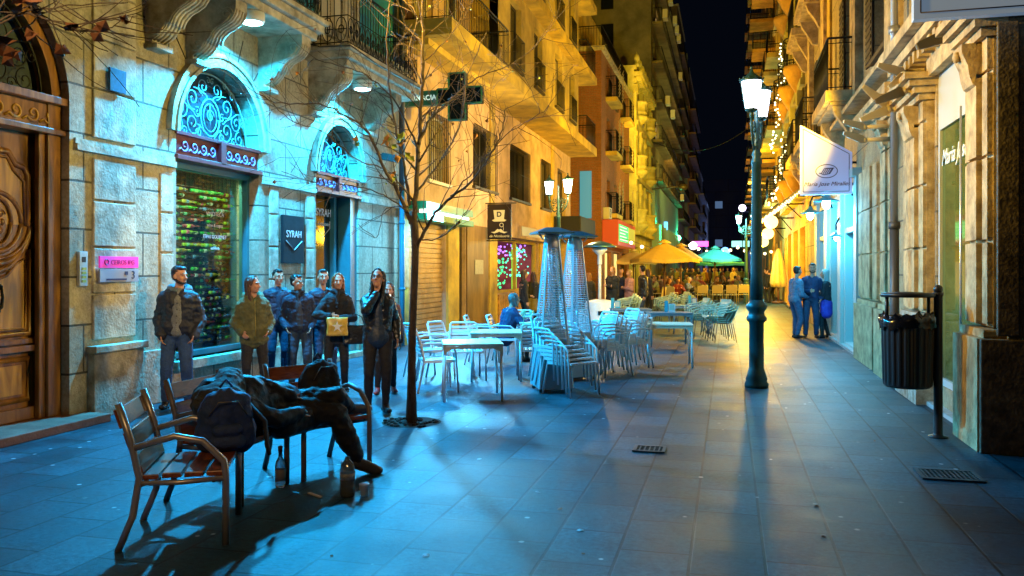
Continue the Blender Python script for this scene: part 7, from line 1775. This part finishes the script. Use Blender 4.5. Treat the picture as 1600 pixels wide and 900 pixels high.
# backpacks
def backpack(label, loc, rz, c, sc=1, tilt=0):
    t = thing('backpack', label, 'backpack', loc, rz); t.rotation_euler = (tilt, 0, rz); t.scale = (sc, sc, sc)
    b = MB(); capsule(b, (-.09, 0, .11), .11, (-.08, 0, .34), .085); capsule(b, (.09, 0, .11), .11, (.08, 0, .34), .085); capsule(b, (0, 0, .11), .12, (0, 0, .38), .08); m_ = cloth('pack_'+str(round(c[2]*1000)), c, .7)
    skin_mesh(b, 'pack_body', m_, t, .011, .012, 9)
    b = MB(); capsule(b, (-.07, .10, .12), .05, (.07, .10, .12), .05); capsule(b, (-.06, .10, .2), .04, (.06, .10, .2), .04); skin_mesh(b, 'front_pocket', m_, t, .010, .005, 12)
    b = MB()
    for s in (-1, 1): b.tube([(s*.07, -.09, .40), (s*.1, -.16, .28), (s*.12, -.14, .1), (s*.12, -.08, .04)], .02, 6, flat=.35)
    b.tube([(-.04, -.04, .45), (0, -.05, .50), (.04, -.04, .45)], .009, 6); b.build('strap', m_, t)
    b = MB(); b.tube([(-.12, .09, .3), (-.06, .1, .40), (.06, .1, .40), (.12, .09, .3)], .004, 5); b.build('zip', M('zip_grey', (.15, .15, .16), .4, .5), t)
    return t
backpack('dark blue backpack slumped over the arm between the nearest and the middle bench seats', (-3.27, 4.92, .42), R(-140), (.03, .065, .19), 1.0, R(-14))
backpack('black backpack standing on the farthest bench seat', (-3.30, 6.33, .44), R(-120), (.014, .018, .022), 1.0)
b = MB(); b.tube([(-3.12, 4.98, .74), (-3.03, 5.02, .62), (-3.0, 5.0, .46), (-2.98, 5.0, .40)], [.03, .04, .04, .03], 8, flat=.4); tag(b.build('hanging_sleeve', cloth('dark_sleeve', (.012, .014, .02))), 'dark cloth sleeve hanging off the front of the middle bench seat', 'clothing')
# group at the tables --------------------------------------------------
sit_kw = dict(pelvis=(0, 0, .52), feet=((-.11, .42, .085), (.11, .40, .085)), knee=((-.1, .6, 1), (.1, .6, 1)))
p = pp_(790, 566); person('grey haired woman in a blue coat seated with her back turned at the cafe table', (p[0], p[1], 0), yaw-R(60), 1.62, female=True, vox=.011, chest=(0, .12, 1.0), hands=((-.12, .42, .78), (.14, .42, .78)), top=cloth('bright_blue_coat', (.012, .03, .09), .7), puff=.025, hair='bob', hairc=GRYH, legs=cloth('black_trousers'), head_pitch=-R(12), **sit_kw)
p = pp_(822, 560); person('second seated woman in dark clothes facing the woman in the blue coat', (p[0]+.25, p[1]+.5, 0), yaw+R(70), 1.55, female=True, vox=.012, chest=(0, .10, 1.0), hands=((-.12, .40, .80), (.14, .40, .80)), top=cloth('black_coat'), puff=.015, hair='bob', hairc=BRH, **sit_kw) if False else None
# three people on the right --------------------------------------------
LB_ = cloth('light_blue_jacket', (.10, .17, .26), .5); 
p = pp_(1243, 528); person('man in a light blue jacket seen from the side talking with two others', p, yaw-R(75), 1.69, vox=.012, hands=((-.05, .30, 1.38), (.12, .26, 1.0)), elbow=((-1, -.1, -.6), (.5, -1, 0)), top=LB_, puff=.018, top_len=.88, legs=DENL, hairc=BLH)
p = pp_(1268, 528); person('bearded man in a navy shirt facing the camera in the middle of the talking trio', p, vcam(p[0], p[1])+R(4), 1.76, vox=.011, hands=((-.2, .12, .92), (.05, .28, 1.12)), top=cloth('navy_shirt', (.015, .03, .09), .7), puff=.010, top_len=.90, legs=DEN, hairc=BLH, beard=True)
p = pp_(1291, 528); person('blonde woman in a bright blue skirt and black tights by the shop wall', p, yaw+R(60), 1.62, vox=.011, female=True, hands=((-.1, .3, 1.05), (.15, .3, 1.15)), top=cloth('dark_top', (.015, .015, .02)), puff=.006, skirt=cloth('violet_blue_skirt', (.05, .04, .40), .6), hair='long', hairc=M('pale_hair', (.35, .42, .40), .4, bump=.6, bs=90), boots=True)
# standing people farther back ------------------------------------------
V2 = .02
p = pp_(818, 516); person('dark haired woman in a sleeveless black dress by the bar window', p, yaw-R(70), 1.6, vox=.016, female=True, top=cloth('black_coat'), puff=.004, hair='long', hairc=BRH, hands=((-.1, .25, 1.0), None))
p = pp_(832, 514); person('long haired woman in black with a pale skirt beside the bar window', p, yaw+R(170)+PI, 1.55, vox=.016, female=True, top=cloth('black_coat'), puff=.01, skirt=cloth('tan_skirt', (.2, .15, .06)), hair='long', hairc=BRH)
p = pp_(920, 505); person('woman with long hair and dark coat seen from behind beside the mushroom heater', p, yaw, 1.52, vox=.016, female=True, top=cloth('black_coat'), puff=.02, top_len=.62, hair='long', hairc=AUB)
p = pp_(957, 507); person('woman with folded arms in a thick black coat right of the mushroom heater', p, yaw+R(150), 1.70, vox=.016, female=True, top=cloth('black_coat'), puff=.035, top_len=.66, hair='bob', hairc=AUB, hands=((.08, .22, 1.18), (-.06, .24, 1.16)))
p = pp_(970, 497); person('dark haired man half hidden behind the woman in the thick black coat', p, yaw+R(165), 1.66, vox=.018, top=NAVYC, hairc=BLH)
p = pp_(984, 498); person('blonde woman wrapped in a pale pink shawl', p, yaw+R(110), 1.60, vox=.016, female=True, top=cloth('pink_shawl', (.5, .25, .22)), puff=.03, top_len=.66, hair='bob', hairc=BLO, hands=((-.05, .25, 1.12), (.08, .25, 1.12)))
p = pp_(1005, 504); person('man in a black leather jacket looking back over his shoulder under the orange parasol', p, yaw+R(100), 1.73, vox=.016, head_yaw=-R(60), top=LEA, puff=.02, legs=DEN, hairc=BLH)
p = pp_(1012, 498); person('dark haired person standing behind the man in the black leather jacket', p, yaw-R(60), 1.62, vox=.018, female=True, top=cloth('black_coat'), hair='long', hairc=BRH)
p = pp_(1198, 472); person('stooping man in dark clothes beside the closed parasol', p, yaw+R(60), 1.65, vox=.02, top=cloth('black_coat'), puff=.02, hairc=BLH)
p = pp_(1207, 473); person('person in black bending forward next to the stooping man', p, yaw+R(40), 1.6, vox=.02, lean=.3, top=cloth('black_coat'), puff=.03, hairc=BRH)
# seated guests of the far terrace --------------------------------------
tops_ = [cloth('guest_black', (.02, .018, .02)), cloth('guest_brown', (.13, .05, .02)), cloth('guest_olive', (.2, .17, .05)), cloth('guest_red', (.22, .03, .03)), cloth('guest_grey', (.12, .12, .13)), cloth('guest_cream', (.4, .32, .18))]
protos = []
GG = 'guests seated on the far terrace'
gl = ['guest in %s seated at the crowded far terrace beyond the tan chairs' % c for c in ('black', 'brown', 'olive', 'dark red', 'grey', 'cream')]
rnd = random.Random(77)
spots = [(1010+rnd.random()*150, 455+rnd.random()*14) for _ in range(50)]+[(1040, 480), (1058, 478), (1072, 474)]
for i, (u, y) in enumerate(spots):
    k = i % 6; p = pp_(u, y)
    if i < 6:
        t, d = person(gl[k], p, rnd.uniform(0, 6.28), 1.66, vox=.026, female=k % 2 == 0, chest=(0, .1, 1.0), hands=((-.12, .36, .82), (.14, .36, .82)), top=tops_[k], puff=.02, hair=('long', 'short', 'bob', 'short', 'long', 'short')[k], hairc=(BLH, BRH, AUB, BLH, BLO, BRH)[k], group=GG, **sit_kw); protos.append(t)
    else: dup(protos[k], p, rnd.uniform(0, 6.28))
tt = cafe_table('round edged terrace table among the seated guests', P2(1060, 470), yaw, 'terrace tables among the guests', .9, .9, M('dark_table', (.05, .03, .02), .4), IRON)
for (u, y) in ((1025, 466), (1090, 466), (1110, 460), (1140, 462), (1045, 460), (1080, 456), (1125, 456)): dup(tt, P2(u, y), yaw+R(rnd.uniform(-20, 20)))
# white menu card, glasses on the table of the seated woman
p = pt(822, 0, 14.3); 
for k, (u, zz) in enumerate(((818, 14.2), (831, 14.35))):
    q_ = pt(u, 420, zz); tw = thing('wine_glass', ('left', 'right')[k]+' one of two tall stemmed glasses on the table of the seated woman', 'glass', (q_.x, q_.y, .721), 0)
    mb = MB(); mb.lathe([(.035, 0), (.005, .01), (.004, .09), (.03, .12), (.045, .17), (.04, .21)], n=14); mb.build('bowl', M('greenish_glass', (.3, .7, .4), .1, alpha=.6), tw)

# standing guests beyond the terrace
GS2 = 'people standing beyond the far terrace'
sp = []
for k, (lb_, c_, hr) in enumerate((('black', 0, 'long'), ('olive', 2, 'short'), ('cream', 5, 'bob'), ('brown', 1, 'short'))):
    p = pp_((1078, 1100, 1146, 1128)[k], (459, 457, 458, 460)[k]); t, d = person('standing person in %s beyond the far terrace' % lb_, p, rnd.uniform(0, 6.28), 1.7, vox=.028, top=tops_[c_], puff=.02, hair=hr, hairc=(BLH, BRH, BLO, AUB)[k], group=GS2); sp.append(t)
for i in range(44):
    u = 1005+rnd.random()*205; p = pp_(u, 446+rnd.random()*12); dup(sp[i % 4], p, rnd.uniform(0, 6.28))
